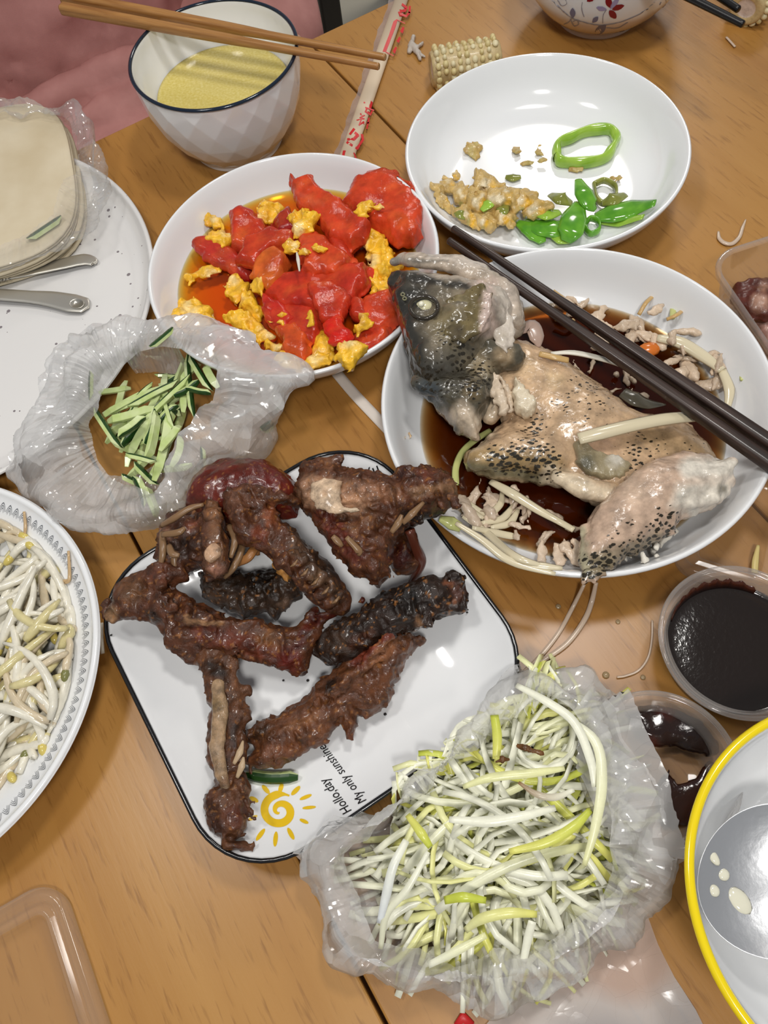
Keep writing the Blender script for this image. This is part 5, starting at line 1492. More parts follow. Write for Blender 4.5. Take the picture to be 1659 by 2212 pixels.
# rib cage
b = Blob(0.004)
b.pil([(345, 1135), (375, 1110), (430, 1090), (462, 1080), (480, 1110), (515, 1150), (518, 1200), (500, 1245), (455, 1250), (430, 1225), (395, 1240), (345, 1230), (332, 1190)], 0.044, 0.012, 0.012)
b.cap([(455, 1085, 0.058, 12), (460, 1150, 0.062, 24), (465, 1220, 0.058, 26)], k=0.005)
b.cap([(385, 1175, 0.058, 24)], sub=True); b.cap([(395, 1125, 0.062, 14)], sub=True)
o = duck(b, (0.075, 0.032, 0.017), [(460, 1090, 468, 1230, 24, (0.19, 0.10, 0.05), 0.85), (460, 1195, 24, (0.33, 0.20, 0.12), 0.8), (470, 1230, 20, (0.30, 0.17, 0.13), 0.8), (400, 1180, 40, (0.028, 0.016, 0.012), 0.9), (355, 1150, 20, (0.34, 0.20, 0.13), 0.7), (410, 1130, 16, (0.22, 0.08, 0.05), 0.7)], 'duck rib cage piece with bare ribs at the left of the pile', rag=0.0022)
for pts in ([(348, 1135, 0.056), (375, 1120, 0.062), (410, 1098, 0.064), (440, 1090, 0.063)], [(350, 1150, 0.056), (352, 1190, 0.056), (345, 1228, 0.052)], [(495, 1135, 0.058), (508, 1165, 0.060), (498, 1205, 0.058)], [(520, 1150, 0.052), (522, 1185, 0.054), (505, 1225, 0.054), (485, 1248, 0.050)], [(375, 1190, 0.054), (378, 1230, 0.050)], [(350, 1155, 0.060), (385, 1150, 0.063), (400, 1140, 0.063)], [(365, 1178, 0.058), (372, 1196, 0.060), (388, 1200, 0.060)]):
    V, F = sweep_vf(spline([W(*p) for p in pts], 5), [0.0016, 0.0022, 0.0020, 0.0012], 7, 0.7)
    dpart(o, 'rib_bone', V, F, M['rib'])
b = Blob(); b.pil([(445, 1180), (462, 1170), (480, 1185), (478, 1205), (455, 1218), (440, 1205)], 0.066, 0.0022)
V, Q = b.mesh(0.001, ragged=((330, 0.0012),)); dpart(o, 'meat_shred', V, Q, M['duck'], dabs(V, (0.42, 0.26, 0.16), []))
# neck with vertebrae
b = Blob(0.006)
b.cap([(530, 1085, 0.060, 38), (560, 1120, 0.058, 40), (600, 1165, 0.056, 40), (650, 1215, 0.050, 40), (700, 1265, 0.042, 40), (735, 1300, 0.036, 32)], flat=0.8)
b.cap([(505, 1070, 0.066, 20), (520, 1110, 0.066, 22), (540, 1160, 0.060, 24), (570, 1170, 0.056, 18)], k=0.004)
b.cap([(535, 1060, 0.066, 18), (590, 1075, 0.064, 20), (630, 1085, 0.060, 18)], k=0.005)
for t in np.linspace(0, 1, 6):
    x, y, z = 620 + 105 * t, 1205 + 90 * t, 0.067 - 0.020 * t
    b.cap([(x - 14, y + 10, z, 12), (x + 12, y - 10, z, 11)], k=0.002)
o = duck(b, (0.085, 0.034, 0.016), [(515, 1080, 30, (0.20, 0.10, 0.06), 0.7), (560, 1160, 26, (0.17, 0.045, 0.022), 0.8), (580, 1100, 590, 1130, 22, (0.22, 0.075, 0.032), 0.85), (640, 1180, 720, 1270, 26, (0.075, 0.05, 0.03), 0.7), (640, 1140, 720, 1230, 24, (0.028, 0.018, 0.012), 0.85), (680, 1250, 20, (0.22, 0.15, 0.09), 0.6), (730, 1290, 30, (0.03, 0.02, 0.014), 0.7)], 'duck neck piece with knobbly vertebrae in the middle of the pile', rag=0.002)
for t in np.linspace(0.05, 0.95, 5):
    x, y, z = 628 + 100 * t, 1208 + 88 * t, 0.0715 - 0.020 * t
    V, F = sweep_vf(spline([W(x - 6, y + 12, z - 0.001), W(x + 3, y + 6, z + 0.0005), W(x + 10, y - 4, z)], 5), [0.0004, 0.0010, 0.0004], 6, 0.6)
    dpart(o, 'vertebra_ridge', V, F, M['rib'])
b = Blob(0.002); b.cap([(590, 1205, 0.052, 6), (602, 1225, 0.054, 12), (618, 1245, 0.054, 11), (632, 1250, 0.052, 5)])
V, Q = b.mesh(0.001, relief=((250, 0.0014, None),)); dpart(o, 'golden_skin_scrap', V, Q, M['duck'], dabs(V, (0.42, 0.19, 0.045), []))
V, F = sweep_vf(spline([W(512, 1215, 0.050), W(535, 1205, 0.054), W(550, 1185, 0.054), W(552, 1196, 0.050)], 5), 0.0028, 7, 0.5); dpart(o, 'skin_curl', V, F, mat('golden_brown_skin', (0.30, 0.13, 0.04), 0.35))
# breast with bare bone
b = Blob(0.006)
b.pil([(645, 1030), (655, 1005), (700, 1000), (760, 1015), (830, 1030), (885, 1035), (910, 1010), (960, 1025), (992, 1050), (985, 1090), (960, 1110), (915, 1120), (880, 1140), (850, 1165), (840, 1240), (812, 1265), (760, 1240), (725, 1190), (672, 1120), (632, 1075)], 0.054, 0.014, 0.016)
b.cap([(690, 1060, 0.062, 36), (760, 1065, 0.066, 42), (840, 1075, 0.064, 34), (920, 1070, 0.062, 28)], flat=0.8, k=0.008)
b.cap([(665, 1012, 0.060, 14), (705, 1000, 0.062, 12), (735, 992, 0.064, 9)], k=0.003); b.cap([(732, 990, 0.064, 7), (738, 1004, 0.062, 6)], k=0.002)
b.cap([(862, 1018, 0.064, 10), (880, 1022, 0.066, 14), (895, 1030, 0.064, 12)], k=0.003)
b.cap([(700, 1110, 0.060, 22), (740, 1170, 0.056, 26), (780, 1220, 0.050, 26)], k=0.006); b.cap([(812, 1150, 0.058, 20), (815, 1200, 0.052, 20), (815, 1255, 0.044, 12)], k=0.005)
for x, y in ((925, 1075), (950, 1090), (970, 1070), (905, 1105), (940, 1050), (980, 1090), (900, 1120), (930, 1110)):
    b.cap([(x, y, 0.066, 9), (x + 8, y + 6, 0.066, 7)], k=0.002)
b.cap([(860, 1160, 0.030, 34), (870, 1205, 0.028, 36)], k=0.004)
o = duck(b, BR, [(680, 1060, 760, 1075, 44, (0.50, 0.33, 0.21), 0.8), (760, 1060, 850, 1065, 30, (0.26, 0.14, 0.08), 0.8), (700, 1110, 770, 1200, 26, (0.13, 0.033, 0.022), 0.85), (800, 1120, 30, (0.15, 0.07, 0.03), 0.8), (760, 1140, 20, (0.22, 0.11, 0.055), 0.7), (865, 1200, 34, (0.05, 0.008, 0.006), 0.95), (880, 1120, 950, 1120, 26, BLK, 0.9), (900, 1060, 980, 1050, 22, (0.27, 0.17, 0.095), 0.7), (960, 1080, 24, (0.10, 0.055, 0.035), 0.6), (705, 1000, 24, (0.20, 0.10, 0.05), 0.7), (870, 1020, 20, (0.05, 0.022, 0.018), 0.9), (920, 1028, 24, (0.12, 0.035, 0.02), 0.8), (815, 1200, 20, (0.15, 0.055, 0.025), 0.7)], 'duck breast piece with pale bare breastbone reaching over the fish plate', rag=0.0022)
b = Blob(0.003); b.pil([(668, 1075), (675, 1045), (700, 1032), (740, 1040), (735, 1070), (740, 1095), (775, 1100), (780, 1106), (720, 1108), (685, 1098)], 0.0735, 0.0030, 0.008)
V, Q = b.mesh(0.001, ragged=((200, 0.0014),), relief=((120, 0.0006, None),)); dpart(o, 'breastbone', V, Q, M['duck'], dabs(V, (0.55, 0.40, 0.27), [(740, 1045, 22, (0.36, 0.23, 0.14), 0.8), (760, 1100, 20, (0.62, 0.50, 0.36), 0.8), (705, 1062, 10, (0.30, 0.17, 0.09), 0.7)]))
for pts in ([(718, 1158, 0.071), (740, 1180, 0.068)], [(748, 1160, 0.072), (775, 1190, 0.068), (772, 1198, 0.066)], [(870, 1130, 0.070), (890, 1110, 0.073), (915, 1085, 0.072)], [(845, 1150, 0.068), (860, 1130, 0.070), (868, 1112, 0.071)]):
    V, F = sweep_vf(spline([W(*p) for p in pts], 5), [0.0014, 0.0022, 0.0010], 7, 0.5); dpart(o, 'bone_end', V, F, M['rib'])
V, F = sweep_vf(spline([W(885, 1145, 0.050), W(897, 1180, 0.040), W(908, 1210, 0.030), W(900, 1235, 0.022), W(886, 1258, 0.016)], 6), [0.003, 0.0028, 0.0036, 0.003, 0.0014], 8, 0.7)
dpart(o, 'tendon', V, F, mat('dark_red_tendon', (0.10, 0.024, 0.012), 0.25, coat=0.3))
# wing with knuckle
b = Blob(0.006)
b.cap([(245, 1325, 0.038, 22), (285, 1290, 0.042, 48), (340, 1300, 0.042, 44), (400, 1340, 0.038, 44), (470, 1365, 0.034, 42), (540, 1385, 0.032, 36), (600, 1410, 0.030, 38), (640, 1430, 0.026, 30)], flat=0.7)
b.cap([(310, 1250, 0.046, 20), (350, 1240, 0.048, 28), (390, 1240, 0.046, 20)], k=0.004); b.cap([(232, 1300, 0.034, 10), (225, 1330, 0.032, 10)], k=0.003)
b.cap([(560, 1380, 0.032, 36), (610, 1390, 0.030, 34)], k=0.006); b.cap([(630, 1425, 0.024, 26), (655, 1445, 0.020, 16), (668, 1455, 0.018, 7)], k=0.003)
b.cap([(640, 1415, 0.028, 22), (655, 1370, 0.030, 17), (680, 1325, 0.030, 12)], k=0.004); b.cap([(655, 1390, 0.030, 16), (700, 1335, 0.034, 12), (750, 1308, 0.036, 10), (795, 1295, 0.036, 7)], k=0.003)
b.cap([(400, 1330, 0.044, 26), (480, 1345, 0.042, 14), (560, 1350, 0.036, 10)], k=0.004); b.cap([(385, 1375, 0.034, 34), (420, 1400, 0.030, 30)], k=0.006)
for x, y in ((365, 1290), (375, 1312), (350, 1260), (405, 1325)): b.cap([(x, y, 0.054, 12)], k=0.002)
duck(b, BR, [(430, 1360, 640, 1430, 26, (0.115, 0.028, 0.014), 0.8), (620, 1420, 34, (0.11, 0.012, 0.008), 0.85), (640, 1400, 690, 1320, 16, (0.08, 0.016, 0.010), 0.9), (690, 1340, 790, 1295, 14, (0.075, 0.014, 0.010), 0.9), (580, 1380, 34, (0.20, 0.095, 0.035), 0.7), (280, 1280, 40, (0.15, 0.08, 0.035), 0.7), (240, 1330, 20, (0.33, 0.22, 0.12), 0.7), (375, 1300, 12, (0.32, 0.18, 0.12), 0.8), (330, 1330, 24, (0.03, 0.018, 0.012), 0.8), (400, 1338, 480, 1342, 8, (0.42, 0.27, 0.15), 0.8), (420, 1400, 24, (0.07, 0.028, 0.015), 0.7), (350, 1240, 30, (0.12, 0.045, 0.028), 0.8)], 'duck wing stretching from the left rim with its bent tip in the centre', rag=0.0022)
# charred piece on the right
b = Blob(0.006)
b.cap([(705, 1410, 0.024, 26), (740, 1380, 0.030, 42), (800, 1350, 0.034, 46), (870, 1315, 0.036, 52), (930, 1290, 0.036, 50), (975, 1285, 0.034, 36)], flat=0.75)
for x, y, r in ((985, 1250, 12), (1000, 1280, 12), (995, 1305, 14), (970, 1245, 14), (950, 1255, 16), (700, 1435, 10), (715, 1425, 14), (925, 1345, 14)): b.cap([(x, y, 0.038, r)], k=0.003)
duck(b, (0.022, 0.013, 0.009), [(880, 1290, 60, BLK, 0.9), (985, 1280, 26, (0.075, 0.030, 0.018), 0.8), (968, 1262, 12, (0.24, 0.10, 0.055), 0.8), (975, 1305, 12, (0.22, 0.10, 0.055), 0.8), (730, 1385, 40, (0.045, 0.026, 0.014), 0.8), (900, 1340, 12, (0.25, 0.15, 0.08), 0.8), (760, 1390, 800, 1370, 14, (0.09, 0.035, 0.018), 0.6)], 'blackened duck piece at the right of the square plate', rag=0.0024, rel=0.002)
# burnt crumbs fallen on the glaze
for x, y, r in ((835, 1440, 4), (1009, 1323, 3), (665, 1470, 4), (240, 1372, 3), (832, 1543, 4), (612, 1470, 3)):
    p_ = sq_at(x, y, 0.0012); V, F = ico((r * 0.00026, r * 0.0002, r * 0.00018), 1)
    o = mesh_obj('burnt_crumb', V, F, M['chair']); o.location = tuple(p_); tag(o, 'tiny burnt crumb on the white glaze of the square plate', 'crumb', 'burnt crumbs on the square plate')
# long flat slab
b = Blob(0.005)
b.pil([(918, 1382), (900, 1395), (868, 1440), (852, 1490), (835, 1530), (800, 1552), (772, 1545), (775, 1575), (765, 1608), (748, 1595), (738, 1560), (700, 1605), (640, 1635), (590, 1655), (540, 1662), (535, 1640), (560, 1625), (565, 1605), (530, 1605), (535, 1575), (590, 1545), (640, 1530), (690, 1495), (730, 1455), (790, 1400), (830, 1350), (850, 1338), (880, 1355)], 0.020, 0.009, 0.012)
b.cap([(840, 1390, 0.026, 40), (770, 1470, 0.024, 40), (680, 1540, 0.020, 36), (590, 1600, 0.017, 34)], flat=0.55, k=0.01)
b.cap([(690, 1510, 0.031, 10), (780, 1440, 0.035, 12), (840, 1370, 0.037, 12)], k=0.006)
duck(b, (0.115, 0.048, 0.021), [(770, 1430, 850, 1350, 24, (0.15, 0.028, 0.015), 0.8), (810, 1430, 860, 1380, 18, (0.24, 0.11, 0.05), 0.8), (710, 1480, 24, BLK, 0.9), (620, 1570, 680, 1545, 14, (0.24, 0.12, 0.06), 0.7), (560, 1580, 34, (0.045, 0.025, 0.013), 0.7), (600, 1620, 40, (0.16, 0.065, 0.03), 0.7), (800, 1520, 40, (0.07, 0.032, 0.016), 0.6), (700, 1590, 30, (0.15, 0.065, 0.030), 0.6), (760, 1590, 20, (0.14, 0.045, 0.02), 0.8)], 'long flat slab of roast duck with ragged edges at the near right', rag=0.0022)
# leg with bare bone
b = Blob(0.005)
b.cap([(450, 1405, 0.030, 34), (475, 1450, 0.030, 42), (490, 1530, 0.028, 44), (488, 1610, 0.026, 40), (495, 1680, 0.026, 34), (500, 1710, 0.027, 32)], flat=0.65)
b.pil([(445, 1715), (470, 1700), (520, 1705), (535, 1740), (540, 1780), (520, 1805), (505, 1815), (545, 1830), (540, 1838), (490, 1838), (478, 1820), (455, 1790), (440, 1750)], 0.027, 0.009, 0.010)
b.cap([(535, 1490, 0.028, 12), (543, 1500, 0.028, 7)], k=0.003); b.cap([(530, 1540, 0.028, 14), (536, 1558, 0.028, 7)], k=0.003); b.cap([(525, 1600, 0.030, 12), (520, 1640, 0.032, 12)], k=0.003)
b.cap([(515, 1690, 0.032, 5), (535, 1735, 0.036, 5), (548, 1772, 0.036, 4)], k=0.002)
o = duck(b, (0.10, 0.045, 0.021), [(455, 1440, 480, 1460, 22, BLK, 0.8), (500, 1440, 530, 1540, 22, (0.15, 0.075, 0.04), 0.7), (510, 1570, 505, 1610, 14, (0.02, 0.013, 0.01), 0.85), (450, 1720, 470, 1800, 22, (0.045, 0.018, 0.011), 0.8), (510, 1760, 36, (0.10, 0.022, 0.012), 0.7), (515, 1832, 24, (0.07, 0.025, 0.012), 0.8), (490, 1690, 24, (0.14, 0.06, 0.03), 0.7)], 'duck leg with bare shin bone pointing at the near left corner')
b = Blob(0.003); b.cap([(470, 1480, 0.0365, 14), (476, 1540, 0.0375, 18), (468, 1610, 0.036, 18), (478, 1670, 0.035, 15), (488, 1700, 0.033, 10)], flat=0.6)
V, Q = b.mesh(0.001, relief=((160, 0.0007, None),)); dpart(o, 'shin_bone', V, Q, M['duck'], dabs(V, (0.30, 0.195, 0.11), [(470, 1520, 20, (0.24, 0.15, 0.06), 0.6), (470, 1620, 20, (0.38, 0.27, 0.18), 0.6), (485, 1690, 20, (0.13, 0.06, 0.03), 0.7)]))
for pts in ([(505, 1650, 0.036), (518, 1625, 0.037), (525, 1600, 0.036)], [(512, 1680, 0.034), (522, 1655, 0.036), (526, 1635, 0.036)]):
    V, F = sweep_vf(spline([W(*p) for p in pts], 5), [0.0010, 0.0020, 0.0006], 7, 0.5); dpart(o, 'bone_splinter', V, F, M['bone_m'])

# ================================================================== tomato and egg
M['tomato'] = vcol_mat('stewed_tomato', 0.16, 0.30, 90, 0.0006, 320, coat=0.0, rvar=0.06, spec=0.45)
M['egg'] = vcol_mat('scrambled_egg', 0.24, 0.25, 180, 0.0012, 320, coat=0.25, sss=0.08)
liquid('tomato_sauce', D_TOM, 0.0195, (9, 105, 430), 'orange tomato juice pooled in the tomato plate', rr=0.0855)
TR = (0.52, 0.038, 0.014); TB = (0.58, 0.055, 0.016); TO = (0.68, 0.14, 0.02); TD = (0.34, 0.014, 0.012)
GT = 'stewed tomato pieces on the tomato plate'
def tom_col(V, base, dab):
    c = dabs(V, base, dab, warp=10)
    n = np.clip(fbm(V * np.array([1, 1.6, 1]), 90, 3, 51) * 0.9 + 0.1, 0, 1)[:, None]
    c = c * (1 - 0.45 * n) + np.array([[0.68, 0.12, 0.028]]) * 0.45 * n
    n2 = np.clip(fbm(V, 60, 2, 57) * 1.3 - 0.15, 0, 1)[:, None]
    return c * (1 - 0.5 * n2) + np.array([[0.30, 0.010, 0.010]]) * 0.5 * n2
def tomato(poly, z, t, base, label, dab=(), hollow=None, edge=None, tilt=0.0):
    b = Blob(0.004); 
    x0 = W(*poly[0], z)[0]; cxy = np.mean([W(x, y, z)[:2] for x, y in poly], 0)
    sd = random.Random(label); tx, ty = sd.uniform(-0.22, 0.22), tilt + sd.uniform(-0.18, 0.18)
    b.pil(poly, z, t * 0.85, edge or 0.005, tilt=lambda X, Y: tx * (X - cxy[0]) + ty * (Y - cxy[1]))
    if hollow: b.cap(hollow, sub=True)
    V, Q = b.mesh(0.0011, clip=D_TOM.clip, ragged=((130, 0.0022), (400, 0.0008)), relief=((30, 0.0026, None), (55, 0.0012, None), (300, 0.0002, None)))
    o = recenter(mesh_obj('tomato_piece', V, Q, M['tomato'], col=tom_col(V, base, dab)))
    return tag(o, label, 'tomato', GT)
tomato([(606, 598), (658, 588), (738, 578), (792, 588), (795, 620), (772, 655), (718, 682), (658, 664), (602, 662), (570, 630)], 0.030, 0.009, TR, 'broad red tomato piece in the middle of the plate', [(700, 600, 40, TB, 0.6), (640, 650, 30, TD, 0.5)])
tomato([(563, 672), (626, 664), (690, 672), (702, 702), (690, 740), (650, 745), (600, 718), (572, 700)], 0.025, 0.008, TR, 'soft red tomato piece below the middle one', [(650, 700, 24, TD, 0.6)])
tomato([(642, 512), (690, 505), (722, 540), (760, 565), (756, 586), (678, 602), (650, 594)], 0.034, 0.008, TB, 'red tomato piece right of the plate centre', [(700, 560, 24, TD, 0.5)])
tomato([(712, 520), (755, 530), (768, 575), (722, 580)], 0.030, 0.008, TR, 'small red tomato chunk beside the large egg curd')
tomato([(589, 482), (630, 448), (645, 500), (602, 512)], 0.030, 0.008, TD, 'dark red tomato bit behind the round egg lump')
tomato([(495, 472), (528, 462), (572, 486), (580, 525), (530, 548), (499, 538)], 0.026, 0.009, TR, 'tomato wedge near the left egg curds', [(520, 500, 20, TO, 0.4)])
tomato([(416, 540), (425, 525), (465, 520), (512, 540), (545, 575), (535, 600), (491, 580), (443, 566)], 0.023, 0.007, (0.46, 0.032, 0.02), 'leftmost tomato piece at the edge of the juice')
tomato([(512, 570), (536, 527), (586, 503), (640, 506), (640, 528), (596, 546), (550, 580)], 0.032, 0.0085, TB, 'curved tomato slice left of centre', [(580, 515, 20, TR, 0.5)])
tomato([(541, 598), (566, 559), (605, 545), (625, 575), (612, 610), (578, 628)], 0.031, 0.010, TO, 'orange tomato chunk with yellow egg beside it', [(600, 570, 20, TR, 0.6)])
tomato([(594, 712), (642, 700), (668, 735), (658, 785), (615, 768)], 0.026, 0.008, (0.62, 0.085, 0.018), 'orange-red tomato piece at the near rim')
tomato([(785, 655), (845, 635), (872, 682), (842, 714), (782, 720)], 0.028, 0.008, TB, 'tomato wedge at the right under the fish head')
tomato([(760, 730), (790, 712), (852, 700), (838, 738), (789, 760)], 0.027, 0.006, TR, 'flat tomato scrap at the lower right rim')
tomato([(700, 702), (731, 676), (765, 728), (744, 750), (708, 742)], 0.038, 0.006, (0.62, 0.018, 0.010), 'bright red diamond-shaped tomato skin', edge=0.006)
tomato([(628, 386), (645, 402), (675, 394), (694, 420), (740, 448), (800, 490), (794, 522), (757, 532), (712, 512), (670, 462), (632, 445)], 0.038, 0.0085, TB, 'long peaked tomato wedge at the far side', [(640, 410, 690, 440, 10, (0.62, 0.10, 0.05), 0.7), (740, 490, 40, TR, 0.6)], tilt=0.15)
tomato([(734, 440), (764, 398), (809, 378), (860, 382), (896, 411), (914, 451), (914, 515), (893, 531), (857, 531), (829, 502), (777, 482)], 0.032, 0.0115, TB, 'large round tomato slice with hollow core at the right', [(810, 430, 30, TD, 0.4), (870, 480, 30, TO, 0.3)], hollow=[(800, 425, 0.048, 22), (842, 428, 0.048, 20), (850, 452, 0.048, 10)], edge=0.010, tilt=0.12)
tomato([(660, 620), (720, 610), (760, 640), (740, 690), (690, 690)], 0.037, 0.007, TR, 'glossy tomato flap over the middle pieces', [(700, 660, 20, TD, 0.6)])
tomato([(570, 640), (610, 650), (640, 690), (620, 720), (585, 700), (565, 670)], 0.029, 0.007, (0.50, 0.024, 0.014), 'tomato piece between juice and centre')
tomato([(755, 640), (790, 650), (800, 700), (760, 690)], 0.031, 0.006, TR, 'small tomato chunk near the right white egg strip')
EY = (0.88, 0.50, 0.030); EW = (0.88, 0.70, 0.34); EB = (0.76, 0.34, 0.02)
def curd(D, x, y, rx, ry, ang, lift, t, base, label, group, seed, dab=(), mtl='egg', name='egg_curd', cat='egg', res=0.0011, rough=1.0):
    rj = random.Random(seed); poly = []; rx *= 1.3; ry *= 1.3
    for q in range(12):
        a = 2 * math.pi * q / 12; k = rj.uniform(0.72, 1.18)
        ex, ey = rx * k * math.cos(a), ry * k * math.sin(a)
        poly.append((x + ex * math.cos(ang) - ey * math.sin(ang), y + ex * math.sin(ang) + ey * math.cos(ang)))
    z = D.at(x, y, lift)[2]
    b = Blob(0.003); txx, tyy = rj.uniform(-0.25, 0.25), rj.uniform(-0.25, 0.25); cw_ = W(x, y, z)
    b.pil(poly, z, t * 0.8, 0.004, tilt=lambda X, Y: txx * (X - cw_[0]) + tyy * (Y - cw_[1]))
    V, Q = b.mesh(res, clip=D.clip, ragged=((170, 0.0030 * rough), (480, 0.0014 * rough)), relief=((90, 0.0016 * rough, None), (150, 0.0016 * rough, 'r'), (420, 0.0006 * rough, None)))
    if len(V) < 8: V, Q = b.mesh(res, ragged=((170, 0.0030 * rough), (480, 0.0014 * rough)), relief=((90, 0.0016 * rough, None), (150, 0.0016 * rough, 'r'), (420, 0.0006 * rough, None)))
    o = recenter(mesh_obj(name, V, Q, M[mtl], col=dabs(V, base, list(dab) or [(x + rj.uniform(-rx, rx), y + rj.uniform(-ry, ry), max(rx, ry) * 0.5, EW, 0.7), (x + rj.uniform(-rx, rx), y + rj.uniform(-ry, ry), max(rx, ry) * 0.5, EB, 0.6)], warp=10)))
    return tag(o, label, cat, group)
GE = 'egg curds on the tomato plate'
for i, (x, y, rx, ry, a, lf, t, lb) in enumerate((
    (656, 478, 26, 24, 0.3, 0.032, 0.006, 'round yellow egg lump on top of the long tomato wedge'),
    (580, 460, 26, 18, -0.4, 0.018, 0.005, 'pale egg curd at the far side of the juice'),
    (468, 480, 20, 9, 0.6, 0.014, 0.004, 'thin egg scrap at the upper left juice edge'),
    (472, 516, 26, 14, -0.2, 0.020, 0.005, 'egg curd on the leftmost tomato wedge'),
    (432, 590, 28, 9, -0.35, 0.011, 0.004, 'frilly egg strip floating in the juice'),
    (412, 680, 36, 32, 0.2, 0.012, 0.007, 'large bright egg curd beside the cucumber bag'),
    (450, 690, 18, 12, 0.5, 0.012, 0.005, 'egg bit right of the large left curd'),
    (512, 622, 26, 18, 0.6, 0.014, 0.005, 'pale egg curd at the edge of the clear juice'),
    (540, 655, 34, 14, 0.75, 0.014, 0.005, 'slanting egg curd between juice and tomato'),
    (545, 710, 44, 16, 0.45, 0.014, 0.006, 'long egg curd along the near rim'),
    (585, 745, 22, 12, 0.5, 0.014, 0.005, 'yellow egg fold near the bag corner'),
    (806, 520, 36, 22, 0.9, 0.022, 0.006, 'upper half of the big ragged egg sheet at the right'),
    (826, 560, 34, 24, 1.2, 0.020, 0.006, 'big ragged egg sheet beside the fish head'),
    (820, 612, 28, 20, 0.6, 0.018, 0.005, 'egg sheet end just left of the fish mouth'),
    (788, 455, 14, 18, 0.2, 0.036, 0.004, 'star-shaped egg scrap on the large tomato slice'),
    (806, 448, 18, 5, -0.1, 0.037, 0.0025, 'thin egg streak on the large tomato slice'),
    (700, 745, 18, 40, 0.25, 0.016, 0.006, 'tall egg fold at the near rim'),
    (690, 780, 30, 14, -0.2, 0.012, 0.005, 'egg curd hugging the near rim'),
    (755, 765, 32, 20, -0.3, 0.014, 0.006, 'wrinkled egg curd at the lower right rim'),
    (796, 660, 9, 30, 0.25, 0.026, 0.004, 'wavy white egg strip, upper end'),
    (782, 705, 9, 24, 0.5, 0.024, 0.004, 'wavy white egg strip, lower end'),
    (672, 688, 9, 12, 0.5, 0.034, 0.003, 'tiny egg crumb over the middle tomato'),
    (636, 528, 16, 8, -0.5, 0.034, 0.003, 'egg crumb above the orange chunk'),
    (660, 546, 13, 9, 0.4, 0.036, 0.003, 'egg crumb beside the white shred'),
    (687, 536, 10, 6, 0.2, 0.036, 0.003, 'small egg crumb right of the white shred'),
    (562, 612, 14, 20, 0.2, 0.024, 0.005, 'yellow egg stuck to the orange chunk'),
    (620, 780, 26, 12, 0.3, 0.014, 0.005, 'pale egg curd just above the bag tip'),
    (598, 694, 13, 5, 0.1, 0.026, 0.0025, 'thin egg flake near the near rim'),
    (596, 680, 8, 9, 0.1, 0.026, 0.0025, 'egg dot near the slanting curd'))):
    curd(D_TOM, x, y, rx, ry, a, lf, t, EY, lb, GE, 100 + i)
V, F = sweep_vf(spline([W(641, 545, 0.046), W(644, 562, 0.047), W(647, 586, 0.046)], 5), [0.0006, 0.0014, 0.0006], 6, 0.6)
tag(recenter(mesh_obj('white_shred', V, F, M['shred_white'])), 'single white shred on top of the tomato', 'shred')

# ================================================================== green pepper leftovers
def pepper_mat(name, c0, c1):
    mt = mat(name, rough=0.14, coat=0.4, sss=0.05)
    co = coords(mt); n = N(mt, 'ShaderNodeTexNoise', Scale=90, Detail=2.0); L(mt, co, 0, n, 'Vector')
    r = ramp(mt, [(0.35, c0), (0.65, c1)]); L(mt, n, 'Fac', r, 0); L(mt, r, 0, P(mt), 'Base Color'); return mt
M['pep_light'] = pepper_mat('light_green_pepper', (0.24, 0.44, 0.035), (0.36, 0.56, 0.07))
M['pep_dark'] = pepper_mat('bright_green_pepper', (0.075, 0.27, 0.015), (0.15, 0.40, 0.03))
M['pep_olive'] = pepper_mat('olive_pepper', (0.17, 0.19, 0.03), (0.28, 0.30, 0.06))
GP = 'green pepper pieces on the pepper plate'
def pring(pts, wall, hgt, mtl, label, lift, closed=True):
    """pepper ring or curl: upright wall along a path"""
    c = spline(pts + ([pts[0]] if closed else []), 7)
    q = [D_PEP.at(x, y, lift) for x, y in c]
    V = []; F = []; n = len(q)
    for i in range(n):
        a = q[(i + 1) % n] if closed else q[min(i + 1, n - 1)]; b_ = q[(i - 1) % n] if closed else q[max(i - 1, 0)]
        if closed and i in (0, n - 1): a, b_ = q[1], q[n - 2]
        t = a - b_; t /= np.linalg.norm(t) + 1e-9; s = np.cross(t, [0, 0, 1]); s /= np.linalg.norm(s)
        wv = wall * (1 + 0.25 * math.sin(i * 0.6))
        for k in range(10):
            an = 2 * math.pi * k / 10
            V.append(q[i] + s * wv * math.cos(an) + np.array([0, 0, hgt * math.sin(an)]))
    for i in range(n - 1):
        for k in range(10):
            F.append((i * 10 + k, i * 10 + (k + 1) % 10, (i + 1) * 10 + (k + 1) % 10, (i + 1) * 10 + k))
    if not closed:
        F.append(tuple(range(9, -1, -1))); F.append(tuple((n - 1) * 10 + k for k in range(10)))
    return tag(recenter(mesh_obj('green_pepper', V, F, mtl)), label, 'pepper', GP)
pring([(1203, 340), (1205, 312), (1235, 297), (1275, 282), (1315, 280), (1331, 298), (1322, 322), (1300, 345), (1250, 352), (1215, 350)], 0.0030, 0.0052, M['pep_light'], 'large light green pepper ring alone in the plate middle', 0.0045)
pring([(1283, 398), (1305, 390), (1328, 402), (1330, 425), (1310, 440), (1290, 430)], 0.0016, 0.003, M['pep_olive'], 'small olive pepper ring behind the green strips', 0.004)
pring([(1262, 488), (1275, 472), (1292, 478), (1294, 496), (1275, 505)], 0.0014, 0.003, M['pep_dark'], 'little pepper ring between the bright strips', 0.004)
def pstrip(pts, rad, mtl, label, lift=0.005, flat=0.35, tw=0.0):
    q = [D_PEP.at(p[0], p[1], lift + (p[2] if len(p) > 2 else 0)) for p in pts]
    V, F = sweep_vf(spline(q, 7), [r_ * 1.35 for r_ in rad], 10, flat * 0.6, tw=tw)
    return tag(recenter(mesh_obj('green_pepper', V, F, mtl)), label, 'pepper', GP)
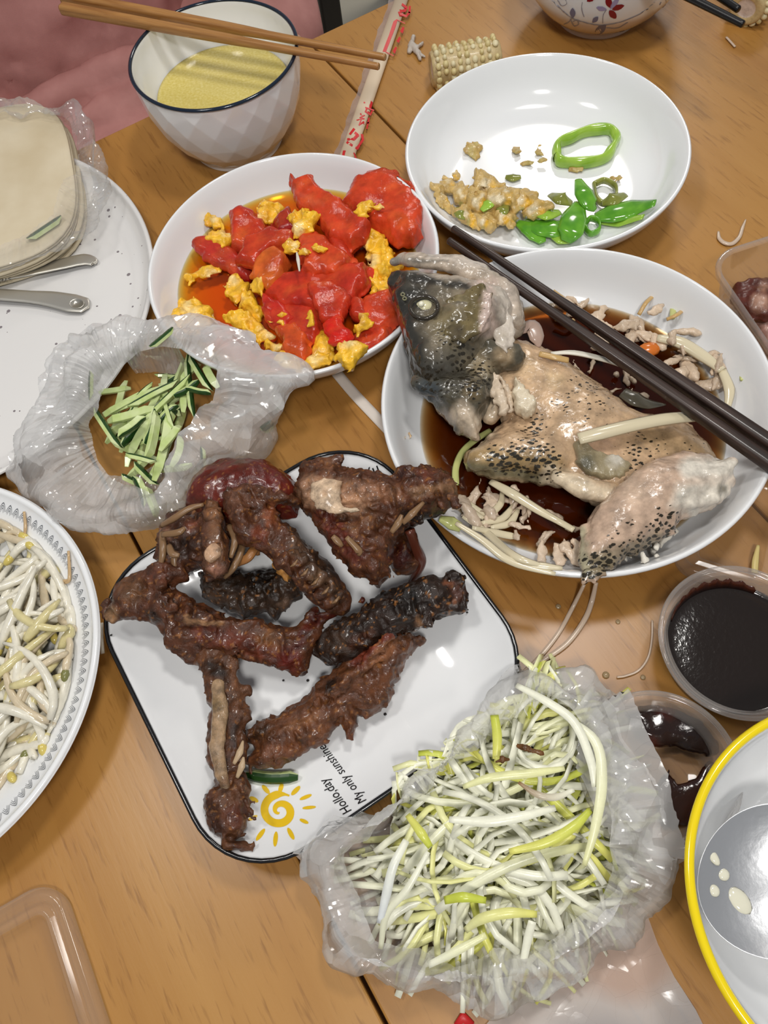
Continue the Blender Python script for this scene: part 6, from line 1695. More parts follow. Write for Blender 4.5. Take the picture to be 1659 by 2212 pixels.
pstrip([(1249, 388, 0.006), (1260, 415, 0.008), (1274, 440, 0.006), (1286, 454, 0.003)], [0.002, 0.0050, 0.0048, 0.0015], M['pep_dark'], 'dark upright pepper strip in the near cluster', 0.006, 0.45)
pstrip([(1252, 438, 0.004), (1240, 470, 0.006), (1232, 500, 0.005), (1222, 522, 0.0)], [0.003, 0.0070, 0.0070, 0.003], M['pep_dark'], 'bright green pepper strip pointing at the chopstick tips', 0.006, 0.4)
pstrip([(1285, 470), (1320, 462, 0.002), (1365, 452, 0.002), (1416, 438)], [0.003, 0.0062, 0.0066, 0.0025], M['pep_dark'], 'long bright pepper slice at the right of the cluster', 0.005, 0.4)
pstrip([(1295, 478), (1340, 478, 0.0), (1390, 468)], [0.002, 0.004, 0.002], M['pep_light'], 'light inner edge of the right pepper slice', 0.003, 0.4)
pstrip([(1116, 480), (1140, 490, 0.001), (1160, 508), (1172, 524)], [0.002, 0.0052, 0.0052, 0.002], M['pep_dark'], 'pepper strip at the near left end of the cluster', 0.004, 0.4)
pstrip([(1130, 478), (1170, 490, 0.002), (1205, 492, 0.002), (1232, 478)], [0.003, 0.0066, 0.0066, 0.003], M['pep_dark'], 'wide curved pepper strip below the egg', 0.004, 0.4)
pstrip([(1188, 420), (1212, 428, 0.004), (1236, 440)], [0.002, 0.0050, 0.002], M['pep_olive'], 'olive pepper bit above the bright strips', 0.006, 0.4)
pstrip([(1100, 425), (1115, 415, 0.003), (1130, 410)], [0.002, 0.0042, 0.002], M['pep_olive'], 'olive pepper bit among the egg', 0.010, 0.4)
pstrip([(1075, 470), (1085, 455, 0.003), (1095, 440)], [0.002, 0.0036, 0.002], M['pep_olive'], 'dull green pepper bit tucked in the egg', 0.012, 0.5)
pstrip([(984, 450), (995, 462, 0.002), (1006, 470)], [0.002, 0.0034, 0.002], M['pep_olive'], 'dull green pepper bit at the left of the egg', 0.008, 0.5)
pstrip([(1092, 382), (1108, 384), (1125, 382)], [0.0015, 0.003, 0.0015], M['pep_olive'], 'lone green scrap above the egg heap', 0.002, 0.5)
pstrip([(1150, 455), (1180, 462, 0.003), (1210, 458)], [0.002, 0.0046, 0.002], M['pep_light'], 'light pepper strip between the egg and the bright strips', 0.008, 0.4)
pstrip([(1300, 440), (1325, 430, 0.003), (1352, 420)], [0.002, 0.0046, 0.002], M['pep_olive'], 'olive pepper strip behind the long right slice', 0.006, 0.4)
pstrip([(1040, 455), (1056, 440, 0.002), (1062, 425)], [0.0015, 0.0034, 0.0015], M['pep_light'], 'light green bit in the left half of the egg heap', 0.014, 0.4)
pstrip([(1190, 505), (1212, 515, 0.001), (1232, 520)], [0.002, 0.0040, 0.002], M['pep_light'], 'light pepper bit at the near rim below the strips', 0.004, 0.4)
GQ = 'egg curds on the pepper plate'
PE = (0.56, 0.38, 0.13)
for i, (x, y, rx, ry, a, lf, t, lb) in enumerate((
    (1055, 405, 34, 20, 0.2, 0.012, 0.007, 'tallest brownish egg curd in the pepper plate'), (1085, 430, 34, 16, 0.1, 0.014, 0.006, 'wide yellow egg curd in the pepper plate heap'), (1040, 440, 26, 22, 0.3, 0.010, 0.007, 'brown egg curd at the middle of the heap'),
    (1130, 435, 30, 18, -0.1, 0.012, 0.006, 'egg curd with pale white beside the olive bit'), (1160, 452, 30, 14, 0.1, 0.012, 0.005, 'yellow egg edge next to the pepper strips'), (970, 400, 14, 22, -0.4, 0.005, 0.004, 'thin yellow egg flake at the left wall'),
    (985, 380, 10, 10, 0.2, 0.004, 0.003, 'egg crumb at the top of the left wall'), (955, 430, 12, 24, -0.5, 0.004, 0.004, 'egg smear along the left wall'), (1010, 470, 26, 14, 0.4, 0.008, 0.005, 'egg curd by the near left wall'),
    (1045, 478, 26, 12, 0.2, 0.008, 0.005, 'egg curd by the near rim'), (1090, 470, 22, 14, 0.3, 0.010, 0.005, 'egg lump above the near rim'), (1000, 425, 20, 16, 0.4, 0.008, 0.005, 'pale egg lump at the left of the heap'), (1100, 415, 18, 12, 0.2, 0.016, 0.004, 'small pinkish egg lump on the heap'))):
    curd(D_PEP, x, y, rx, ry, a, lf, t, PE, lb, GQ, 200 + i, [(x - rx * 0.3, y - 5, rx * 0.5, (0.70, 0.60, 0.40), 0.9), (x + rx * 0.4, y + 4, rx * 0.5, (0.74, 0.42, 0.03), 0.9), (x, y + ry, rx * 0.3, (0.34, 0.32, 0.08), 0.7)])
for i, (x, y, rx, ry, a, lb) in enumerate(((1022, 330, 16, 12, 0.9, 'small oily egg scrap on the left plate floor'), (1030, 318, 9, 6, 0.2, 'egg crumb above the oily scrap'), (1112, 324, 10, 8, 0.3, 'crumb between the scraps in the plate middle'), (1163, 326, 10, 11, 0.1, 'pale crumb left of the pepper ring'), (1150, 350, 30, 5, 0.05, 'thin sauce streak running to the pepper ring'), (1245, 366, 14, 5, 0.2, 'thin crumb under the pepper ring'), (1330, 386, 10, 8, 0.1, 'crumb right of the olive ring'), (931, 231, 4, 9, 0.1, 'brown fleck on the far left wall'), (967, 262, 4, 16, 0.1, 'brown streak on the left wall'))):
    curd(D_PEP, x, y, rx, ry, a, 0.0020, 0.0016, (0.48, 0.32, 0.10), lb, 'crumbs in the pepper plate', 300 + i, [(x, y, rx, (0.50, 0.42, 0.14), 0.6)], name='egg_crumb', cat='crumb', rough=0.5, res=0.0009)

# ================================================================== bean sprouts
M['sprout'] = vcol_mat('bean_sprout_stem', 0.18, 0.10, 160, 0.0003, 300, coat=0.3, sss=0.12)
M['bean'] = mat('yellow_bean_head', (0.62, 0.50, 0.13), 0.2, coat=0.3)
M['bean_g'] = mat('olive_bean_head', (0.20, 0.20, 0.07), 0.25, coat=0.2)
rj = random.Random(31)
REG = np.array([(-40, 1120), (40, 1120), (75, 1150), (120, 1215), (150, 1250), (168, 1310), (188, 1380), (170, 1440), (145, 1520), (105, 1595), (50, 1640), (-40, 1650)], float)
hv, hf = ico((0.0042, 0.0024, 0.0024), 2)
hme = {}
def sprout(pts, rad, colr, head, label='pale bean sprout tangled in the heap on the fan-bordered plate', group='bean sprouts in the heap'):
    V, F = sweep_vf(pts, rad, 7, 0.9)
    c = np.tile(np.array(colr), (len(V), 1))
    o = recenter(mesh_obj('bean_sprout', V, F, M['sprout'], col=c)); tag(o, label, 'bean sprout', group)
    if head:
        key = head
        if key not in hme:
            h = mesh_obj('bean_head', hv, hf, M[head], o); hme[key] = h.data
        else:
            h = bpy.data.objects.new('bean_head', hme[key]); COL.objects.link(h); h.parent = o
        d = Vector(pts[0] - pts[2]).normalized()
        h.matrix_local = Matrix.Translation(Vector(pts[0]) + d * 0.002 - Vector(o.location)) @ d.to_track_quat('X', 'Z').to_matrix().to_4x4()
n = 0
while n < 130:
    x, y = rj.uniform(-40, 190), rj.uniform(1115, 1650)
    d_ = poly_sdf(REG, np.array([x]), np.array([y]))[0]
    if d_ > -6: continue
    edge = min(1.0, -d_ / 70.0)
    zt = 0.011 + 0.016 * edge * rj.random() + 0.010 * edge
    p = D_SPR.at(x, y, 0.003); p = W(x, y, max(p[2], zt))
    a = rj.gauss(0.9, 0.9); ln = rj.uniform(0.028, 0.062); bend = rj.uniform(-0.9, 0.9)
    pts = []
    for k in range(9):
        s = (k / 8.0 - 0.5)
        aa = a + bend * s * 2
        pts.append([p[0] + ln * s * math.cos(a + bend * s), p[1] + ln * s * math.sin(a + bend * s), 0])
    pts = np.array(pts); bz = rj.uniform(-0.004, 0.004)
    for k in range(9):
        s = abs(k / 8.0 - 0.5) * 2
        zz = p[2] + bz * (k / 4.0 - 1) - 0.003 * s * s
        rr0 = np.hypot(*(pts[k, :2] - D_SPR.c))
        if rr0 > 0.101: pts[k, :2] = D_SPR.c + (pts[k, :2] - D_SPR.c) * 0.101 / rr0
        pts[k, 2] = max(zz, D_SPR.zin(pts[k, 0], pts[k, 1]) + 0.0022)
    r = rj.uniform(0.0020, 0.0030)
    w = rj.random()
    col_ = (0.76, 0.72, 0.60) if w < 0.65 else ((0.62, 0.52, 0.36) if w < 0.85 else (0.66, 0.58, 0.30))
    sprout(pts, [r * 0.75, r * 1.1, r, r * 0.8, r * 0.35], col_, rj.choice(['bean', 'bean', 'bean_g', None, None, None]))
    n += 1
for pts in ([(52, 1105), (55, 1140), (50, 1170)], [(148, 1190), (150, 1250), (140, 1260)], [(105, 1253), (140, 1255), (150, 1250)]):
    q = spline([D_SPR.at(x, y, 0.002) for x, y in pts], 5)
    sprout(q, [0.0008, 0.0011, 0.0006], (0.55, 0.38, 0.20), None, 'thin brownish sprout root on the bare rim of the plate', 'sprout roots on the plate rim')
liquid('sprout_juice', D_SPR, 0.0118, (6, 14, 60), 'thin clear juice at the bottom of the sprout plate')

# ================================================================== cucumber sticks
M['cuc_flesh'] = pepper_mat('cucumber_flesh', (0.50, 0.62, 0.22), (0.68, 0.76, 0.42))
M['cuc_skin'] = mat('dark_cucumber_skin', (0.018, 0.060, 0.012), 0.25, coat=0.2)
rj = random.Random(5)
GC = 'cucumber sticks in the plastic bag'
def cuc(p0, p1, w, h, skin, label, sag=0.0, group=GC):
    p0 = np.array(p0); p1 = np.array(p1); n = 7
    t_ = (p1 - p0); ln = np.linalg.norm(t_); t_ /= ln
    s = np.cross(t_, [0, 0, 1]); s /= np.linalg.norm(s); u = np.cross(s, t_)
    a = skin
    s, u = s * math.cos(a) + u * math.sin(a), -s * math.sin(a) + u * math.cos(a)
    V = []; F = []; mi = []
    prof = [(-w, -h * 0.6), (w, -h * 0.6), (w * 1.0, h * 0.45), (w * 0.45, h * 0.85), (-w * 0.45, h * 0.85), (-w, h * 0.45)]
    for i in range(n):
        k = i / (n - 1.0); f_ = 1.0 if 0 < i < n - 1 else 0.12
        f_ = min(1.0, 0.15 + 5 * min(k, 1 - k))
        c = p0 + t_ * ln * k + s * sag * math.sin(math.pi * k) + u * 0.3 * sag * math.sin(math.pi * k)
        for (x, y) in prof: V.append(c + s * x * (0.5 + 0.5 * f_) + u * (y * f_ + (1 - f_) * h * 0.7))
    m_ = len(prof)
    for i in range(n - 1):
        for k in range(m_):
            F.append((i * m_ + k, i * m_ + (k + 1) % m_, (i + 1) * m_ + (k + 1) % m_, (i + 1) * m_ + k)); mi.append(1 if k in (2, 3, 4) else 0)
    F.append(tuple(range(m_ - 1, -1, -1))); mi.append(0); F.append(tuple((n - 1) * m_ + k for k in range(m_))); mi.append(0)
    o = recenter(mesh_obj('cucumber_stick', V, F, [M['cuc_flesh'], M['cuc_skin']], smooth=False, mi=mi)); bevelled(o, 0.0003, 1)
    return tag(o, label, 'cucumber', group)
c5 = lambda x, y: (x * 0.4219, 640 + y * 0.4219)
CL = [((960, 335), (985, 590), 1.1), ((495, 600), (600, 760), 1.2), ((590, 745), (790, 835), 1.2), ((560, 590), (800, 480), 1.2), ((570, 630), (760, 575), 1.3), ((640, 745), (790, 620), 1.4), ((680, 790), (760, 650), 1.2), ((760, 810), (800, 610), 1.4),
      ((800, 900), (855, 640), 1.3), ((830, 770), (910, 670), 1.1), ((895, 690), (935, 570), 1.3), ((740, 640), (950, 440), 1.3), ((690, 560), (890, 455), 1.4), ((840, 455), (960, 385), 1.2), ((980, 330), (1065, 470), 1.3), ((1055, 360), (1105, 450), 1.2), ((805, 410), (905, 415), 0.9), ((970, 470), (1070, 490), 0.9),
      ((700, 870), (790, 960), 1.2), ((700, 940), (745, 1060), 1.5), ((755, 985), (800, 1105), 1.4), ((630, 925), (705, 960), 1.2), ((770, 920), (830, 800), 1.2), ((530, 660), (620, 740), 1.2), ((610, 700), (720, 620), 1.6), ((860, 540), (940, 480), 1.0), ((880, 600), (960, 540), 1.2), ((660, 820), (780, 850), 1.1), ((850, 680), (885, 600), 1.2), ((520, 490), (650, 470), 0.9), ((560, 700), (640, 640), 1.2), ((740, 740), (780, 600), 1.1), ((820, 590), (870, 520), 1.2), ((940, 430), (1010, 350), 1.2), ((900, 500), (1000, 440), 1.1), ((640, 640), (700, 560), 1.2)]
for i, (a, b_, wk) in enumerate(CL):
    xa, ya = c5(*a); xb, yb = c5(*b_)
    z = 0.012 + 0.020 * ((i * 7) % 10) / 10.0 + (0.010 if i % 3 == 0 else 0)
    if i in (19, 20, 21, 18): z = 0.018
    xm, ym = (xa + xb) / 2, (ya + yb) / 2; xa, ya, xb, yb = xm + (xa - xm) * 1.3, ym + (ya - ym) * 1.3, xm + (xb - xm) * 1.3, ym + (yb - ym) * 1.3
    cuc(W(xa, ya, z + rj.uniform(-0.003, 0.003)), W(xb, yb, z + rj.uniform(-0.003, 0.003)), 0.0021 * wk, 0.0021 * wk, rj.choice([1.25, -1.3, 1.9, 2.6, -1.9, 1.1, 3.0, -1.1]), 'green and white cucumber stick in the pile inside the plastic bag', rj.uniform(-0.002, 0.002))
for i in range(30):
    xm, ym = c5(rj.gauss(770, 110), rj.gauss(640, 130)); an = rj.gauss(-1.0, 0.45); hl_ = rj.uniform(28, 55)
    z = rj.uniform(0.010, 0.026)
    cuc(W(xm - hl_ * math.cos(an), ym - hl_ * math.sin(an), z), W(xm + hl_ * math.cos(an), ym + hl_ * math.sin(an), z + rj.uniform(-0.004, 0.004)), 0.0022, 0.0022, rj.choice([1.25, -1.3, 1.9, 2.6, -1.9, 1.1, 3.0]), 'green and white cucumber stick in the pile inside the plastic bag', rj.uniform(-0.002, 0.002))
cuc(W(*c5(770, 265), 0.0535), W(*c5(890, 165), 0.0545), 0.0024, 0.0020, 0.5, 'single cucumber stick lying on top of the bag edge', 0.001, 'stray cucumber sticks')
cuc(W(*c5(1340, 690), 0.020), W(*c5(1400, 650), 0.020), 0.003, 0.003, 0.2, 'cucumber stick showing dark through the right end of the bag', 0, 'stray cucumber sticks')
p0, p1 = sq_at(531, 1672, 0.003), sq_at(645, 1676, 0.003)
cuc(p0, p1, 0.0030, 0.0026, -0.6, 'cucumber stick lying on the square plate above the sun print', 0.0016, 'stray cucumber sticks')
cuc(W(60, 520, 0.030), W(135, 470, 0.030), 0.003, 0.003, 0.5, 'green cucumber stick half hidden in the clear pancake bag', 0, 'stray cucumber sticks')

# ================================================================== leek shreds
M['leek'] = vcol_mat('raw_leek_shred', 0.28, 0.08, 120, 0.0002, 260, sss=0.15)
rj = random.Random(77)
LREG = np.array([(880, 1660), (950, 1600), (1050, 1540), (1110, 1490), (1180, 1480), (1260, 1540), (1300, 1640), (1322, 1750), (1325, 1850), (1260, 1985), (1120, 2060), (1000, 2070), (900, 2040), (850, 1940), (835, 1830), (845, 1730)], float)
LC = np.mean(LREG, 0)
WH = (0.86, 0.86, 0.70); PY = (0.80, 0.80, 0.42); YG = (0.56, 0.62, 0.08); YE = (0.74, 0.72, 0.18)
GL = 'leek shreds heaped in the plastic bag'
def leek(pts, rad, c0, c1, label, group, flat=0.3, tw=0.0):
    V, F = sweep_vf(pts, rad, 6, flat, tw=tw)
    k = np.repeat(np.linspace(0, 1, len(pts)), 6)[:, None]
    o = recenter(mesh_obj('leek_shred', V, F, M['leek'], col=np.array(c0) * (1 - k) + np.array(c1) * k))
    return tag(o, label, 'leek shred', group)
def leek_path(low):
    while True:
        x, y = rj.uniform(830, 1330), rj.uniform(1480, 2070)
        d_ = poly_sdf(LREG, np.array([x]), np.array([y]))[0]
        if d_ < -8: break
    e = min(1.0, -d_ / 190.0)
    zt = 0.005 + 0.040 * e ** 0.6 * ((0.75 * rj.random()) if low else (0.45 + 0.55 * rj.random()))
    p = W(x, y, zt)
    a = rj.gauss(0.35, 0.7) if rj.random() < 0.6 else rj.uniform(0, 3.14)
    ln = rj.uniform(0.035, 0.090) * (0.75 + 0.25 * e); bend = rj.gauss(0, 1.1)
    zb = rj.uniform(-0.006, 0.006); droop = rj.uniform(0.002, 0.010)
    pts = []
    for k in range(9):
        s = k / 8.0 - 0.5
        aa = a + bend * s
        q = np.array([p[0] + ln * s * math.cos(aa), p[1] + ln * s * math.sin(aa), p[2] + zb * s * 2 - droop * (2 * s) ** 2])
        q[2] = max(q[2], 0.003)
        if np.hypot(*(q[:2] - SQC)) < 0.14:
            l = sq_local(q)
            if max(abs(l[0]), abs(l[1])) < SQH + 0.004: q[2] = max(q[2], 0.0345)
        pts.append(q)
    for q in pts:
        l = np.abs(sq_local(q))
        if max(l) < SQH - 0.008: return leek_path(low)
        pp = PX(q)
        if pp[0] < 842 and pp[1] < 1810: return leek_path(low)
    w = rj.random()
    if w < 0.50: c0, c1 = WH, WH
    elif w < 0.76: c0, c1 = WH, PY
    elif w < 0.92: c0, c1 = PY, YE
    else: c0, c1 = YE, YG
    r = rj.uniform(0.0011, 0.0026)
    return np.array(pts), [r * 0.85, r, r, r * 0.85], c0, c1, rj.uniform(0.10, 0.25), rj.uniform(-1.2, 1.2)
for n in range(280):
    pts, rd, c0, c1, fl, tw = leek_path(False)
    leek(pts, rd, c0, c1, 'white or yellow-green leek shred in the heap inside the near plastic bag', GL, fl, tw)
VV = []; FF = []; CC_ = []; nb = 0
for n in range(420):
    pts, rd, c0, c1, fl, tw = leek_path(True)
    V, F = sweep_vf(pts, rd, 6, fl, tw=tw); k = np.repeat(np.linspace(0, 1, len(pts)), 6)[:, None]
    VV.append(V); FF += [tuple(i + nb for i in f) for f in F]; CC_.append(np.array(c0) * (1 - k) + np.array(c1) * k); nb += len(V)
tag(recenter(mesh_obj('leek_heap', np.concatenate(VV), FF, M['leek'], col=np.concatenate(CC_))), 'lower layers of pale leek shreds deep in the near plastic bag', 'leek shreds', kind='stuff')
def lk(pts, rad, c0, c1, label, flat=0.3):
    leek(spline([W(*p) for p in pts], 6), [r_ * 0.78 for r_ in rad], c0, c1, label, 'leek shreds on top of the heap', 0.12)
lk([(1115, 1480, 0.050), (1180, 1515, 0.056), (1240, 1560, 0.058), (1275, 1640, 0.058), (1285, 1700, 0.056)], [0.002, 0.003, 0.0032, 0.003, 0.002], WH, WH, 'broad white leek shred arching at the top right of the heap')
lk([(1210, 1540, 0.054), (1285, 1600, 0.056), (1300, 1690, 0.058), (1285, 1790, 0.056), (1262, 1870, 0.052)], [0.0016, 0.0034, 0.0036, 0.003, 0.0016], WH, PY, 'long white shred running down the right side of the heap')
lk([(1068, 1545, 0.048), (1074, 1590, 0.052), (1072, 1640, 0.054)], [0.003, 0.0034, 0.0026], YG, YE, 'short bright green shred at the far side beside the plate')
lk([(1100, 1840, 0.056), (1180, 1820, 0.058), (1240, 1785, 0.058), (1275, 1750, 0.055)], [0.002, 0.0032, 0.0032, 0.002], YE, YG, 'curved yellow-green shred across the right of the heap')
lk([(1005, 2010, 0.038), (1040, 1985, 0.044), (1100, 1972, 0.046), (1160, 1975, 0.044)], [0.002, 0.0034, 0.0034, 0.002], PY, YE, 'arched yellow shred at the near side of the heap')
lk([(960, 1945, 0.046), (1000, 1938, 0.050), (1050, 1945, 0.048)], [0.0025, 0.0032, 0.002], YG, YG, 'short yellow-green shred in the near middle')
lk([(878, 1815, 0.050), (850, 1870, 0.050), (835, 1930, 0.046), (820, 1995, 0.040)], [0.0024, 0.0030, 0.0032, 0.002], WH, (0.72, 0.76, 0.78), 'bright white shred hanging at the left of the heap')
lk([(925, 1840, 0.048), (880, 1920, 0.046), (835, 1975, 0.042), (822, 2050, 0.036)], [0.0016, 0.0024, 0.0026, 0.0016], WH, (0.66, 0.66, 0.48), 'long curved shred at the lower left of the heap')
lk([(1150, 1990, 0.044), (1140, 2030, 0.040), (1130, 2080, 0.036)], [0.0026, 0.0028, 0.0022], WH, WH, 'white shred hanging over the near bag edge')
lk([(925, 2085, 0.036), (985, 2055, 0.040), (1050, 2020, 0.042)], [0.002, 0.0028, 0.002], WH, PY, 'pale shred crossing the near left bag edge')
lk([(880, 1760, 0.046), (910, 1800, 0.050), (930, 1830, 0.048)], [0.002, 0.0032, 0.002], YE, YG, 'yellow shred at the left of the heap')
lk([(1000, 1700, 0.054), (1060, 1680, 0.058), (1150, 1670, 0.058), (1220, 1660, 0.055)], [0.0016, 0.0030, 0.0030, 0.0016], PY, PY, 'pale yellow shred across the upper middle of the heap')
lk([(970, 1770, 0.056), (1050, 1775, 0.058), (1120, 1765, 0.058), (1200, 1745, 0.055)], [0.002, 0.0036, 0.0034, 0.002], WH, WH, 'broad white shred across the centre of the heap')
lk([(1120, 1690, 0.060), (1160, 1716, 0.062), (1200, 1722, 0.061), (1240, 1706, 0.058)], [0.0010, 0.0022, 0.0024, 0.0014], (0.30, 0.18, 0.08), WH, 'white curl with a brown tip on the heap')
for pts in ([(1118, 1610, 0.064), (1140, 1618, 0.065), (1172, 1628, 0.064)], [(1074, 1645, 0.062), (1085, 1642, 0.062), (1096, 1640, 0.061)]):
    b = Blob(); b.cap([(*p, 5 + 3 * (k == 1)) for k, p in enumerate(pts)], flat=0.5); V, Q = b.mesh(0.0008, relief=((400, 0.0008, None),))
    tag(recenter(mesh_obj('brown_speck', V, Q, M['duck'], col=dabs(V, (0.13, 0.055, 0.015), []))), 'larger brown crumb on the leek heap' if pts[0][0] == 1118 else 'smaller brown crumb on the leek heap', 'crumb', 'crumbs on the leek heap')

# ================================================================== plastic bags
M['bag'] = film_mat('milky_bag_film', (0.96, 0.955, 0.95), 0.37, 0.10, 1.0, 38, 0.9, 0.22, 0.25)
M['bag_clear'] = film_mat('clear_bag_film', (0.95, 0.95, 0.95), 0.10, 0.08, 1.0, 36, 0.8, 0.3, 0.2)
def bag(name, center_px, rings, label, mtl, nu=300, rows=14, amp=0.0022, seed=0, pleat=0.0, tri=None):
    """closed contours (pixel points, height per point) lofted to a crumpled film"""
    c = W(*center_px, 0.02)[:2]
    th = np.linspace(-math.pi, math.pi, nu, endpoint=False)
    R = []
    for pts in rings:
        w = np.array([W(p[0], p[1], p[2]) for p in pts])
        # densify
        dn = []
        for i in range(len(w)):
            a, b_ = w[i], w[(i + 1) % len(w)]
            for t in np.linspace(0, 1, 10, endpoint=False): dn.append(a * (1 - t) + b_ * t)
        dn = np.array(dn)
        an = np.arctan2(dn[:, 1] - c[1], dn[:, 0] - c[0]); rr_ = np.hypot(dn[:, 0] - c[0], dn[:, 1] - c[1])
        o_ = np.argsort(an); an, rr_, zz = an[o_], rr_[o_], dn[o_, 2]
        an = np.concatenate([an - 2 * math.pi, an, an + 2 * math.pi]); rr_ = np.tile(rr_, 3); zz = np.tile(zz, 3)
        R.append(np.stack([np.interp(th, an, rr_), np.interp(th, an, zz)], -1))
    R = np.array(R)
    # smooth along the contour a little
    for _ in range(3): R = (np.roll(R, 1, 1) + 2 * R + np.roll(R, -1, 1)) / 4
    prof = [smooth_prof(R[:, i], rows) for i in range(nu)]
    prof = np.array(prof)                     # nu, nv, 2
    nv = prof.shape[1]
    X = c[0] + prof[..., 0] * np.cos(th)[:, None]; Y = c[1] + prof[..., 0] * np.sin(th)[:, None]; Z = prof[..., 1]
    Pt = np.stack([X, Y, Z], -1)
    # crumple along the surface normal
    du = np.roll(Pt, -1, 0) - np.roll(Pt, 1, 0); dv_ = np.gradient(Pt, axis=1)
    nr_ = np.cross(du, dv_); nr_ /= np.linalg.norm(nr_, axis=-1, keepdims=True) + 1e-12
    q = Pt.reshape(-1, 3)
    rg = np.random.RandomState(seed + 40)
    wp = np.stack([vnoise(q, 22, seed + k) for k in range(3)], -1) * 0.010
    d = 0
    for k in range(11):
        kv = rg.normal(size=3); kv /= np.linalg.norm(kv)
        fr_ = rg.uniform(14, 55); ph_ = rg.rand()
        t_ = ((q + wp) @ kv) * fr_ + ph_
        tri = 2 * np.abs(2 * (t_ - np.floor(t_ + 0.5))) - 1
        mk = np.clip(vnoise(q, 26, seed + 60 + k) * 1.6 + 0.35, 0, 1)
        d = d + tri * mk * amp * (22.0 / fr_)
    uu = np.repeat(th, nv); vv = np.tile(np.linspace(0, 1, nv), nu)
    pl = np.stack([np.cos(uu) * 3.2, np.sin(uu) * 3.2, vv * 0.5 + 0 * uu], -1)
    d = d + pleat * (1 - 2 * np.abs(vnoise(pl, 6.5, seed + 5))) + pleat * 0.5 * (1 - 2 * np.abs(vnoise(pl, 15, seed + 6)))
    q = q + nr_.reshape(-1, 3) * d[:, None]
    q[:, 2] = np.maximum(q[:, 2], 0.0012 + 0.0004 * np.abs(d) / amp)
    for D in (D_TOM, D_SPK, D_SPR): q[:, 2] = np.where(np.hypot(q[:, 0] - D.c[0], q[:, 1] - D.c[1]) < D.r.max() + 0.003, np.maximum(q[:, 2], D.z.max() + 0.0016 if D is not D_SPK else np.interp(np.hypot(q[:, 0] - D.c[0], q[:, 1] - D.c[1]), D.r, D.z) + 0.0016), q[:, 2])
    q[:, 2] = np.where(sq_clip(q * np.array([1, 1, 0])) > 0, np.maximum(q[:, 2], SQZ + 0.0022), q[:, 2])
    q[:, 2] = np.where(np.hypot(q[:, 0] - C2[0], q[:, 1] - C2[1]) < 0.041, np.maximum(q[:, 2], 0.0318), q[:, 2])
    i = np.arange(nu); j = (i + 1) % nu
    F = []
    for k in range(nv - 1):
        F.append(np.stack([i * nv + k, j * nv + k, j * nv + k + 1, i * nv + k + 1], -1))
    o = recenter(mesh_obj(name, q, np.concatenate(F), mtl, sharp=0.16))
    return tag(o, label, 'plastic bag')
z_ = lambda pts, z: [(x, y, z) for x, y in pts]
# leek bag: base -> belly -> top edge -> mouth
outer = [(655, 1850), (690, 1812), (770, 1792), (840, 1742), (905, 1688), (1000, 1605), (1070, 1525), (1115, 1468), (1184, 1443), (1262, 1461), (1329, 1513), (1392, 1627), (1425, 1710), (1455, 1780), (1472, 1886), (1449, 1940), (1366, 2016), (1262, 2094), (1184, 2146), (1080, 2185), (1000, 2180), (920, 2145), (863, 2130), (775, 2108), (712, 2052), (692, 1980), (658, 1900)]
def inset(pts, c, k): return [(c[0] + (x - c[0]) * k, c[1] + (y - c[1]) * k) for x, y in pts]
LCc = (1070, 1815)
def ozl(x, y, lo, hi):
    """higher where the bag lies over the plate rim"""
    return hi if (x < 1130 and y < 1800) else lo
base = z_(inset(outer, LCc, 0.55), 0.0016)
base2 = z_(inset(outer, LCc, 0.90), 0.0020)
belly = [(x, y, ozl(x, y, 0.016, 0.034)) for x, y in outer]
mouth_top = [(695, 1858, 0.040), (740, 1815, 0.042), (820, 1768, 0.043), (880, 1718, 0.043), (960, 1645, 0.043), (1060, 1550, 0.043), (1118, 1485, 0.044), (1180, 1470, 0.044), (1255, 1500, 0.046), (1305, 1580, 0.050), (1345, 1680, 0.050), (1370, 1780, 0.050), (1385, 1870, 0.047), (1350, 1960, 0.044), (1270, 2040, 0.042), (1180, 2090, 0.040), (1060, 2115, 0.038), (940, 2115, 0.038), (850, 2095, 0.037), (770, 2070, 0.036), (725, 2020, 0.036), (700, 1940, 0.038)]
mouth_in = [(745, 1850, 0.030), (790, 1810, 0.034), (850, 1760, 0.036), (900, 1700, 0.038), (975, 1640, 0.038), (1070, 1570, 0.039), (1122, 1505, 0.040), (1180, 1490, 0.042), (1235, 1530, 0.046), (1280, 1600, 0.048), (1308, 1690, 0.048), (1322, 1790, 0.046), (1325, 1860, 0.042), (1285, 1950, 0.036), (1220, 2010, 0.032), (1150, 2050, 0.030), (1060, 2068, 0.029), (950, 2075, 0.028), (880, 2060, 0.026), (810, 2020, 0.024), (775, 1970, 0.022), (755, 1900, 0.026)]
bag('plastic_bag', LCc, [base, base2, belly, mouth_top, mouth_in], 'crumpled milky plastic bag holding the leek shreds at the near side', M['bag'], 420, 14, 0.0032, 3, 0.0007)
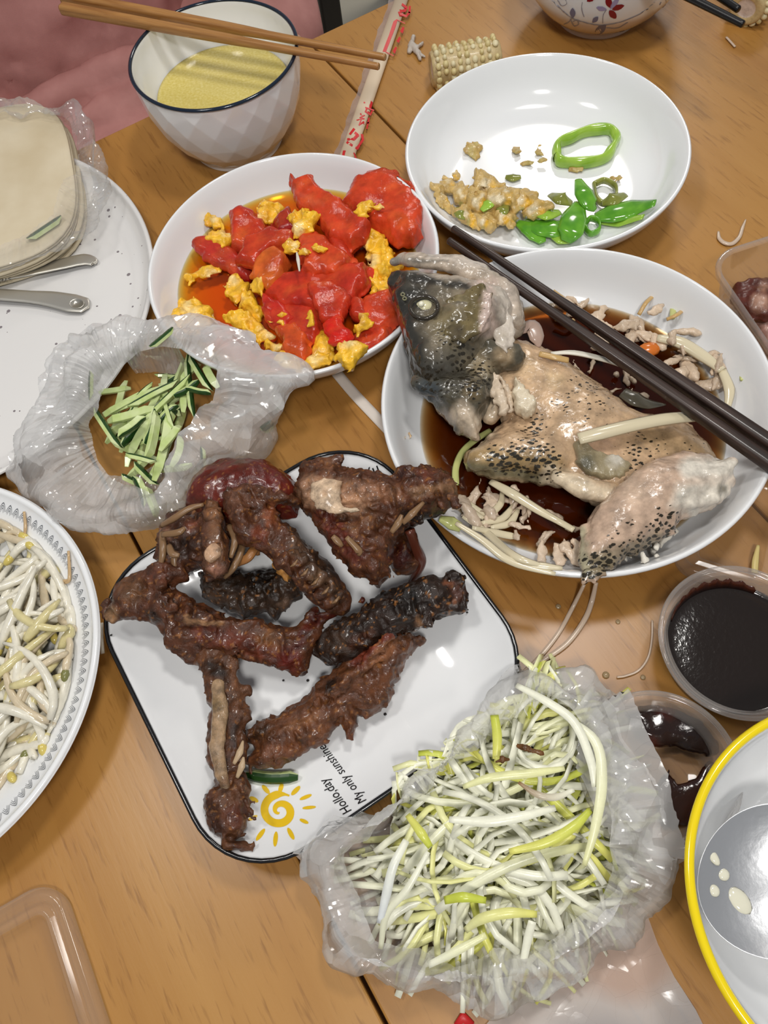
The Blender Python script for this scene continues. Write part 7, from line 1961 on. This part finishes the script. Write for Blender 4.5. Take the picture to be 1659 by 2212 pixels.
# loose tail of the leek bag towards the near edge
# cucumber bag
CC = (310, 905)
outer = [(12, 1010), (40, 950), (70, 905), (85, 860), (105, 780), (150, 716), (230, 700), (300, 695), (380, 690), (460, 694), (540, 722), (570, 760), (620, 785), (672, 808), (655, 840), (610, 880), (592, 905), (590, 958), (545, 985), (480, 1000), (425, 1045), (392, 1092), (330, 1126), (240, 1150), (150, 1143), (75, 1092), (30, 1050)]
def czl(x, y): return 0.046 if (x > 560 and y < 870) else (0.040 if y < 760 else (0.026 if x < 200 else 0.020))
base = z_(inset(outer, CC, 0.50), 0.0120); base2 = z_(inset(outer, CC, 0.86), 0.0150)
base2 = [(x, y, 0.0245 if (x < 180 and y < 1000) else (0.041 if (x > 480 and y < 860) or y < 740 else 0.004)) for x, y, z in base2]
base = [(x, y, 0.006) for x, y, z in base]
belly = [(x, y, czl(x, y)) for x, y in outer]
mt_ = [(95, 1000, 0.042), (110, 930, 0.048), (150, 850, 0.052), (190, 780, 0.054), (260, 735, 0.054), (330, 718, 0.054), (400, 712, 0.054), (455, 722, 0.054), (500, 760, 0.055), (560, 795, 0.055), (610, 815, 0.054), (590, 850, 0.056), (540, 890, 0.058), (500, 935, 0.056), (455, 975, 0.054), (415, 1020, 0.050), (380, 1062, 0.046), (330, 1095, 0.040), (250, 1110, 0.036), (170, 1100, 0.036), (110, 1055, 0.038)]
mi_ = [(200, 965, 0.030), (195, 910, 0.034), (215, 850, 0.040), (255, 800, 0.046), (300, 760, 0.048), (350, 748, 0.048), (400, 755, 0.048), (440, 775, 0.048), (468, 795, 0.050), (475, 815, 0.054), (462, 840, 0.058), (440, 868, 0.060), (415, 905, 0.060), (395, 940, 0.058), (375, 975, 0.054), (355, 1015, 0.048), (345, 1050, 0.040), (330, 1070, 0.036), (290, 1050, 0.030), (240, 1030, 0.028), (212, 1000, 0.028)]
bag('plastic_bag', CC, [base, base2, belly, mt_, mi_], 'crumpled milky plastic bag of cucumber between the plates at the left', M['bag'], 380, 14, 0.0032, 8, 0.0007)
# clear bag round the pancakes
PC = (60, 420)
outer = [(-60, 600), (0, 586), (45, 570), (90, 545), (150, 520), (205, 500), (215, 455), (232, 400), (228, 370), (208, 320), (195, 285), (185, 245), (158, 218), (135, 235), (60, 225), (-40, 225), (-120, 300), (-130, 480)]
base = z_(inset(outer, PC, 0.80), 0.012); belly = z_(outer, 0.020)
belly = [(x, y, 0.030 if y > 330 else 0.034) for x, y in outer]
top_ = z_(inset(outer, PC, 0.93), 0.036)
mi_ = [(-60, 560, 0.034), (0, 540, 0.034), (40, 520, 0.034), (80, 490, 0.036), (110, 460, 0.038), (125, 420, 0.040), (140, 380, 0.040), (165, 390, 0.036), (168, 340, 0.034), (165, 300, 0.034), (150, 262, 0.034), (120, 240, 0.034), (60, 232, 0.034), (-40, 232, 0.034), (-110, 310, 0.034), (-110, 460, 0.034)]
bag('plastic_bag', PC, [base, belly, top_, mi_], 'clear plastic bag around the pancake stack on the speckled plate', M['bag_clear'], 260, 12, 0.0020, 15, 0.0010)

# ================================================================== person in pink across the table corner
UA = np.array([math.cos(TA), math.sin(TA), 0]); VA = np.array([-math.sin(TA), math.cos(TA), 0])
U0 = 0.13
def uv(u, v, z): return UA * (U0 + u) + VA * v + np.array([0, 0, z])
def wcap(b, pts, flat=1.0, k=None): b.pr.append(('c', [(uv(u, v, z), r) for u, v, z, r in pts], flat, False, k)); return b
person = empty('person', tuple(uv(0, 1.05, -0.30)), 'person in pink clothes sitting at the far left table edge', 'person')
PL = np.array(person.location)
def cloth_mat():
    mt = mat('pink_cloth', rough=0.85, spec=0.2)
    co = coords(mt); n = N(mt, 'ShaderNodeTexNoise', Scale=40, Detail=3.0); L(mt, co, 0, n, 'Vector')
    r = ramp(mt, [(0.3, (0.46, 0.21, 0.19)), (0.7, (0.54, 0.26, 0.235))]); L(mt, n, 'Fac', r, 0); L(mt, r, 0, P(mt), 'Base Color')
    n2 = N(mt, 'ShaderNodeTexNoise', Scale=900, Detail=2.0); L(mt, co, 0, n2, 'Vector'); bump(mt, n2, 'Fac', 0.2, 0.0006)
    return mt
M['pink'] = cloth_mat()
# skin figure: head, neck, trunk, arms, legs in one surface
b = Blob(0.03)
wcap(b, [(0, 1.10, -0.22, 0.14), (0, 1.11, 0.00, 0.13), (0, 1.11, 0.18, 0.14), (0, 1.10, 0.26, 0.07), (0, 1.09, 0.34, 0.055)])
wcap(b, [(0, 1.07, 0.44, 0.085), (0, 1.075, 0.50, 0.09)], k=0.02); wcap(b, [(0, 0.985, 0.44, 0.012), (0, 0.992, 0.47, 0.008)], k=0.012)
for s in (-1, 1):
    wcap(b, [(s * 0.088, 1.08, 0.45, 0.012), (s * 0.09, 1.085, 0.475, 0.014)], k=0.008)
    wcap(b, [(s * 0.17, 1.10, 0.20, 0.055), (s * 0.25, 1.06, -0.04, 0.042), (s * 0.20, 0.87, -0.150, 0.030), (s * 0.19, 0.81, -0.155, 0.024)])
    for q in range(4): wcap(b, [(s * (0.215 - 0.017 * q), 0.80, -0.155, 0.010), (s * (0.213 - 0.017 * q), 0.755 + 0.006 * abs(q - 1.5), -0.155, 0.009), (s * (0.211 - 0.017 * q), 0.725 + 0.006 * abs(q - 1.5), -0.160, 0.008)], k=0.006)
    wcap(b, [(s * 0.165, 0.825, -0.155, 0.012), (s * 0.142, 0.795, -0.157, 0.010), (s * 0.135, 0.768, -0.160, 0.009)], k=0.006)
    wcap(b, [(s * 0.10, 1.06, -0.24, 0.095), (s * 0.12, 0.66, -0.25, 0.065), (s * 0.12, 0.66, -0.62, 0.045), (s * 0.12, 0.60, -0.705, 0.036)], k=0.03)
V, Q = b.mesh(0.011)
bd = mesh_obj('body', V - PL, Q, mat('skin', (0.55, 0.34, 0.24), 0.5), person)
wv_, wf_ = ico((0.012, 0.008, 0.008), 2)
for s in (-1, 1):
    mesh_obj('eye', wv_ + uv(s * 0.034, 0.992, 0.475) - PL, wf_, mat('dark_eye', (0.03, 0.02, 0.015), 0.2), bd)
V, F = sweep_vf([uv(-0.024, 0.985, 0.408) - PL, uv(0, 0.978, 0.406) - PL, uv(0.024, 0.985, 0.408) - PL], [0.003, 0.006, 0.003], 8, 0.6); mesh_obj('mouth', V, F, mat('lips', (0.45, 0.16, 0.14), 0.4), bd)
b = Blob(0.02); wcap(b, [(0, 1.095, 0.50, 0.098), (0, 1.12, 0.44, 0.09)]); wcap(b, [(-0.07, 1.10, 0.45, 0.045), (-0.075, 1.13, 0.32, 0.035)]); wcap(b, [(0.07, 1.10, 0.45, 0.045), (0.075, 1.13, 0.32, 0.035)])
V, Q = b.mesh(0.010, relief=((60, 0.004, None),)); mesh_obj('hair', V - PL, Q, mat('black_hair', (0.012, 0.010, 0.009), 0.4), person)
# clothes
b = Blob(0.03)
wcap(b, [(0, 1.115, -0.20, 0.185), (0, 1.125, 0.00, 0.165), (0, 1.125, 0.17, 0.165), (0, 1.115, 0.235, 0.10)])
for s in (-1, 1): wcap(b, [(s * 0.17, 1.11, 0.19, 0.075), (s * 0.255, 1.07, -0.04, 0.062), (s * 0.205, 0.88, -0.145, 0.048)])
V, Q = b.mesh(0.0095, relief=((9, 0.010, None), (16, 0.010, 'r')))
mesh_obj('pink_top', V - PL, Q, M['pink'], person)
b = Blob(0.05)
for s in (-1, 1): wcap(b, [(s * 0.12, 1.08, -0.25, 0.115), (s * 0.14, 0.80, -0.255, 0.105), (s * 0.14, 0.60, -0.27, 0.095), (s * 0.14, 0.585, -0.50, 0.08)], k=0.06)
wcap(b, [(0, 1.0, -0.22, 0.085), (0, 0.72, -0.245, 0.075)], k=0.06)
wcap(b, [(-0.28, 0.925, -0.165, 0.020), (-0.05, 0.935, -0.135, 0.022), (0.12, 0.925, -0.140, 0.020), (0.26, 0.93, -0.17, 0.018)], k=0.02)
wcap(b, [(-0.20, 0.885, -0.160, 0.014), (-0.02, 0.895, -0.148, 0.015), (0.15, 0.880, -0.155, 0.014)], k=0.015)
V, Q = b.mesh(0.0085, relief=((8, 0.008, None), (13, 0.010, 'r')))
mesh_obj('pink_trousers', V - PL, Q, M['pink'], person)
# stool the person sits on
st = empty('stool', tuple(uv(0, 1.10, -0.75)), 'dark stool under the person in pink', 'stool')
V, F = lathe_vf([(0, 0.33), (0.16, 0.33), (0.17, 0.325), (0.17, 0.305), (0, 0.30)][::-1], 32)
mesh_obj('seat', V, F, M['chair'], st)
for a in range(4):
    aa = a * math.pi / 2 + 0.6
    V, F = sweep_vf([(0.15 * math.cos(aa), 0.15 * math.sin(aa), 0), (0.12 * math.cos(aa), 0.12 * math.sin(aa), 0.302)], 0.016, 8)
    mesh_obj('leg', V, F, M['chair'], st)
